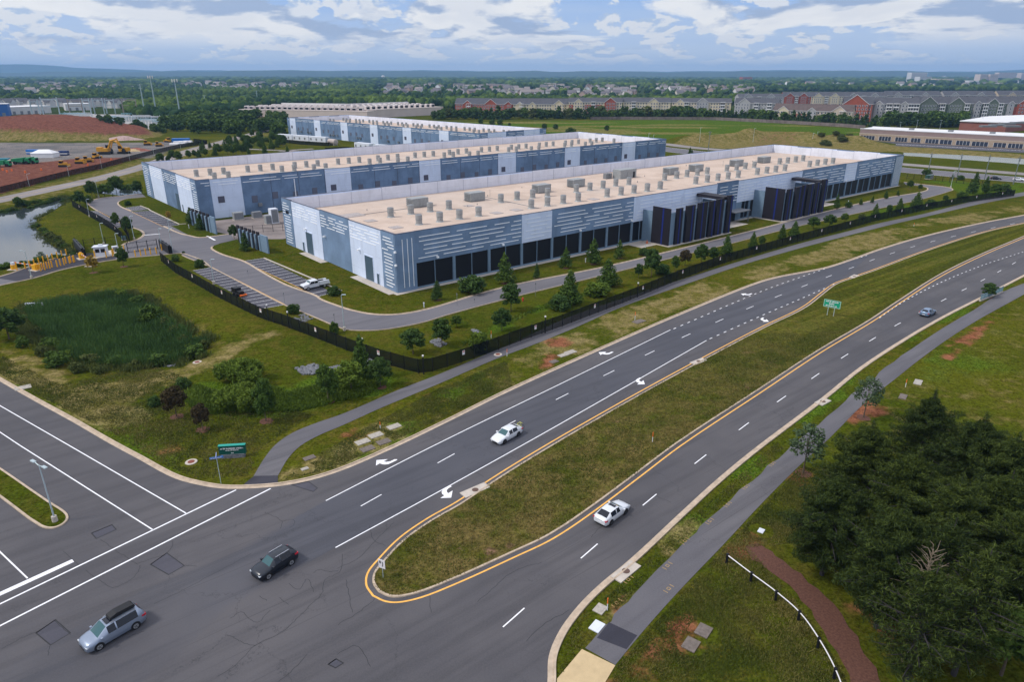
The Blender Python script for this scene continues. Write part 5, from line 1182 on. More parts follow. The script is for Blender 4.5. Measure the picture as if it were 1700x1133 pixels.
def car(name,label,cat,ST,m,Pf,Pr,nearleft,wb,wr=.34,rim=None,glass=None,extra=None,group=None,k=1.0):
    d=(Pf-Pr).normalized(); n=Vector((-d.y,d.x)); mid=(Pf+Pr)/2; w=ST[4][1]; c=mid-n*(w-.1)*(1 if nearleft else -1)*k
    r=thing(name,label,cat,(c.x,c.y,.004),math.atan2(d.y,d.x),group,(k,k,k)); glass=glass or V_GLASS; rim=rim or V_RIM
    def ring(s):
        x,w,zb,zt,zr,wr_=s; half=[(w*.90,zb),(w*.985,zb+.10),(w,zb+(zt-zb)*.55),(w*.965,zt),(wr_,zr),(wr_*.90,zr+.02),(0,zr+.05)]
        return [(x,-y,z) for y,z in half]+[(x,y,z) for y,z in half[-2::-1]]
    R=[ring(s) for s in ST]; nj=13; tags={'body':[]}
    for i in range(len(ST)-1):
        for j in range(nj-1):
            t='body'; gi=i
            if j in (3,8) and i in (5,7):
                t='side_window_%d'%(0 if j==3 else 1)
            if j in (5,6):
                if i==4: t='windscreen'
                if (i==8 and ST is SED) or (i==9 and ST is not SED): t='rear_window'
            tags.setdefault(t,[]).append((i,j))
    for t,fs in tags.items():
        mbx=MB(); idx={}
        for i,j in fs:
            f=[]
            for a,b in ((i,j),(i+1,j),(i+1,j+1),(i,j+1)):
                if (a,b) not in idx: idx[(a,b)]=len(mbx.v); mbx.v.append(R[a][b])
                f.append(idx[(a,b)])
            mbx.f.append(tuple(f)); mbx.mi.append(0)
        if t=='body':
            b0=len(mbx.v); mbx.v+=R[0]; mbx.f.append(tuple(range(b0,b0+nj))); b1_=len(mbx.v); mbx.v+=R[-1]; mbx.f.append(tuple(range(b1_+nj-1,b1_-1,-1))); mbx.mi+=[0,0]
        nm=t if not t.startswith('side') else 'side_window'
        mesh_obj(nm,mbx.v,mbx.f,m if t=='body' else (glass if t in('windscreen',) else V_DARK),r,None,True)
    wm_=MB(); wm_.T=Matrix.Rotation(PI/2,4,'X'); wm_.cyl(0,0,-.12,.12,wr,wr,16)
    tyre=wm_.build('wheel',V_TYRE,link=False); rm=MB(); rm.T=Matrix.Rotation(PI/2,4,'X'); rm.cyl(0,0,-.128,.128,wr*.68,wr*.62,12)
    for a in range(5): rm.box(-.02,0,-.135,.02,wr*.6,.135,1,rz=a*1.257,c=(0,0))
    rimo=rm.build('rim',[rim,V_RIMD],link=False); ar=MB(); ar.T=Matrix.Rotation(PI/2,4,'X'); ar.cyl(0,0,-.05,.05,wr*1.2,wr*1.2,18); aro=ar.build('wheel_arch',V_BLK,link=False)
    for sx in (1,-1):
        for sy in (1,-1):
            o=bpy.data.objects.new('wheel',tyre.data); COL.objects.link(o); o.parent=r; o.location=(sx*wb/2,sy*(w-.10),wr)
            q=bpy.data.objects.new('rim',rimo.data); COL.objects.link(q); q.parent=o
            q=bpy.data.objects.new('wheel_arch',aro.data); COL.objects.link(q); q.parent=r; q.location=(sx*wb/2,sy*(w-.045),wr+.02)
    for o in (tyre,rimo,aro): bpy.data.objects.remove(o)
    f=ST[1]; b=ST[-2]
    for sy in (1,-1):
        q=MB(); q.box(f[0]-.25,sy*f[1]*.55,f[3]-.13,f[0]+.06,sy*(f[1]+.03),f[3]-.01); q.build('headlight',V_LAMP,r)
        q=MB(); q.box(b[0]-.10,sy*b[1]*.62,b[3]-.20,b[0]+.28,sy*(b[1]+.035),b[3]-.03); q.build('taillight',V_RED,r)
        q=MB(); q.box(ST[4][0]-.30,sy*(w+.0),ST[4][3]-.02,ST[4][0]-.12,sy*(w+.2),ST[4][3]+.13); q.build('mirror',m,r)
        q=MB(); q.box(-1.35,sy*(w-.02),ST[6][3]-.16,-1.15,sy*(w+.015),ST[6][3]-.13); q.box(-.25,sy*(w-.02),ST[6][3]-.16,-.05,sy*(w+.015),ST[6][3]-.13); q.build('door_handles',m,r)
    q=MB(); q.box(ST[0][0]-.02,-.42,ST[0][2]-.04,ST[0][0]+.03,.42,ST[0][2]+.09); q.build('grille',V_BLK,r)
    q=MB(); q.box(ST[-1][0]-.03,-.26,ST[-1][2]+.10,ST[-1][0]+.01,.26,ST[-1][2]+.24); q.build('number_plate',V_PLATE,r)
    q=MB(); q.box(-wb/2+.4,-(w-.12),.16,wb/2-.4,w-.12,.3); q.box(ST[-1][0]+.02,-ST[-1][1]*.9,ST[-1][2]-.14,ST[-1][0]+.4,ST[-1][1]*.9,ST[-1][2]); q.build('underbody',V_BLK,r)
    return r
v=car('minivan','silver blue minivan with a black roof box, crossing the junction at bottom left','minivan',VAN,P_SILV,G(165.5,1080),G(227,1044),True,3.05,.35)
q=MB(); prof=[(-1.95,-.02),(-2.05,.12),(-1.9,.30),(-.5,.36),(.05,.22),(.15,.05),(.05,-.02)]; q.profile([(a,b+1.86) for a,b in prof],-.42,.38,0); fixn(q.build('roof_box',V_BLK,v))
q=MB(); q.box(.0,-.42,1.785,.5,.42,1.80); q.build('sunroof',V_DARK,v)
q=MB(); q.box(-1.9,.60,1.78,.3,.64,1.83); q.box(-1.9,-.64,1.78,.3,-.60,1.83); q.build('roof_rails',V_RIM,v)
v=car('suv','black compact SUV with bright roof rails driving through the junction','SUV',SUV,P_BLACK,G(445.7,962.3),G(484.2,938.4),True,2.62,.35)
q=MB()
for s in (1,-1): q.box(-1.4,s*.55,1.69,.1,s*.59,1.74)
q.build('roof_rails',plain('chrome',(.75,.76,.8),.2,.8,0),v)
v=car('sedan','white sedan with a bicycle on its boot, heading to the junction between the white lines','car',SED,P_WHITE,G(837,737.5),G(860.2,724.5),True,2.78,.33,V_RIMD)
bk=thing('bicycle','bicycle with a yellow frame strapped behind the white sedan','bicycle',(0,0,0)); _c=v.matrix_basis
q=MB(); q.tube([(0,-.5,.45),(0,.05,.95),(0,.5,.9)],.035,5); q.tube([(0,-.5,.45),(0,.35,.45),(0,.05,.95)],.03,5); q.build('frame',plain('yellow_frame',(.55,.55,.10),.4,0,0),bk)
for y in (-.55,.5):
    q=MB(); q.tube([(0,y+.33*math.cos(a*.5236),.45+.33*math.sin(a*.5236)) for a in range(13)],.025,4); q.build('wheel',V_TYRE,bk)
q=MB(); q.tube([(-.25,.5,1.0),(.25,.5,1.0)],.02,4); q.build('handlebar',V_BLK,bk)
_p=Matrix.Translation(v.location)@Matrix.Rotation(v.rotation_euler[2],4,'Z')@Vector((-2.66,0,.45)); bk.location=_p; bk.rotation_euler=(0,0,v.rotation_euler[2])
v=car('sedan','white sedan with black sunroof and red tail lights driving away beside the median nose','car',SED,P_WHITE,G(1038,853.5),G(1013.5,872.3),False,2.78,.33,V_RIMD)
q=MB(); q.box(-.28,-.42,1.50,.12,.42,1.53); q.build('sunroof',V_DARK,v)
car('hatchback','small blue grey hatchback driving away up the right-hand road','car',HAT,P_BLUE,G(1552,522),G(1541,527.5),False,2.6,.33,V_RIMD)
car('car','dark blue car on the far highway at the right edge','car',SUV,P_BLACK,G(1661,298.5),G(1646,297.4),True,2.7,.35)
car('suv','white SUV following the dark blue car at the right edge','SUV',SUV,P_WHITE,G(1698,300.5),G(1684.5,299.4),True,2.7,.35)
car('car','white car on the far highway above the roof of the nearest striped building','car',SUV,P_WHITE,G(1192,256),G(1203,256.8),False,2.7,.35)
# service pickup
Pf,Pr=G(510.3,483),G(540.5,476.8); d=(Pf-Pr).normalized(); n=Vector((-d.y,d.x)); c=(Pf+Pr)/2-n*.9
v=thing('pickup_truck','white service pickup truck with a box bed parked in the lower parking bays','pickup truck',(c.x,c.y,.01),math.atan2(d.y,d.x))
q=MB(); q.profile([(3.0,.55),(3.05,1.05),(2.9,1.28),(1.75,1.42),(1.15,1.98),(-.55,2.02),(-.75,1.35),(-.75,.55)],-.95,.95,0); fixn(q.build('cab',P_WHITE,v))
for s in (1,-1):
    q=MB(); q.add([(1.5,s*.965,1.38),(1.08,s*.965,1.86),(.35,s*.965,1.88),(.35,s*.965,1.36)],[(0,1,2,3)]); q.add([(.25,s*.965,1.36),(.25,s*.965,1.88),(-.45,s*.965,1.88),(-.5,s*.965,1.36)],[(0,1,2,3)]); q.build('side_window',V_DARK,v)
    q=MB(); q.box(2.75,s*.6,.9,3.08,s*.965,1.12); q.build('headlight',V_LAMP,v); q=MB(); q.box(1.3,s*.96,1.35,1.45,s*1.25,1.6); q.build('mirror',V_BLK,v)
    q=MB(); q.box(-3.3,s*.55,.75,-.85,s*1.0,1.62); q.build('tool_box',P_WHITE,v)
q=MB(); q.add([(1.70,-.85,1.455),(1.70,.85,1.455),(1.20,.8,1.955),(1.20,-.8,1.955)],[(0,1,2,3)]); q.build('windscreen',V_GLASS,v)
q=MB(); q.box(-3.3,-.55,.75,-.85,.55,.95); q.box(-3.45,-.98,.6,-3.3,.98,1.1); q.build('bed',P_WHITE,v)
q=MB(); q.box(2.98,-.95,.45,3.2,.95,.95); q.box(-3.2,-.8,.45,2.9,.8,.62); q.build('bumper',V_BLK,v)
q=MB(); q.box(-.85,.2,1.9,-.7,.5,2.25); q.box(-2.2,-.2,1.5,-1,.2,1.75); q.build('ladder_rack',V_BLK,v)
for sx in (2.0,-2.05):
    for s in (1,-1):
        q=MB(); q.T=Matrix.Translation((sx,s*.84,.42))@Matrix.Rotation(PI/2,4,'X'); q.cyl(0,0,-.15,.15,.42,.42,16); o=q.build('wheel',V_TYRE,v); q=MB(); q.T=Matrix.Translation((sx,s*.84,.42))@Matrix.Rotation(PI/2,4,'X'); q.cyl(0,0,-.16,.16,.26,.24,10); q.build('rim',V_RIM,o)
# ---------------------------------------------------------------- fences
t=MT('fence_screen',.9,0,.1); tb=t.N('ShaderNodeBsdfTransparent'); ms=t.N('ShaderNodeMixShader'); ms.inputs[0].default_value=.36; out=[x for x in t.nt.nodes if x.type=='OUTPUT_MATERIAL'][0]
t.L(t.b.outputs[0],ms.inputs[1]); t.L(tb.outputs[0],ms.inputs[2]); t.L(ms.outputs[0],out.inputs[0]); M_SCR=t.col((.007,.010,.011))
M_BLK=plain('black_metal',(.012,.013,.017),.5,.2,0); SIGNW=plain('white_sign_face',(.70,.68,.70),.5,0,0); SIGNR=plain('red_sign_band',(.55,.12,.10),.5,0,0)
def fence(label,px,h,step=2.6,screen_=True,signs=0,lights=(),group=None,mat_=None,cat='fence'):
    P=[G(x,y) for x,y in px]; r=thing('black_fence' if mat_ is None else 'fence',label,cat,(0,0,0),0,group); mat_=mat_ or M_SCR
    m=MB(); L=plen(P); zz=lambda p:relief1(p.x,p.y)+.03
    n=max(1,int(L/step)); pts=[along(P,L*k/n)[0] for k in range(n+1)]; Z=[max(-1.5,zz(p)) for p in pts]
    for i in range(n):
        a,b=pts[i],pts[i+1]; d=(b-a).normalized(); q=Vector((-d.y,d.x))*.02
        if screen_: m.add([(a.x+q.x*s,a.y+q.y*s,Z[i]+z) for s in (1,-1) for z in (.05,h)]+[(b.x+q.x*s,b.y+q.y*s,Z[i+1]+z) for s in (1,-1) for z in (.05,h)],[(0,4,5,1),(2,3,7,6),(1,5,7,3)])
        else:
            for z in (.25,h*.55,h-.15): m.tube([(a.x,a.y,Z[i]+z),(b.x,b.y,Z[i+1]+z)],.035,4)
            for k in range(8):
                p=a.lerp(b,(k+.5)/8); m.tube([(p.x,p.y,Z[i]+.1),(p.x,p.y,Z[i]+h)],.018,3)
    m.build('screen' if screen_ else 'rails',mat_ if screen_ else M_BLK,r)
    pm_=MB(); pm_.box(-.06,-.06,-.2,.06,.06,h+.12); pd=pm_.build('post',M_BLK,link=False)
    for i in range(min(n+1,99)):
        o=bpy.data.objects.new('post',pd.data); COL.objects.link(o); o.parent=r; o.location=(pts[i].x,pts[i].y,Z[i])
    if n+1>99:
        m=MB()
        for i in range(99,n+1): m.box(pts[i].x-.06,pts[i].y-.06,Z[i]-.2,pts[i].x+.06,pts[i].y+.06,Z[i]+h+.12)
        o=m.build('post',M_BLK,r); o['kind']='stuff'
    bpy.data.objects.remove(pd)
    for k in range(signs):
        p,d=along(P,L*(k+.5)/signs); q=Vector((d.y,-d.x)); z=zz(p)+h*.55; m=MB(); a=p+q*.06; 
        m.add([(a.x-d.x*.28,a.y-d.y*.28,z),(a.x+d.x*.28,a.y+d.y*.28,z),(a.x+d.x*.28,a.y+d.y*.28,z+.8),(a.x-d.x*.28,a.y-d.y*.28,z+.8)],[(0,1,2,3)],0); a=p+q*.065
        m.add([(a.x-d.x*.2,a.y-d.y*.2,z+.5),(a.x+d.x*.2,a.y+d.y*.2,z+.5),(a.x+d.x*.2,a.y+d.y*.2,z+.72),(a.x-d.x*.2,a.y-d.y*.2,z+.72)],[(0,1,2,3)],1); m.build('warning_sign',[SIGNW,SIGNR],r)
    for (x,y) in lights:
        p=G(x,y); m=MB(); z=zz(p); m.cyl(p.x,p.y,z,z+h+.7,.11,.11,8,0); m.cyl(p.x,p.y,z+h+.7,z+h+.95,.16,.16,8,1); m.build('camera_post',[M_BLK,SIGNW],r)
    return r
FP=[(268,434),(292,454),(322,470.5),(362,494),(402,514),(433,529),(469.5,541),(520,560),(570,580),(618,598),(660,611),(703.5,622),(760,604.7),(795,593),(875,563),(929,544),(1036,503),(1130,464),(1207,436),(1311,406),(1408,380),(1452,367.5),(1532,350),(1600,337),(1683,325.5)]
fence('long black screened fence with small white signs between the path and the ring road',FP,2.5,2.9,True,22,[(703.5,622),(603,592),(446,533),(480,545),(905,553),(1058,494)])
fence('black open fence beside the far highway at the end of the nearest building',[(1505,297),(1570,302),(1625,308),(1683,325.5)],2.3,2.9,False)
fence('black screened fence between the pond lawn and the left parking bays',[(121,343),(137,353),(165,369),(188,383),(205,400)],2.5,2.7,True,3)
fence('short black screened fence beside the tree at the inner gate',[(201,377),(210,389),(216,402)],2.5,2.7,True,1)
fence('low black fence along the water at the far left turning loop',[(160,329),(190,327),(236,321)],1.5,2.6,False)
fence('black fence behind the white booth',[(122,412),(150,410),(184,407),(212,404)],2.4,2.6,False)
fence('black screened construction fence along the left road',[(-90,345),(0,321),(113,292.5),(169,280),(216,266.5),(256,256),(300,245.5),(345,239),(322,236)],2.6,3.0,True)
fence('dark fence round the white generator enclosures',[(463,236),(500,240),(546,243),(548,236)],2.6,4,True)
fence('dark fence in front of the utility yard above the middle roof',[(540,252),(575,250),(622,258)],2.6,4,True)
fence('weathered brown wooden fence behind the green field',[(980,199),(1030,198.5),(1190,199.5),(1300,205),(1400,211),(1436,214)],3.2,5,True,mat_=plain('weathered_wood',(.17,.14,.13),.9,0,.3,.2))
# gates
def gate(label,pa,pb,h,thick=.08,solid=False):
    a,b=G(*pa),G(*pb); d=b-a; r=thing('sliding_gate',label,'gate',(a.x,a.y,0),math.atan2(d.y,d.x)); L=d.length; m=MB()
    for z in (.2,h*.5,h): m.box(0,-.04,z-.05,L,.04,z+.05)
    n=int(L/.35)
    for k in range(n+1): m.box(k*L/n-.015,-.015,.2,k*L/n+.015,.015,h)
    m.build('gate_leaf',M_BLK,r); m=MB()
    for x in (0,L/3,2*L/3,L): m.box(x-.09,-.09,0,x+.09,.09,h+.25)
    m.build('gate_frame',M_BLK,r)
    if solid: m=MB(); m.box(0,-.5,0,L,-.1,h); m.box(0,.1,0,L,.45,h*.9); m.build('drive_housing',M_BLK,r)
gate('wide black sliding gate across the drive before the junction of campus roads',(213,420),(262,413),2.6)
gate('black gate drive box at the right end of the wide sliding gate',(268,411),(284,422),2.4,solid=True)
gate('black open gate leaves at the pond end of the guarded entrance',(127,411),(141,428),2.6,solid=True)
# ---------------------------------------------------------------- street furniture
M_POLE=plain('galvanised_pole',(.42,.50,.53),.5,.2,.05); M_YB=plain('yellow_bollard_paint',(.72,.36,.015),.5,0,.08); M_ORG=plain('orange_plastic',(.75,.16,.03),.5,0,0); M_WP=plain('white_plastic',(.7,.7,.72),.5,0,0)
def lamp(label,bx,by,ty,arm=1.2,rz=0.0,double=False,base=True,r0=.10,mat_=None):
    p=G(bx,by); h=HT(bx,by,ty); r=thing('street_lamp',label,'street lamp',(p.x,p.y,relief1(p.x,p.y)+.03),rz,'street lamps'); m=MB(); m.cyl(0,0,.0,h,r0,r0*.6,8); m.build('pole',mat_ or M_POLE,r)
    if base: m=MB(); m.cyl(0,0,0,.75,.30,.28,12); m.build('base',M_CONC,r)
    for s in ((1,-1) if double else (1,)):
        m=MB(); m.tube([(0,0,h-.15),(s*arm,0,h+.05)],.05,5); m.box(min(s*arm,s*(arm+.75)),-.16,h-.0,max(s*arm,s*(arm+.75)),.16,h+.12); m.build('lamp_head',mat_ or M_POLE,r)
lamp('double-armed grey street lamp on the grass island at the left edge',92,867,772,.8,-.55,True)
lamp('lamp post with a concrete foot on the ring road bend',572,549,490,.1)
lamp('lamp post on the kerb beside the dark entry road at the left',53,463,417,.5,PI)
lamp('lamp post among the lower left parking bays, beside the long fence',355.5,472,431,.2)
lamp('lamp post rising behind the roof of the white booth',173,407,371,.2)
lamp('lamp post just right of the white booth',196,414,388,.2)
lamp('lamp post on the small lawn by the inner gate, below the parking bays',223,398,359,.2)
lamp('tall thin pole at the right end of the sliding gate',269,414,380,.1,base=False)
lamp('tall thin pole between the gate and the forecourt lawn',287,420,380,.1,base=False)
lamp('lamp post at the far end of the turning loop near the water',164,328,300,.3)
lamp('lamp post at the upper end of the left parking bays',149,360,331,.3)
lamp('lamp post on the kerb before the middle building',282,386,366,.1)
lamp('lamp post at the far right tip of the ring road',1578,312,284,.2)
for i,(bx,by,ty) in enumerate([(49,309.5,289),(115,293.5,276),(169.4,280,259),(216,267.6,251),(256,258.5,248),(300,247,237)]):
    lamp('thin lamp beside the black construction fence, %s from the left'%ordw(i),bx,by,ty,.8,1.2,base=False,r0=.08)
def upole(label,bx,by,ty,cross=True):
    p=G(bx,by); h=HT(bx,by,ty); r=thing('utility_pole',label,'utility pole',(p.x,p.y,0),.2,'utility poles'); m=MB(); m.cyl(0,0,0,h,.22,.15,8); m.build('pole',plain('grey_timber',(.14,.17,.17),.9,0,.1),r)
    if cross: m=MB(); m.box(-1.2,-.08,h-1,1.2,.08,h-.8); m.cyl(.4,.2,h-2.4,h-1.4,.22,.22,8); m.build('crossarm',M_GREYD,r)
for i,(bx,by,ty) in enumerate([(1540,288.5,253),(1589,293,255),(1634,298.5,257),(1682,306,259)]): upole('tall pole by the right part of the far highway, %s from the left'%ordw(i),bx,by,ty)
upole('tall thin pole by the highway above the roofs, left of the white car',1175,257,217)
# bollards
bp=thing('bollard','x','bollard'); m=MB(); m.cyl(0,0,0,1.75,.15,.15,10); m.cyl(0,0,1.75,1.82,.15,.08,10); m.build('pipe',M_YB,bp)
def bollards(pts,lab,grp,h=1.0):
    for i,(x,y) in enumerate(sorted(pts)): 
        p=G(x,y); dup(bp,lab%ordw(i),(p.x,p.y,0),0,(1,1,h),grp)
bollards([(28.8,449)]+[(42.6+(111-42.6)*k/9,446.5-(446.5-424.5)*k/9) for k in range(10)],'yellow bollard in the row along the pond kerb, %s from the left','bollards at the entrance')
bollards([(63,450),(68,450),(71,448),(75,448.5),(79,446),(83.3,446),(87,444),(95.5,443.5),(101,441.5),(107,440),(110,437.5),(116,437.5),(117.8,436),(122.6,436),(124,435)],'yellow bollard in the cluster on the dark entry road, %s from the left','bollards at the entrance')
bollards([(158,427.5),(177,428),(187.5,426),(189,423.5),(207,418.5)],'yellow bollard round the white booth, %s from the left','bollards at the entrance')
bollards([(225.3,426.5),(234,425),(242.4,423.5),(250.4,422.5),(260,421.5),(269,416)],'yellow bollard before the wide sliding gate, %s from the left','bollards at the entrance')
for c in kids(bp): bpy.data.objects.remove(c)
bpy.data.objects.remove(bp)
# booth
p=G(169.5,425); r=thing('guard_booth','small white guard booth with dark windows at the entrance','booth',(p.x,p.y,0),.28); m=MB(); m.box(-1.5,-1.1,0,1.5,1.1,2.6); m.build('wall',WHT,r); m=MB(); m.box(-1.75,-1.35,2.6,1.75,1.35,2.8); m.build('roof',WHT,r)
for a,c in ((-1.1,-.1),(.25,1.3)): m=MB(); m.box(a,-1.14,1.2,c,-1.08,2.2); m.build('window',V_DARK,r)
m=MB(); m.box(-1.54,-.6,.1,-1.48,.6,2.2); m.build('door',M_DOOR,r); m=MB(); m.box(-.4,-.4,2.8,.6,.4,3.2); m.build('air_conditioner',WHT,r)
sheet('booth_plinth',GL([(150,431),(196,424),(196,414),(160,420)]),.08,M_CONC)
# barriers
for lab,bx,by,ex,ey in (('red and white barrier with a yellow base at the left end of the entry road',60,449,26,444),('red and white barrier arm beside the black gate leaves',136,430,150,438)):
    p,e=G(bx,by),G(ex,ey); d=e-p; r=thing('barrier_gate',lab,'barrier',(p.x,p.y,0),math.atan2(d.y,d.x)); m=MB(); m.box(-.7,-.5,.15,.7,.5,1.5); m.cyl(-.2,0,1.5,1.8,.4,.3,10); m.build('housing',M_YB,r); m=MB(); L=d.length; n=8
    for k in range(n): m.box(.4+k*(L-.4)/n,-.06,1.2,.4+(k+1)*(L-.4)/n,.06,1.4,k%2)
    m.build('arm',[SIGNW,M_ORG],r); m=MB(); m.box(-1.3,-1,0,1.5,1,.15); m.build('plinth',M_CONC,r)
for lab,bx,by in (('yellow hatched crash drum beside the thin yellow sapling','151','442'),('orange and yellow drum with a white disc at the left end of the bollards','23','448')):
    p=G(float(bx),float(by)); r=thing('crash_drum',lab,'drum',(p.x,p.y,0)); m=MB(); m.cyl(0,0,.15,1.3,.6,.5,12); m.build('drum',M_YB,r); m=MB(); m.box(-1.2,-.9,0,1.2,.9,.15); m.build('plinth',M_CONC,r); m=MB(); m.cyl(0,.1,1.3,1.9,.45,.45,12); m.build('cap',WHT,r)
r=yard_box('control_cabinet','small pale control cabinet right of the white booth','cabinet',G(192,418),1.4,1,1.6,WHT); r=yard_box('transformer','green transformer box by the far end fence','transformer',G(1542,297),4,2.2,1.8,plain('green_steel',(.03,.08,.06),.5,0,0)); yard_box('control_cabinet','small teal cabinet against the short fence at the inner gate','cabinet',G(206,399),1.0,.8,1.3,plain('teal_steel',(.12,.25,.27),.5,0,0))
# road signs
def bars(m,rows,x0,x1,seed,y=-.045,mi=1):
    r=random.Random(seed)
    for z,h,a,b in rows:
        x=x0+(x1-x0)*a; e=x0+(x1-x0)*b
        while x<e:
            w_=h*r.uniform(.35,.75); m.box(x,y,z,min(x+w_,e),y+.02,z+h*r.choice((1,1,.7)),mi); x+=w_+h*r.choice((.18,.18,.6))
SG=plain('green_sign_face',(.004,.30,.17),.4,0,0); SGD=plain('dark_green_sign_face',(.005,.075,.06),.5,0,0); SGL=plain('green_top',(.02,.30,.24),.5,0,0); SB=plain('blue_sign_face',(.02,.16,.50),.4,0,0)
pa,pb=G(1371.5,524),G(1384.5,526.5); d=pb-pa; r=thing('road_sign','green road sign on two posts standing on the grass median','road sign',(pa.x,pa.y,.1),math.atan2(d.y,d.x)-.0)
L=d.length; W_=3.3; m=MB(); m.box(.1,-.04,0,.2,.06,2.2); m.build('post',M_POLE,r); m=MB(); m.box(L-.2,-.04,0,L-.1,.06,2.2); m.build('post',M_POLE,r)
m=MB(); c=L/2; m.box(c-W_/2,-.06,1.75,c+W_/2,-.02,3.35,0); m.box(c-W_/2+.06,-.07,1.80,c+W_/2-.06,-.062,1.86,1); m.box(c-W_/2+.06,-.07,3.24,c+W_/2-.06,-.062,3.30,1); m.box(c-W_/2+.06,-.07,1.86,c-W_/2+.12,-.062,3.24,1); m.box(c+W_/2-.12,-.07,1.86,c+W_/2-.06,-.062,3.24,1)
bars(m,[(2.85,.27,.12,.85),(2.42,.27,.33,.62),(2.0,.24,.15,.8)],c-W_/2,c+W_/2,3,-.08); m.build('sign_panel',[SG,SIGNW],r)
p=G(388,759); r=thing('monument_sign','dark green entrance sign with white lettering on a stone base by the corner kerb','sign',(p.x,p.y,-.03),.12); m=MB(); m.box(-1.45,-.3,0,1.45,.3,.55); m.build('stone_base',M_STONE,r)
m=MB(); m.box(-1.65,-.22,.55,1.65,.22,1.75,0); m.box(-1.68,-.25,1.75,1.68,.25,1.83,2); bars(m,[(1.32,.17,.05,.94),(1.08,.12,.25,.75),(.68,.12,.45,.55)],-1.6,1.6,5,-.25); m.build('sign_panel',[SGD,SIGNW,SGL],r)
p=G(367,803); h=HT(367,803,761); r=thing('street_name_sign','crossed blue street name blades on a thin post by the corner kerb','street sign',(p.x,p.y,-.03),.35); m=MB(); m.cyl(0,0,0,h,.04,.04,6); m.build('post',M_POLE,r)
m=MB(); m.box(-.75,-.03,h-.05,.75,.03,h+.2,0); bars(m,[(h,.12,.08,.92)],-.75,.75,2,-.045); m.build('name_blade',[SB,SIGNW],r); m=MB(); m.box(-.03,-.65,h+.24,.03,.65,h+.46,0); m.build('name_blade',[plain('pale_blue_face',(.30,.36,.62),.4,0,0)],r)
p=G(636,962); h=HT(636,962,931.5); r=thing('keep_right_sign','white sign with black arrow signs on a post at the median nose','road sign',(p.x,p.y,.1),-.45); m=MB(); m.cyl(0,.04,0,h,.035,.035,6); m.build('post',M_POLE,r)
m=MB(); m.box(-.38,-.03,h-1.0,.38,.0,h,0); m.box(-.25,-.05,h-.45,-.1,-.04,h-.15,1,rz=0); m.tube([(.06,-.045,h-.75),(.12,-.045,h-.6),(.14,-.045,h-.35),(.06,-.045,h-.2)],.035,5,1); m.build('sign_panel',[SIGNW,V_BLK],r)
# markers, hydrant, covers
def marker(label,bx,by,ty):
    p=G(bx,by); h=min(2.2,HT(bx,by,ty)); r=thing('marker_post',label,'marker post',(p.x,p.y,relief1(p.x,p.y)+.03),0,'utility marker posts'); m=MB(); m.cyl(0,0,0,h*.55,.05,.05,8); m.build('lower_tube',M_WP,r); m=MB(); m.cyl(0,0,h*.55,h,.055,.055,8); m.build('upper_tube',M_ORG,r)
for a in (('orange marker post by the pale slabs on the verge left of the white sedan',631.4,712,701),('orange and white marker post on the edge of the path below the fence',841.7,592,580),('orange marker post by the concrete slab on the upper verge',1054,532,518),('orange and white marker post on the median grass',1083,735,718),('orange marker post in the ditch inside the long fence',815.5,562,549),('orange and white marker post by the stone at the bottom right path',1008,1014,994),('leaning white marker with an orange patch on the right-hand grass',1503,643,630),('white marker post on the verge at the upper right of the carriageway',1517,376,370)): marker(*a)
p=G(868,500.5); r=thing('fire_hydrant','red fire hydrant on the strip between the ring road and the fence','hydrant',(p.x,p.y,0)); m=MB(); m.cyl(0,0,0,.7,.16,.15,10); m.cyl(0,0,.7,.9,.18,.08,10); m.box(-.28,-.08,.42,.28,.08,.58); m.build('body',plain('red_iron',(.5,.05,.03),.5,0,0),r)
def slab(name,label,bx,by,w_,d_,m_,ang=ROADANG,th=.09,cover=None,cat='utility cover'):
    p=G(bx,by); r=thing(name,label,cat,(p.x,p.y,relief1(p.x,p.y)),ang); m=MB(); m.box(-w_/2,-d_/2,-.1,w_/2,d_/2,th); m.build('slab',m_,r)
    m=MB()
    if cover=='round': m.cyl(0,0,th,th+.02,.4,.4,16)
    else: m.box(-w_*.32,-d_*.3,th,w_*.32,d_*.3,th+.015)
    m.build('lid',plain('iron_lid',(.12,.075,.06),.7,.2,.2,4) if cover else m_,r)
PALE=plain('weathered_concrete',(.36,.33,.29),.9,0,.2,3); DSL=plain('dark_concrete',(.15,.125,.11),.9,0,.25,3)
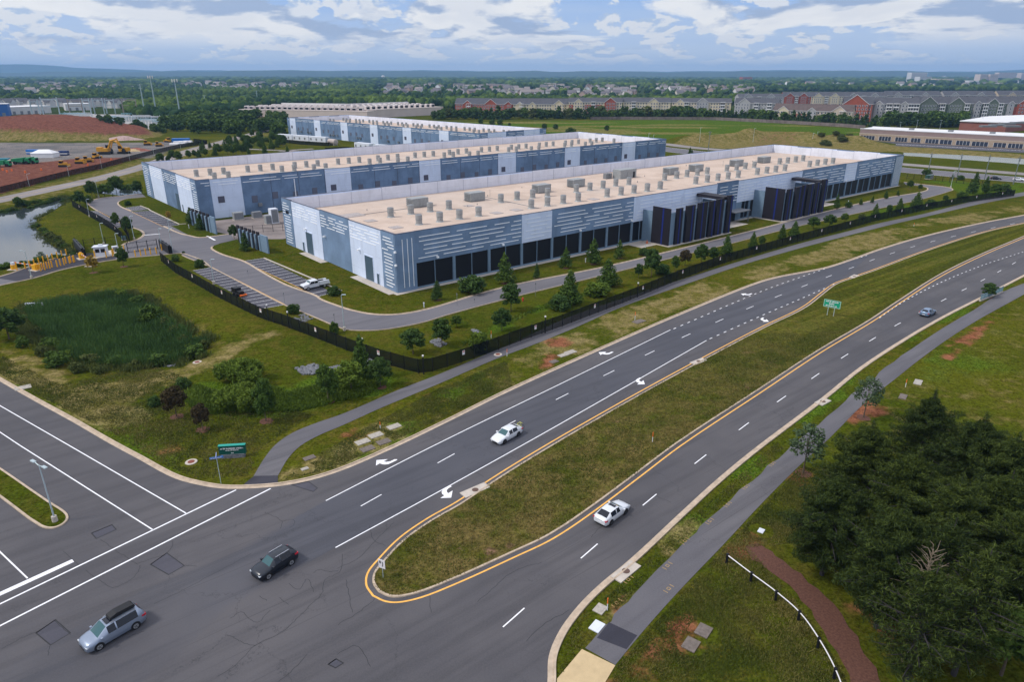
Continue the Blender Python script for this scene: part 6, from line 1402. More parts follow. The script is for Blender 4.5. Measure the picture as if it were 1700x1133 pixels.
for i,(x,y,w_,d_,m_,l) in enumerate([(654,708.7,1.9,1.2,PALE,'pale slab on the verge, rightmost of the group left of the white sedan'),(623.7,723,1.9,1.2,PALE,'pale slab in the middle of the group left of the white sedan'),(602,734,1.9,1.2,PALE,'pale slab at the left of the group on the verge'),(637,734,1.8,1.2,DSL,'dark slab nearest the kerb, right of two on the verge'),(610,745.6,1.8,1.2,DSL,'dark slab nearest the kerb, left of two on the verge'),
  (947.3,585,2.1,1.3,PALE,'larger pale slab beside the kerb at the turn arrow'),(935,590,1.9,1.1,PALE,'smaller pale slab left of the larger one at the turn arrow'),(919.5,600.7,1.5,1.1,DSL,'small dark slab by the kerb below two pale slabs'),(1060.7,534,2.8,1.5,DSL,'slab on the upper verge by an orange marker post'),(513.5,760.8,1.5,.9,DSL,'dark slab on the corner verge beside the path'),(506,779,.9,.6,PALE,'small white slab near the corner kerb'),
  (38,644,2.2,1.6,PALE,'kerb inlet slab at the left edge of the cross street'),(1524,635,2.2,1.1,PALE,'pale slab on the right-hand grass beside the leaning marker'),(1499,659,2.0,1.0,DSL,'dark slab on the right-hand grass below the pale one'),(1263.6,882,.8,.6,WHT,'small white cover on the grass right of the path'),(1168,1048,1.5,1.2,DSL,'upper of two dark square slabs near the curved white rail'),(1147,1071,1.5,1.2,DSL,'lower of two dark square slabs near the curved white rail'),
  (996.5,1012,1.2,1.0,PALE,'rough stone slab by the orange post at the bottom right path'),(991,1041,1.3,1.0,WHT,'white slab at the edge of the bottom right path')]):
    slab('utility_slab',l,x,y,w_,d_,m_,ROADANG+(.0 if i<12 else .25))
for x,y,w_,l in ((789,815,3.6,'median kerb inlet with a concrete top beside the left turn arrow'),(1418,459.5,3.4,'median kerb inlet where the turn lane begins'),(1160,601,3.4,'median kerb inlet halfway along the upper yellow line'),(1366,668,2.6,'kerb inlet on the right-hand verge, the farther one'),(1039,950,3.4,'kerb inlet on the right-hand verge with a round iron lid')):
    slab('kerb_inlet',l,x,y,w_,1.3,M_CONC,ROADANG+(.12 if y>900 or y<470 else 0),.135,'round','kerb inlet')
for x,y,l in ((317.5,767.5,'round manhole on the grass left of the entrance sign'),(327,599.5,'round manhole in a concrete ring beside the reed basin'),(826.6,589,'round manhole on the path below the fence')):
    p=G(x,y); r=thing('manhole',l,'manhole',(p.x,p.y,relief1(p.x,p.y)+.03)); m=MB(); m.cyl(0,0,0,.05,.75,.72,20); m.build('ring',M_CONC,r); m=MB(); m.cyl(0,0,.05,.07,.42,.42,18); m.build('lid',plain('rusty_lid',(.20,.06,.04),.7,.2,.2,4),r)
# headwalls
p=G(57,506); r=thing('culvert_headwall','white concrete culvert headwall at the top of the reed basin','headwall',(p.x,p.y,relief1(p.x,p.y)),.15); m=MB(); m.box(-1.8,-.2,0,1.8,.2,1.3); m.box(-1.9,-1.8,0,-1.6,.1,.8); m.box(1.6,-1.8,0,1.9,.1,.8); m.build('concrete_walls',WHT,r); m=MB(); m.T=Matrix.Rotation(PI/2,4,'X'); m.cyl(.7,.5,.2,.24,.42,.42,16); m.build('pipe_mouth',V_BLK,r)
pa,pb=G(289,596),G(313,587); r=thing('kerb_wall','low pale concrete wall at the reed basin outlet','low wall',(pa.x,pa.y,relief1(pa.x,pa.y)),math.atan2((pb-pa).y,(pb-pa).x)); m=MB(); m.box(0,-.12,0,(pb-pa).length,.12,.35); m.build('coping',M_CONC,r)
# railing by the right kerb
pa,pb=G(1627,500.5),G(1663,486); d=pb-pa; r=thing('railing','blue grey pedestrian railing on a concrete kerb in front of the dark bush','railing',(pa.x,pa.y,0),math.atan2(d.y,d.x)); L=d.length; m=MB(); m.box(-.2,-.15,0,L+.2,.2,.35); m.build('kerb_wall',M_CONC,r); m=MB(); m.box(0,-.03,1.35,L,.05,1.45)
m.box(0,-.03,.45,L,.05,.53)
for k in range(int(L/.22)): m.box(k*.22,-.02,.35,k*.22+.05,.03,1.4)
m.build('rails',plain('blue_grey_steel',(.16,.27,.33),.5,.2,0),r); m=MB()
for k in range(7): m.box(k*L/6-.05,-.07,.3,k*L/6+.05,.07,1.55)
m.build('posts',plain('blue_grey_steel2',(.13,.22,.27),.5,.2,0),r)
# curved white rail fence
RP=smooth(GL([(1206,935),(1246,966),(1287,997),(1325,1031),(1357,1076),(1384,1127),(1402,1180),(1412,1240)]),4); r=thing('rail_fence','curved white rail on stout black posts at the bottom right','rail fence',(0,0,0)); m=MB(); m.tube([(p.x,p.y,.95) for p in RP],.055,6); m.build('rail',SIGNW,r)
for k in range(8):
    p=RP[k*4]; m=MB(); m.cyl(p.x,p.y,0,1.0,.13,.13,8); m.cyl(p.x,p.y,1.0,1.1,.16,.14,8); m.build('post',M_BLK,r)
# small things on the campus
p=G(398,491); r=thing('equipment_trailer','black equipment trailer with an orange tail in the lower left parking bays','trailer',(p.x,p.y,.01),-.75); m=MB(); m.box(-2.4,-.8,.5,1.6,.8,.7); m.box(-2.3,-.7,.7,-.4,.7,1.7); m.box(-.1,-.6,.7,1.3,.5,1.2); m.build('deck',V_BLK,r); m=MB(); m.box(1.7,-.8,.3,2.0,.8,.6); m.box(1.7,-.6,.6,2.5,-.5,.7); m.box(1.7,.5,.6,2.5,.6,.7); m.build('tail_board',M_ORG,r); m=MB(); m.cyl(-1,-.85,.0,.6,.3,.3,8); m.cyl(.3,-.85,0,.6,.3,.3,8); m.build('wheels',V_TYRE,r)
for i,(x,y,l) in enumerate([(848,461,'small white marker post beside the tall lawn tree'),(972,436,'small white marker post on the lawn by the fourth pair of windows'),(704,511,'small white box on the kerb of the ring road bend'),(1071,413,'small white marker post near the first finned screen'),(1408,338,'small white marker post near the second finned screen'),(314,379,'small white marker post before the middle building fins')]):
    p=G(x,y); r=thing('path_light',l,'bollard light',(p.x,p.y,0),0,'small white bollard lights'); m=MB(); m.cyl(0,0,0,.9,.1,.1,8); m.cyl(0,0,.9,1.15,.16,.16,8); m.build('column',WHT,r)
p=G(1074,404); r=thing('traffic_cone','orange cone beside the first finned screen','cone',(p.x,p.y,.02)); m=MB(); m.cyl(0,0,.04,1.0,.25,.04,10); m.box(-.35,-.35,0,.35,.35,.04); m.build('cone',M_ORG,r)
for i,(x,y,t_) in enumerate([(759,508,487),(788,503,496),(889,492,470),(412,458,449),(472.7,504,486),(556,541,521)]):
    p=G(x,y); h=HT(x,y,t_); r=thing('sign_post','thin post along the ring road kerb, %s from the left'%ordw(sorted([759,788,889,412,472.7,556]).index(x)),'sign post',(p.x,p.y,0),0,'thin posts on the ring road'); m=MB(); m.cyl(0,0,0,h,.04,.04,6); m.build('post',M_GREYD,r); m=MB(); m.box(-.12,-.03,h-.35,.12,.0,h); m.build('plate',M_GREYD,r)
# painted utility marks on the right path
um=MB()
for x,y in ((1024,1002),(1043,963),(1108,940),(1137,899),(1178,866),(1208,838),(1238,809),(1282,771),(970,1092),(1110,978)):
    p=G(x,y); a=ROADANG+.15; c_,s_=math.cos(a),math.sin(a)
    for u0,u1,v0,v1 in ((-.6,-.52,-.25,.25),(.52,.6,-.25,.25),(-.18,.18,.12,.18),(-.18,.18,-.18,-.12),(-.18,-.12,-.12,.12),(.12,.18,-.12,.12)):
        um.add([(p.x+u*c_-v*s_,p.y+u*s_+v*c_,.007) for u,v in ((u0,v0),(u1,v0),(u1,v1),(u0,v1))],[(0,1,2,3)])
o=um.build('path_paint',plain('faded_ochre_paint',(.36,.24,.10),.8,0,.2,3)); o['kind']='structure'
# ---------------------------------------------------------------- far country
def gz(p): return relief1(p.x,p.y)
M_BRICK=plain('red_brick',(.32,.085,.055),.9,0,.15,.5); M_CREAM=plain('cream_siding',(.60,.52,.38),.8,0,.08,.4); M_GSID=plain('grey_siding',(.36,.36,.37),.8,0,.1,.4); M_OLV=plain('olive_siding',(.13,.16,.13),.8,0,.1,.4); M_TAN=plain('tan_siding',(.50,.42,.33),.8,0,.1,.4)
M_SHG=plain('grey_shingle',(.075,.077,.09),.9,0,.2,.3); M_SHB=plain('brown_shingle',(.10,.075,.07),.9,0,.2,.3); M_TRIM=plain('white_trim',(.75,.75,.77),.7,0,0); M_WIN=MT('flat_window',.3,0,.4).col((.03,.04,.065))
_wm=MB(); _wm.box(-.95,-.06,-.1,.95,-.01,2.0,1); _wm.box(-.7,-.09,.05,.7,-.05,1.85,0); WIN=_wm.build('window',[M_WIN,M_TRIM],link=False).data
SH=3.5
def apartment(label,px0,px1,ytop,yb0,yb1,wall,roof,gables,balc,storeys=4,brick=None,depth=21,group='apartment blocks beyond the field'):
    a,b=G(px0,yb0),G(px1,yb1); d=b-a; L=d.length; r=thing('apartment_building',label,'apartment building',(a.x,a.y,gz(a)),math.atan2(d.y,d.x),group)
    he=storeys*SH+.6; hr=max(he+2.5,HT((px0+px1)/2,(yb0+yb1)/2,ytop)); rid=min(hr-he,depth*.34)
    hr=he+rid
    m=MB(); m.box(0,0,0,L,depth,he,0)
    for x in (0,L): m.add([(x,0,he),(x,depth,he),(x,depth/2,hr-.3)],[(0,1,2)],0)
    if brick:
        for f0,f1 in brick: m.box(L*f0,-.25,0,L*f1,.1,he-SH,1)
    m.build('wall',[wall,M_BRICK],r)
    m=MB(); o_=.7; m.add([(-o_,-o_,he-.2),(L+o_,-o_,he-.2),(L+o_,depth/2,hr),(-o_,depth/2,hr),(-o_,depth+o_,he-.2),(L+o_,depth+o_,he-.2)],[(0,1,2,3),(3,2,5,4)],0)
    m.add([(-o_,-o_,he-.35),(L+o_,-o_,he-.35),(L+o_,-o_,he-.05),(-o_,-o_,he-.05)],[(0,1,2,3)],1); m.build('roof',[roof,M_TRIM],r)
    for gf,gw,gm in gables:
        c=L*gf; w_=gw/2; gh=w_*.75; m=MB(); m.box(c-w_,-1.6,0,c+w_,0,he,0); m.add([(c-w_,-1.6,he),(c+w_,-1.6,he),(c,-1.6,he+gh)],[(0,1,2)],0)
        m.add([(c-w_-.5,-2.1,he-.4),(c,-2.1,he+gh+.1),(c,depth*.5,he+gh+.1),(c-w_-.5,depth*.5,he-.4),(c+w_+.5,-2.1,he-.4),(c+w_+.5,depth*.5,he-.4)],[(0,1,2,3),(1,4,5,2)],1)
        for s in (-1,1): m.add([(c+s*(w_+.5),-2.12,he-.8),(c,-2.12,he+gh-.35),(c,-2.12,he+gh+.12),(c+s*(w_+.5),-2.12,he-.35)],[(0,1,2,3)],2)
        m.build('gable',[gm,roof,M_TRIM],r)
    nb=0
    for bf in balc:
        c=L*bf
        for s in range(storeys):
            m=MB(); z=s*SH+.3; m.box(c-2.7,-2.6,z,c+2.7,-.2,z+.3,0); m.box(c-2.7,-2.6,z+.3,c-2.4,-2.3,z+3.4,0); m.box(c+2.4,-2.6,z+.3,c+2.7,-2.3,z+3.4,0); m.box(c-.15,-2.6,z+.3,c+.15,-2.3,z+3.4,0); m.box(c-2.6,-.3,z+.5,c+2.6,-.22,z+2.8,1); m.box(c-2.7,-2.62,z+.3,c+2.7,-2.56,z+1.1,0); m.build('balcony',[M_TRIM,M_WIN],r)
        m=MB(); m.box(c-3,-3,he,c+3,0,he+.4); m.build('balcony_roof',M_TRIM,r)
    n=0; x=2.2
    while x<L-1.5 and n<90:
        onb=any(abs(x-L*bf)<3.4 for bf in balc); g_=[g for g in gables if abs(x-L*g[0])<g[1]/2-.8]; edge=any(abs(abs(x-L*g[0])-g[1]/2)<.9 for g in gables)
        if not onb and not edge:
            for s in range(storeys):
                o=bpy.data.objects.new('window',WIN); COL.objects.link(o); o.parent=r; o.location=(x,-1.62 if g_ else (-.28 if brick and any(L*f0<x<L*f1 for f0,f1 in brick) and s<storeys-1 else -.02),s*SH+1.1); n+=1
        x+=3.4
    return r
AP=[('brick and white apartment block at the left end of the row beyond the field',756,852,163,186,187,M_BRICK,M_SHG,[(.22,12,M_BRICK),(.62,17,M_BRICK),(.92,9,M_BRICK)],[.24],3,None),
('grey roofed block with small cream gables, second from the left beyond the tree row',852,944,163,187,187.5,M_CREAM,M_SHG,[(.12,8,M_CREAM),(.35,8,M_CREAM),(.82,14,M_CREAM)],[.15],3,None),
('four storey cream and brick block with a wide red gable above the field',944,1032,162,188.5,189,M_CREAM,M_SHG,[(.18,11,M_CREAM),(.78,15,M_BRICK)],[.46],4,[(.0,.08),(.3,.62)]),
('cream block with one pale gable right of the wide red gable',1034,1112,162,188.5,189,M_CREAM,M_SHG,[(.64,13,M_CREAM)],[.22],4,None),
('cream and grey block with two gables in the middle of the apartments',1114,1212,163,189,190,M_CREAM,M_SHG,[(.14,10,M_CREAM),(.52,15,M_GSID)],[.25,.86],4,None),
('grey block with a pale gable just left of the tan building',1218,1290,163,191,192.5,M_GSID,M_SHG,[(.22,15,M_GSID)],[.5,.8],4,None),
('long tan and grey building standing forward in front of the other apartments',1282,1412,173,200,204,M_TAN,M_SHB,[(.13,12,M_CREAM),(.50,9,M_GSID),(.84,15,M_TAN)],[.88],3,[(.28,.46)]),
('tall block with the big red brick gable at the middle right',1396,1444,159,201,202,M_BRICK,M_SHG,[(.42,25,M_BRICK)],[],5,None),
('tall grey block with turret gable right of the big red gable',1444,1490,162,201,202,M_GSID,M_SHG,[(.22,8,M_GSID)],[.6,.85],5,None),
('unfinished grey block between the red gable and the olive blocks',1490,1520,163,202,202.5,M_GSID,M_SHG,[(.2,7,M_GSID)],[.55,.85],5,None),
('olive green block with two big gables and white balconies',1517,1604,154,201.5,201.5,M_OLV,M_SHG,[(.2,20,M_OLV),(.74,18,M_OLV)],[.47,.93],5,None),
('olive green block at the right with pale turret gables',1606,1676,155,200.5,200.5,M_OLV,M_SHG,[(.15,7,M_GSID),(.5,14,M_OLV),(.93,7,M_GSID)],[.33,.68],5,None),
('brick and olive block cut by the right edge',1678,1790,154,200.5,200.5,M_OLV,M_SHG,[(.1,9,M_BRICK),(.45,12,M_OLV)],[.22,.6],5,[(.0,.16)])]
for a in AP: apartment(*a)
BK=[(1225,1300,155,176,M_GSID),(1300,1345,152,174,M_BRICK),(1345,1400,152,174,M_CREAM),(1400,1470,152,174,M_GSID),(1470,1560,149,172,M_GSID),(1565,1650,150,172,M_GSID),(1655,1760,149,172,M_TAN)]
for i,(x0,x1,yt,yb,m_) in enumerate(BK):
    apartment('grey roofed block of the back row of apartments, %s from the left'%ordw(i),x0,x1,yt,yb,yb,m_,M_SHG,[(.2,14,m_),(.7,14,m_)],[.45],4,None)
# houses
hm=[]
for i,(wc,rc) in enumerate([((.75,.72,.70),(.20,.18,.18)),((.55,.50,.42),(.13,.12,.13)),((.80,.80,.82),(.22,.19,.18)),((.42,.30,.25),(.15,.13,.13)),((.58,.55,.55),(.24,.21,.20))]):
    m=MB(); L_,W_,e_,h_=7.5,5,6,9.6; m.box(-L_,-W_,0,L_,W_,e_,0)
    for x in (-L_,L_): m.add([(x,-W_,e_),(x,W_,e_),(x,0,h_)],[(0,1,2)],0)
    m.add([(-L_-.6,-W_-.6,e_-.3),(L_+.6,-W_-.6,e_-.3),(L_+.6,0,h_+.1),(-L_-.6,0,h_+.1),(-L_-.6,W_+.6,e_-.3),(L_+.6,W_+.6,e_-.3)],[(0,1,2,3),(3,2,5,4)],1)
    m.box(2,-W_-3,0,7,-W_,4.5,0); m.add([(2,-W_-3.1,4.5),(7,-W_-3.1,4.5),(4.5,-W_-3.1,7.6)],[(0,1,2)],0); m.add([(1.6,-W_-3.4,4.3),(4.5,-W_-3.4,7.8),(4.5,0,7.8),(1.6,0,4.3),(7.4,-W_-3.4,4.3),(7.4,0,4.3)],[(0,1,2,3),(1,4,5,2)],1)
    for x in (-5,-2,.0):
        for z in (1,4): m.box(x,-W_-.08,z,x+1.3,-W_,z+1.5,2)
    hm.append(m.build('house',[plain('house_wall%d'%i,wc,.8,0,.05),plain('house_roof%d'%i,rc,.9,0,.1),M_WIN],link=False).data)
HC=[(-120,225,140.5,150,46,'suburb at the far left'),(-60,110,151,157,14,'green belt at the left'),(300,560,139.5,148,44,'far suburb above the left wood'),(640,870,142.5,157,60,'suburb above the brick apartments'),(870,1060,145,160,50,'suburb behind the cream apartments'),(1060,1250,146,158,36,'suburb behind the middle apartments'),(1240,1560,136.5,145,30,'distant suburb at the right'),(1560,1760,130,143,20,'distant hillside suburb at the right edge')]
HP=[]; HH=[]
for x0,x1,y0,y1,n,lab in HC:
    for i in range(n):
        x=rnd.uniform(x0,x1); y=rnd.uniform(y0,y1); p=G(x,y); o=bpy.data.objects.new('house',rnd.choice(hm)); COL.objects.link(o); s=rnd.uniform(1.15,1.75)*(1+max(0,p.y-2500)/6000); o.location=(p.x,p.y,gz(p)-.2); o.rotation_euler=(0,0,rnd.choice((0,.3,-.4,1.57,1.2,2.9,3.3))); o.scale=(s,s,s)
        HH.append((lab,x,o)); HP.append((p.x,p.y))
for lab in set(h[0] for h in HH):
    for i,(_,_,o) in enumerate(sorted([h for h in HH if h[0]==lab],key=lambda h:h[1])): tag(o,'%s house in the %s, %s from the left'%({0:'white walled',1:'beige walled',2:'bright white',3:'brown walled',4:'pale grey'}[hm.index(o.data)],lab,ordw(i)),'house','houses of the '+lab)
# townhouses and sheds at the left
for i in range(11):
    x0=-20+i*22; p=G(x0+10,178.5-(i%3)*1.2); r=thing('townhouse_row','dark roofed white terrace behind the substation, %s from the left'%ordw(i),'terrace',(p.x,p.y,gz(p)),rnd.uniform(-.3,.3),'terraces at the left')
    L_=24; m=MB(); m.box(-L_/2,-6,0,L_/2,6,8.5)
    for x in (-L_/2,L_/2): m.add([(x,-6,8.5),(x,6,8.5),(x,0,13.5)],[(0,1,2)],0)
    m.build('wall',plain('pale_siding',(.52,.51,.52),.8,0,.05),r); m=MB(); m.add([(-L_/2-.6,-6.8,8.2),(L_/2+.6,-6.8,8.2),(L_/2+.6,0,13.8),(-L_/2-.6,0,13.8),(-L_/2-.6,6.8,8.2),(L_/2+.6,6.8,8.2)],[(0,1,2,3),(3,2,5,4)]); m.build('roof',M_SHG,r)
    m=MB(); m.add([(-3,-7,8),(3,-7,8),(0,-7,12)],[(0,1,2)]); m.box(-3,-7,0,3,-6,8); m.build('front_gable',plain('pale_siding2',(.60,.58,.56),.8,0,.05),r)
def hall(label,pa,pb,h,depth,wall,roof,nm='warehouse',cat='warehouse'):
    a,b=G(*pa),G(*pb); d=b-a; r=thing(nm,label,cat,(a.x,a.y,gz(a)),math.atan2(d.y,d.x)); L=d.length; m=MB(); m.box(0,0,0,L,depth,h); m.build('wall',wall,r); m=MB(); m.box(-.3,-.3,h,L+.3,depth+.3,h+.4); m.build('roof',roof,r); return r,L
MW=plain('white_cladding',(.58,.57,.57),.7,0,.06,.2); MWR=plain('white_roofing',(.66,.66,.68),.7,0,.08,.1); MCR=plain('pink_cream_cladding',(.56,.47,.43),.8,0,.06,.1)
for lab,pa,pb,h,dp,w_,rf in (('long white warehouse left of the substation',(18,190),(86,187),9,45,MW,MWR),('small white warehouse behind the substation gantries',(110,183),(152,182),9,30,MW,MWR),('blue clad building at the left edge above the earth mound',(-30,193),(16,192),14,25,plain('blue_cladding',(.03,.12,.36),.6,0,.1),MWR)):
    r,L=hall(lab,pa,pb,h,dp,w_,rf); m=MB()
    for k in range(int(L/9)): m.box(3+k*9,-.1,0,6.5+k*9,0,4)
    m.build('dock_doors',M_GREYD,r)
# cooling unit halls, top middle
um_=MB(); um_.box(-2.6,-2,0,2.6,2,3.2,0); um_.box(-2.2,-2.1,.6,2.2,-1.95,2.6,1); um_.profile([(-2.6,3.2),(2.6,3.2),(1.6,3.9),(-1.6,3.9)],-2,2,0); UD=um_.build('cooling_unit',[plain('pale_unit',(.52,.47,.46),.7,0,.05),V_DARK],link=False).data
for lab,pa,pb,h,dp,nx,ny in (('long cream hall with rows of cooling units behind the farthest striped building',(398,193),(610,197.5),8,85,21,3),('pink cream hall with dark rooftop units at the left end of the brick apartments',(610,196.5),(736,190),9,70,13,3)):
    r,L=hall(lab,pa,pb,h,dp,MCR,plain('cream_roof',(.56,.49,.45),.8,0,.05),'cooling_hall','data center')
    for j in range(ny):
        for i in range(nx):
            o=bpy.data.objects.new('cooling_unit',UD); COL.objects.link(o); o.parent=r; o.location=(6+i*(L-10)/nx,8+j*26+rnd.uniform(-1,1),h+.4)
    m=MB(); m.box(4,dp-6,h+.4,L-4,dp-2,h+5); m.build('rear_screen',MW,r)
# commercial buildings at the right
a,b=G(1425,232),G(1700,248.2); d=(b-a); an=math.atan2(d.y,d.x); L=d.length*1.55; r=thing('commercial_building','long low stone fronted building with a white roof at the right','commercial building',(a.x,a.y,0),an)
STN=plain('tan_stone',(.36,.28,.21),.9,0,.15,.8); PNK=plain('dusky_panel',(.26,.19,.18),.8,0,.06,.3)
m=MB(); m.box(0,0,0,L,28,4.9); m.build('stone_wall',STN,r); m=MB(); m.box(.1,.1,4.9,L,28,8.0); m.build('upper_wall',PNK,r); m=MB(); m.box(-.1,-.1,8.0,L+.1,1.2,8.5,0); m.box(-.1,1.2,8.0,L+.1,28.2,8.15,0); m.box(-.1,26,8.15,L,28.2,8.6,0); m.box(-.08,-.08,4.8,L,.1,5.1,1); m.build('roof',[MWR,plain('sand_trim',(.50,.43,.36),.8,0,0)],r)
def ub(px): return bis(lambda t:PJ(a.x+t*math.cos(an),a.y+t*math.sin(an),1.5)[0],px,-2,L)
for x0,x1 in ((1428,1452),(1459,1479),(1486,1506),(1512,1528),(1536,1558),(1560,1580),(1587,1610),(1613,1640),(1649,1670),(1673,1698),(1706,1730),(1736,1764)):
    u0,u1=ub(x0),ub(x1); m=MB(); m.box(u0,-.15,.5,u1,-.02,3.4); o=m.build('shop_window',M_WIN,r); m=MB(); n=max(2,int((u1-u0)/2))
    for k in range(n+1): m.box(u0+k*(u1-u0)/n-.08,-.2,.5,u0+k*(u1-u0)/n+.08,-.1,3.4)
    m.build('frame',M_TRIM,o)
m=MB()
for k in range(9): m.box(30+k*26,14,8.15,33+k*26,17,9.3)
m.build('rooftop_units',M_GREYD,r)
BP=[G(1591,216),G(1668,219.5),G(1800,208),G(1800,200),G(1640,207)]; r=thing('commercial_building','brick building with a bright white flat roof at the right edge','commercial building',(0,0,0)); m=MB(); m.prism([(p.x,p.y) for p in BP],0,7.5); m.build('wall',plain('dull_brick',(.25,.10,.08),.9,0,.1,.3),r)
m=MB(); cx=sum(p.x for p in BP)/5; cy=sum(p.y for p in BP)/5; m.prism([(cx+(p.x-cx)*1.01,cy+(p.y-cy)*1.01) for p in BP],7.5,8.3); m.build('roof',MWR,r)
m=MB()
for x,y in ((1655,209),(1672,206.5),(1690,205),(1680,211),(1640,211)): p=G(x,y,8.3); m.box(p.x-6,p.y-2,8.3,p.x+6,p.y+2,9.6)
m.build('skylights',M_GREYD,r)
# transmission and substation steel
ST_=plain('pale_blue_steel',(.34,.42,.46),.5,.3,.05); WSTL=plain('weathered_steel_pole',(.22,.19,.17),.7,.1,.1)
for i,(bx,by,tx,ty,ant,lab) in enumerate([(300,196,290,131,1,'tall pale mast with antennas, the right one of three by the left wood'),(260,189,252,125,1,'tall thin mast with antennas, the middle one of three by the left wood'),(241,189,235,139,0,'tall leaning pale mast, the left one of three by the left wood'),(341,172,339,157,0,'small far lattice pole left of the cream hall'),(428,170,427,149,0,'small far pole above the left end of the cream hall')]):
    p=G(bx,by); h=HT(bx,by,ty); r=thing('transmission_mast',lab,'mast',(p.x,p.y,gz(p))); m=MB(); m.cyl(0,0,0,h,1.0 if i<3 else .6,.45,8); m.build('mast',ST_,r)
    if ant:
        for k in range(4): m=MB(); a_=k*PI/2+.4; m.box(2.6*math.cos(a_)-.5,2.6*math.sin(a_)-.5,h-3.2,2.6*math.cos(a_)+.5,2.6*math.sin(a_)+.5,h); m.build('antenna',MW,r)
        m=MB(); m.box(-3,-.15,h-1.8,3,.15,h-1.5); m.box(-.15,-3,h-1.8,.15,3,h-1.5); m.build('antenna_frame',ST_,r)
    else: m=MB(); m.box(-3,-.2,h-1.2,3,.2,h-.8); m.box(-2.5,-.2,h-5,2.5,.2,h-4.6); m.build('crossarms',ST_,r)
for i,(x0,x1,yb,yt,m_) in enumerate([(74,101,196,160.5,ST_),(117,139,191,164,WSTL),(141,152,190,162.5,ST_),(158,174,189,162,ST_),(178,192,188,163,ST_),(206,229,190,163,WSTL),(55,68,194,165,ST_)]):
    pa,pb=G(x0,yb),G(x1,yb); h=HT(x0,yb,yt); d=pb-pa; L=d.length; r=thing('substation_gantry','steel gantry of the substation, %s from the left'%ordw(sorted([74,117,141,158,178,206,55]).index(x0)),'gantry',(pa.x,pa.y,gz(pa)),math.atan2(d.y,d.x),'substation gantries')
    for x in (0,L): m=MB(); m.cyl(x,0,0,h,.9,.6,6); m.build('column',m_,r)
    m=MB(); m.box(0,-.3,h*.86,L,.3,h*.9); m.box(0,-.3,h*.55,L,.3,h*.58); m.build('beam',m_,r)
sheet('substation_gravel',GL([(60,212),(275,216),(290,200),(200,190),(60,190)]),.15,plain('pale_gravel',(.33,.32,.31),1,0,.2,.1))
r=rnd
for i in range(20):
    x=95+175*(i+r.uniform(0,.9))/20; y=r.uniform(195,211) if x>120 else r.uniform(195,200); p=G(x,y); t_=thing('bus_structure','low steel bus structure in the substation yard, %s from the left'%ordw(i),'switchgear',(p.x,p.y,.1),r.uniform(-.2,.4),'substation bus structures'); m=MB(); L=r.uniform(16,34)
    for k in range(int(L/3)): m.tube([(k*3,0,0),(k*3,0,r.uniform(4,7))],.22,4); m.tube([(k*3,4,0),(k*3,4,r.uniform(3,6))],.2,4)
    m.build('supports',ST_,t_); m=MB(); m.box(0,-.25,5.2,L,.25,5.6); m.box(0,3.8,4.2,L,4.2,4.6); m.build('bus_bars',MWR if i%3 else plain('teal_bus',(.20,.42,.50),.5,0,0),t_)
p=G(274,199); r=thing('control_house','small white control house at the right end of the substation','building',(p.x,p.y,.1),.1); m=MB(); m.box(-6,-3,0,6,3,4.2); m.build('wall',MW,r); m=MB(); m.box(-6.3,-3.3,4.2,6.3,3.3,4.6); m.build('roof',MWR,r)
# ---------------------------------------------------------------- construction site
YM=plain('machine_yellow',(.55,.27,.02),.6,0,.1,2); GM=plain('machine_green',(.02,.22,.09),.6,0,.1,2)
def place(name,label,cat,bx,by,rz): p=G(bx,by); return thing(name,label,cat,(p.x,p.y,gz(p)+.02),rz)
def dozer(label,bx,by,rz,m_=YM):
    r=place('bulldozer',label,'bulldozer',bx,by,rz)
    for s in (-1,1): m=MB(); m.profile([(-2.2,.3),(-1.8,0),(1.8,0),(2.2,.3),(2.2,.8),(1.9,1.1),(-1.9,1.1),(-2.2,.8)],s*1.2-.3,s*1.2+.3); fixn(m.build('track',V_BLK,r))
    m=MB(); m.box(-2.2,-.9,.6,2.0,.9,1.9); m.box(.0,-.7,1.9,1.9,.7,2.3); m.build('body',m_,r); m=MB(); m.box(-1.7,-.85,1.9,-.1,.85,3.2); m.build('cab',V_DARK,r); m=MB(); m.box(-1.8,-.95,3.2,0,.95,3.35); m.build('cab_roof',m_,r); m=MB(); m.box(2.6,-1.9,.1,2.85,1.9,1.5); m.box(1.5,-1.3,.5,2.7,-1.1,.8); m.box(1.5,1.1,.5,2.7,1.3,.8); m.build('blade',m_,r)
def digger(label,bx,by,rz,k=1.0,lift=0):
    r=place('excavator',label,'excavator',bx,by,rz); r.scale=(k,k,k)
    for s in (-1,1): m=MB(); m.profile([(-2.5,.3),(-2.1,0),(2.1,0),(2.5,.3),(2.5,.8),(2.1,1.1),(-2.1,1.1),(-2.5,.8)],s*1.4-.35,s*1.4+.35); fixn(m.build('track',V_BLK,r))
    m=MB(); m.box(-3,-1.5,1.2,1.6,1.5,2.5); m.box(-3,-1.4,2.5,-1,1.4,3.0); m.build('body',YM,r); m=MB(); m.box(.2,.3,2.5,1.8,1.4,3.9); m.build('cab',V_DARK,r)
    m=MB(); m.tube([(1.4,-.3,2.2),(3.2,-.3,5.6),(5.8,-.3,6.3)],[.45,.5,.3],6); m.build('boom',YM,r); m=MB(); m.tube([(5.5,-.3,6.6),(7.6,-.3,2.4)],[.35,.22],6); m.build('arm',YM,r); m=MB(); m.profile([(7.0,.6),(8.4,.4),(8.5,1.6),(7.7,2.6),(7.2,1.8)],-.9,.3); fixn(m.build('bucket',V_BLK,r))
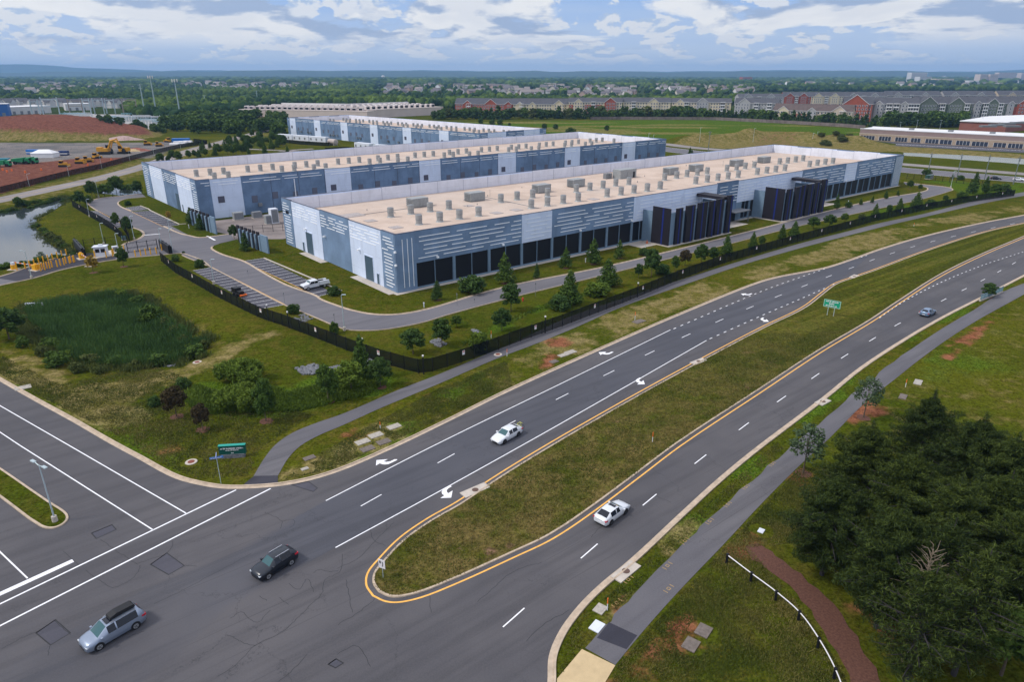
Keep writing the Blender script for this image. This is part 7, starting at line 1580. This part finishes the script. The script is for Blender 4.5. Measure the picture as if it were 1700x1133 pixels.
def tipper(label,bx,by,rz,m_):
    r=place('dump_truck',label,'dump truck',bx,by,rz); m=MB(); m.box(2.4,-1.3,.8,4.6,1.3,3.2); m.build('cab',m_,r); m=MB(); m.profile([(-4,1.5),(1.6,1.2),(2.2,3.6),(-4.4,3.0)],-1.5,1.5); fixn(m.build('tipping_body',m_,r)); m=MB(); m.box(4.58,-1.1,1.9,4.64,1.1,2.9); m.build('windscreen',V_DARK,r)
    for x in (-2.6,3.2):
        for s in (-1,1): m=MB(); m.T=Matrix.Translation((x,s*1.4,.9))@Matrix.Rotation(PI/2,4,'X'); m.cyl(0,0,-.35,.35,.9,.9,12); m.build('wheel',V_TYRE,r)
digger('large yellow excavator with a raised boom in the construction site',176,256,.1,1.45); digger('second yellow excavator reaching down beside the large one',206,255,2.9,1.25)
for a in (('yellow bulldozer on the red soil left of the black fence',106,277,.2),('yellow bulldozer in the middle of the red soil',133,271.5,.1),('yellow grader like machine close to the bulldozer in the red soil',146,269,.4),('dark topped yellow machine left of the excavators',160,263,1.4),('yellow machine at the foot of the mound, left of two near the pipes',245,241,.3),('yellow machine beside the stacked pipes near the fence',264,243,.5),('yellow machine at the far end of the construction site',279,236,2.6)): dozer(*a)
tipper('green dump truck at the left edge of the site',4,277,.1,GM); tipper('green dump truck beside the rubble heap',36,272.5,.15,GM); tipper('green articulated truck close to the rubble heap, facing right',50,271.5,-.1,GM)
r=place('event_tent','white marquee tent on the grey construction yard','tent',76,261,.05); m=MB(); m.box(-6.5,-3.5,0,6.5,3.5,2.6); m.build('walls',MWR,r); m=MB(); m.add([(-6.7,-3.7,2.6),(6.7,-3.7,2.6),(6.7,3.7,2.6),(-6.7,3.7,2.6),(-3,0,4.6),(3,0,4.6)],[(0,1,5,4),(1,2,5),(2,3,4,5),(3,0,4)]); m.build('roof',MWR,r)
for lab,bx,by,w_,m_ in (('blue and white site trailer left of the tent',57,256,8,SB),('dark blue container right of the tent',107,258,5,plain('navy_paint',(.01,.03,.12),.5,0,0)),('teal container at the left edge of the site',6,271,7,plain('teal_paint',(.03,.20,.26),.5,0,0))):
    r=place('container',lab,'container',bx,by,.05); m=MB(); m.box(-w_/2,-1.4,.2,w_/2,1.4,2.8); m.build('box',m_,r); m=MB(); m.box(-w_/2,-1.45,.9,w_/2,1.45,1.5) ; m.build('stripe',MW,r)
for i,(x,y) in enumerate([(296,238),(304,237.5),(312,237),(290,241),(300,240.5)]):
    r=place('pipe_stack','white wrapped pipes by the corner of the construction fence, %s from the left'%ordw([1,3,4,0,2][i]),'pipes',x,y,.2); r['group']='stacked white pipes'; m=MB()
    for k in range(5): m.tube([(-3,k*.8-1.6,.4),(3,k*.8-1.6,.4)],.38,8)
    for k in range(4): m.tube([(-3,k*.8-1.2,1.1),(3,k*.8-1.2,1.1)],.38,8)
    m.build('pipes',MWR,r)
r=place('container','blue tarpaulin covered stack near the pipes','stack',301,235.5,.2); m=MB(); m.box(-6,-2,0,6,2,2.5); m.build('box',SB,r); m=MB(); m.box(-6.1,-2.1,2.5,6.1,2.1,2.6); m.build('cover',SB,r)
def heap(label,bx,by,R,h,m_,seed):
    q=random.Random(seed); V=[(0,0,h)]; n=14; F=[]
    for j,(rr,hh) in enumerate(((.35,.8),(.7,.4),(1.05,-.05))):
        for k in range(n): V.append((R*rr*math.cos(2*PI*k/n)*q.uniform(.8,1.2),R*.6*rr*math.sin(2*PI*k/n)*q.uniform(.8,1.2),h*hh*q.uniform(.8,1.15) if hh>0 else -.1))
    F+=[(0,1+k,1+(k+1)%n) for k in range(n)]
    for j in range(2): F+=[(1+j*n+k,1+(j+1)*n+k,1+(j+1)*n+(k+1)%n,1+j*n+(k+1)%n) for k in range(n)]
    p=G(bx,by); o=mesh_obj('spoil_heap',V,F,m_,None,None,True); o.location=(p.x,p.y,gz(p)); tag(o,label,'spoil heap')
RUB=plain('pale_rubble',(.34,.24,.22),1,0,.35,.8); RSOIL=plain('red_soil',(.22,.085,.06),1,0,.3,.6)
heap('pale rubble heap between the green trucks',22,272,6,3,RUB,1); heap('pale rubble spread at the right foot of the earth mound',205,232,14,3,RUB,2); heap('low red soil heap right of the excavators',228,250,9,2,RSOIL,3); heap('pale sand heap near the excavators',222,251,5,1.5,plain('sand',(.45,.33,.18),1,0,.2,1),4)
for i,(x,y) in enumerate([(5,283),(12,286),(20,284),(42,287),(69,283),(185,266),(146,275),(98,260)]):
    r=place('traffic_cone','orange barrel on the red soil of the construction site, %s from the left'%ordw(sorted([5,12,20,42,69,185,146,98]).index(x)),'barrel',x,y,0); r['group']='orange barrels on the site'; m=MB(); m.cyl(0,0,0,1.1,.45,.35,8); m.build('barrel',M_ORG,r)
# highway things
for i,(x,y,t_) in enumerate([(1076,241,222),(1084,238,224),(1161,238,212),(1250,236,213),(1348,237,221),(1355,236,219)]):
    p=G(x,y); h=HT(x,y,t_); r=thing('street_lamp','pale lamp post at the edge of the green field, %s from the left'%ordw(i),'street lamp',(p.x,p.y,0),0,'lamp posts by the green field'); m=MB(); m.cyl(0,0,0,h,.12,.08,6); m.build('pole',M_POLE,r); m=MB(); m.box(-.2,-.2,h,1.2,.2,h+.15); m.build('lamp_head',M_POLE,r)
for i,(x,y,t_) in enumerate([(1494,213,203),(1521,214,200),(1560,214,200),(1595,214,200),(1628,212,191)]):
    p=G(x,y); h=HT(x,y,t_); r=thing('street_lamp','lamp post behind the long stone fronted building, %s from the left'%ordw(i),'street lamp',(p.x,p.y,0),0,'lamp posts behind the shops'); m=MB(); m.cyl(0,0,0,h,.15,.1,6); m.build('pole',M_POLE,r); m=MB(); m.box(-1,-.2,h,1,.2,h+.2); m.build('lamp_head',M_POLE,r)
# dark brush on the bank
for i in range(16):
    x=1362+3.3*i; plant('shrub3',G(x,rnd.uniform(233,243)),rnd.uniform(2,3.6),'dull bush on the bank left of the stone fronted building, %s from the left'%ordw(i),'bushes on the brown bank',1.8)
# far office buildings on the skyline
for i,(x0,x1,yt,y,hgt,m_) in enumerate([(1468,1492,121,128,26,MW),(1482,1500,127,131,18,MW),(1575,1587,123.5,129,34,MCR),(1590,1603,123.5,129,34,MCR),(1603,1630,121,126,30,MCR),(1638,1658,121.5,126.4,28,MCR),(1694,1712,126,132,30,MCR),(1207,1222,127.5,131,20,M_BRICK),(1508,1535,130,133,14,M_TAN),(1560,1580,132.5,135,14,MW)]):
    Y=[5200,4600,4800,4800,6500,6500,4300,4600,4400,4200][i]; X0=(x0-850)/FPX*Y; X1=(x1-850)/FPX*Y; zt=CH+(HZ-yt)/FPX*Y; z0=gz(Vector(((X0+X1)/2,Y)))-2
    r=thing('office_building','distant pale block on the right skyline, %s from the left'%ordw(sorted([1468,1482,1575,1590,1603,1638,1694,1207,1508,1560]).index(x0)),'office building',(X0,Y,z0),0,'distant blocks on the skyline'); H_=max(10,zt-z0); m=MB(); m.box(0,0,0,X1-X0,60,H_); m.build('wall',m_,r); m=MB()
    for k in range(int(H_/8)): m.box(2,-.6,4+k*8,X1-X0-2,0,7+k*8)
    m.build('window_bands',M_GREYD,r)
Y=5200; X=(650.5-850)/FPX*Y; z0=gz(Vector((X,Y))); r=thing('water_tower','small pale water tower on the skyline left of centre','water tower',(X,Y,z0)); zt=CH+(HZ-125.5)/FPX*Y-z0; m=MB(); m.cyl(0,0,0,zt-10,3,3,8); m.build('stem',MW,r); m=MB(); m.cyl(0,0,zt-14,zt-9,4,13,14); m.cyl(0,0,zt-9,zt-3,13,13,14); m.cyl(0,0,zt-3,zt+2,13,4,14); m.build('tank',MW,r)
# forest masses
def ico(sub_):
    bm=bmesh.new(); bmesh.ops.create_icosphere(bm,subdivisions=sub_,radius=1); V=np.array([v.co[:] for v in bm.verts]); F=np.array([[v.index for v in f.verts] for f in bm.faces]); bm.free(); return V,F
def forest(name,label,X,Y,hgt,rad,sub_,seed,mat_):
    r=np.random.RandomState(seed); V,F=ico(sub_); n=len(X); Z=relief(X,Y); k=len(V)
    disp=1+r.uniform(-.28,.28,(n,k)); P=V[None]*disp[...,None]; P=P*np.stack([rad*r.uniform(.85,1.2,n),rad*r.uniform(.85,1.2,n),hgt*.55],1)[:,None,:]+np.stack([X,Y,Z+hgt*.48],1)[:,None,:]
    FF=(F[None]+(np.arange(n)*k)[:,None,None]).reshape(-1,3); me=bpy.data.meshes.new(name); me.vertices.add(n*k); me.vertices.foreach_set('co',P.astype(np.float32).ravel()); me.loops.add(FF.size); me.loops.foreach_set('vertex_index',FF.ravel().astype(np.int32)); me.polygons.add(len(FF)); me.polygons.foreach_set('loop_start',np.arange(0,FF.size,3,dtype=np.int32)); me.update(calc_edges=True)
    cl=fbm(X/160,Y/260,3); t=np.clip((cl-.35)*1.6+r.normal(0,.22,n),0,1); t=np.repeat(t,k)+r.uniform(-.12,.12,n*k); a=me.attributes.new('tint','FLOAT','POINT'); a.data.foreach_set('value',np.clip(t,0,1).astype(np.float32)); me.materials.append(mat_)
    o=bpy.data.objects.new(name,me); COL.objects.link(o); tag(o,label,'woodland',None,'stuff')
t=MT('far_foliage',.95,0,.05); a_=t.attr('tint').outputs['Fac']; nn=t.noise(.45,4,.7); bb=t.mix(a_,(.016,.044,.014),(.135,.200,.030)); bb=t.mix(t.mr(nn,.35,.65,0,.5),bb,(.020,.032,.012)); t.bump(nn,.9,1.5); M_FFOL=t.col(bb)
def scatter(Y0,Y1,n,seed,hh,rr):
    r=np.random.RandomState(seed); u=r.uniform(0,1,n); Y=Y0*(Y1/Y0)**u; X=r.uniform(-.95,.95,n)*Y
    px=850+X/Y*FPX; py=HZ+CH*FPX/Y   # rough screen row of the foot
    lim=np.interp(px,[-400,0,60,230,262,290,430,440,735,760,1190,1212,1225,1290,1700,2100],[164,164,166,168,190,194,182,171,171,176,170,160,152,150,149,149]); ok=py<lim
    if True:
        for x0,x1,y0,y1,_,_ in HC: inside=(px>x0-6)&(px<x1+6)&(py>y0-1)&(py<y1+1); ok&=~(inside&(r.uniform(0,1,n)<.80))
    ok&=~((px>1445)&(py>136)&(py<150)&(r.uniform(0,1,n)<.5))
    # keep clear of the houses themselves
    X=X[ok];Y=Y[ok]; H_=np.array(HP); keep=np.ones(len(X),bool)
    for hx,hy in HP:
        w_=13+hy*.003; keep&=~((np.abs(X-hx)<w_)&(Y>hy-hy*.045-14)&(Y<hy+14))
    X=X[keep];Y=Y[keep]; k=1+np.maximum(0,Y-1500)/2600
    return X,Y,hh*r.uniform(.7,1.25,len(X))*np.minimum(k,1.5),rr*k*r.uniform(.8,1.25,len(X))
X,Y,h_,r_=scatter(800,1800,7000,1,11,6.0); forest('woodland','green woodland between the near buildings and the suburbs',X,Y,h_,r_,2,1,M_FFOL)
X,Y,h_,r_=scatter(1800,3600,15000,2,11,6.5); forest('woodland','dark green woodland round the far suburbs',X,Y,h_,r_,1,2,M_FFOL)
X,Y,h_,r_=scatter(3600,11000,17000,3,12,9.0); forest('woodland','distant dark woodland up to the skyline',X,Y,h_*1.3,r_*1.3,1,3,M_FFOL)
for k,(o,_,_) in PROTO.items():
    for c in kids(o): bpy.data.objects.remove(c)
    bpy.data.objects.remove(o)
# ---------------------------------------------------------------- the air
hz=MB(); hz.box(-19000,-900,-6,19000,17800,290); o=hz.build('haze',None) if False else None
me=bpy.data.meshes.new('haze'); me.from_pydata(hz.v,[],hz.f); o=bpy.data.objects.new('haze',me); COL.objects.link(o); o['kind']='stuff'; o['label']='pale blue summer haze over the far country'
hm_=bpy.data.materials.new('haze'); hm_.use_nodes=True; nt=hm_.node_tree; nt.nodes.clear(); ou=nt.nodes.new('ShaderNodeOutputMaterial'); pv=nt.nodes.new('ShaderNodeVolumePrincipled'); nt.links.new(pv.outputs[0],ou.inputs['Volume'])
pv.inputs['Color'].default_value=(.30,.56,.95,1); pv.inputs['Density'].default_value=HAZE; pv.inputs['Anisotropy'].default_value=.1
me.materials.append(hm_)
for x in list(bpy.data.meshes):
    if x.users==0: bpy.data.meshes.remove(x)
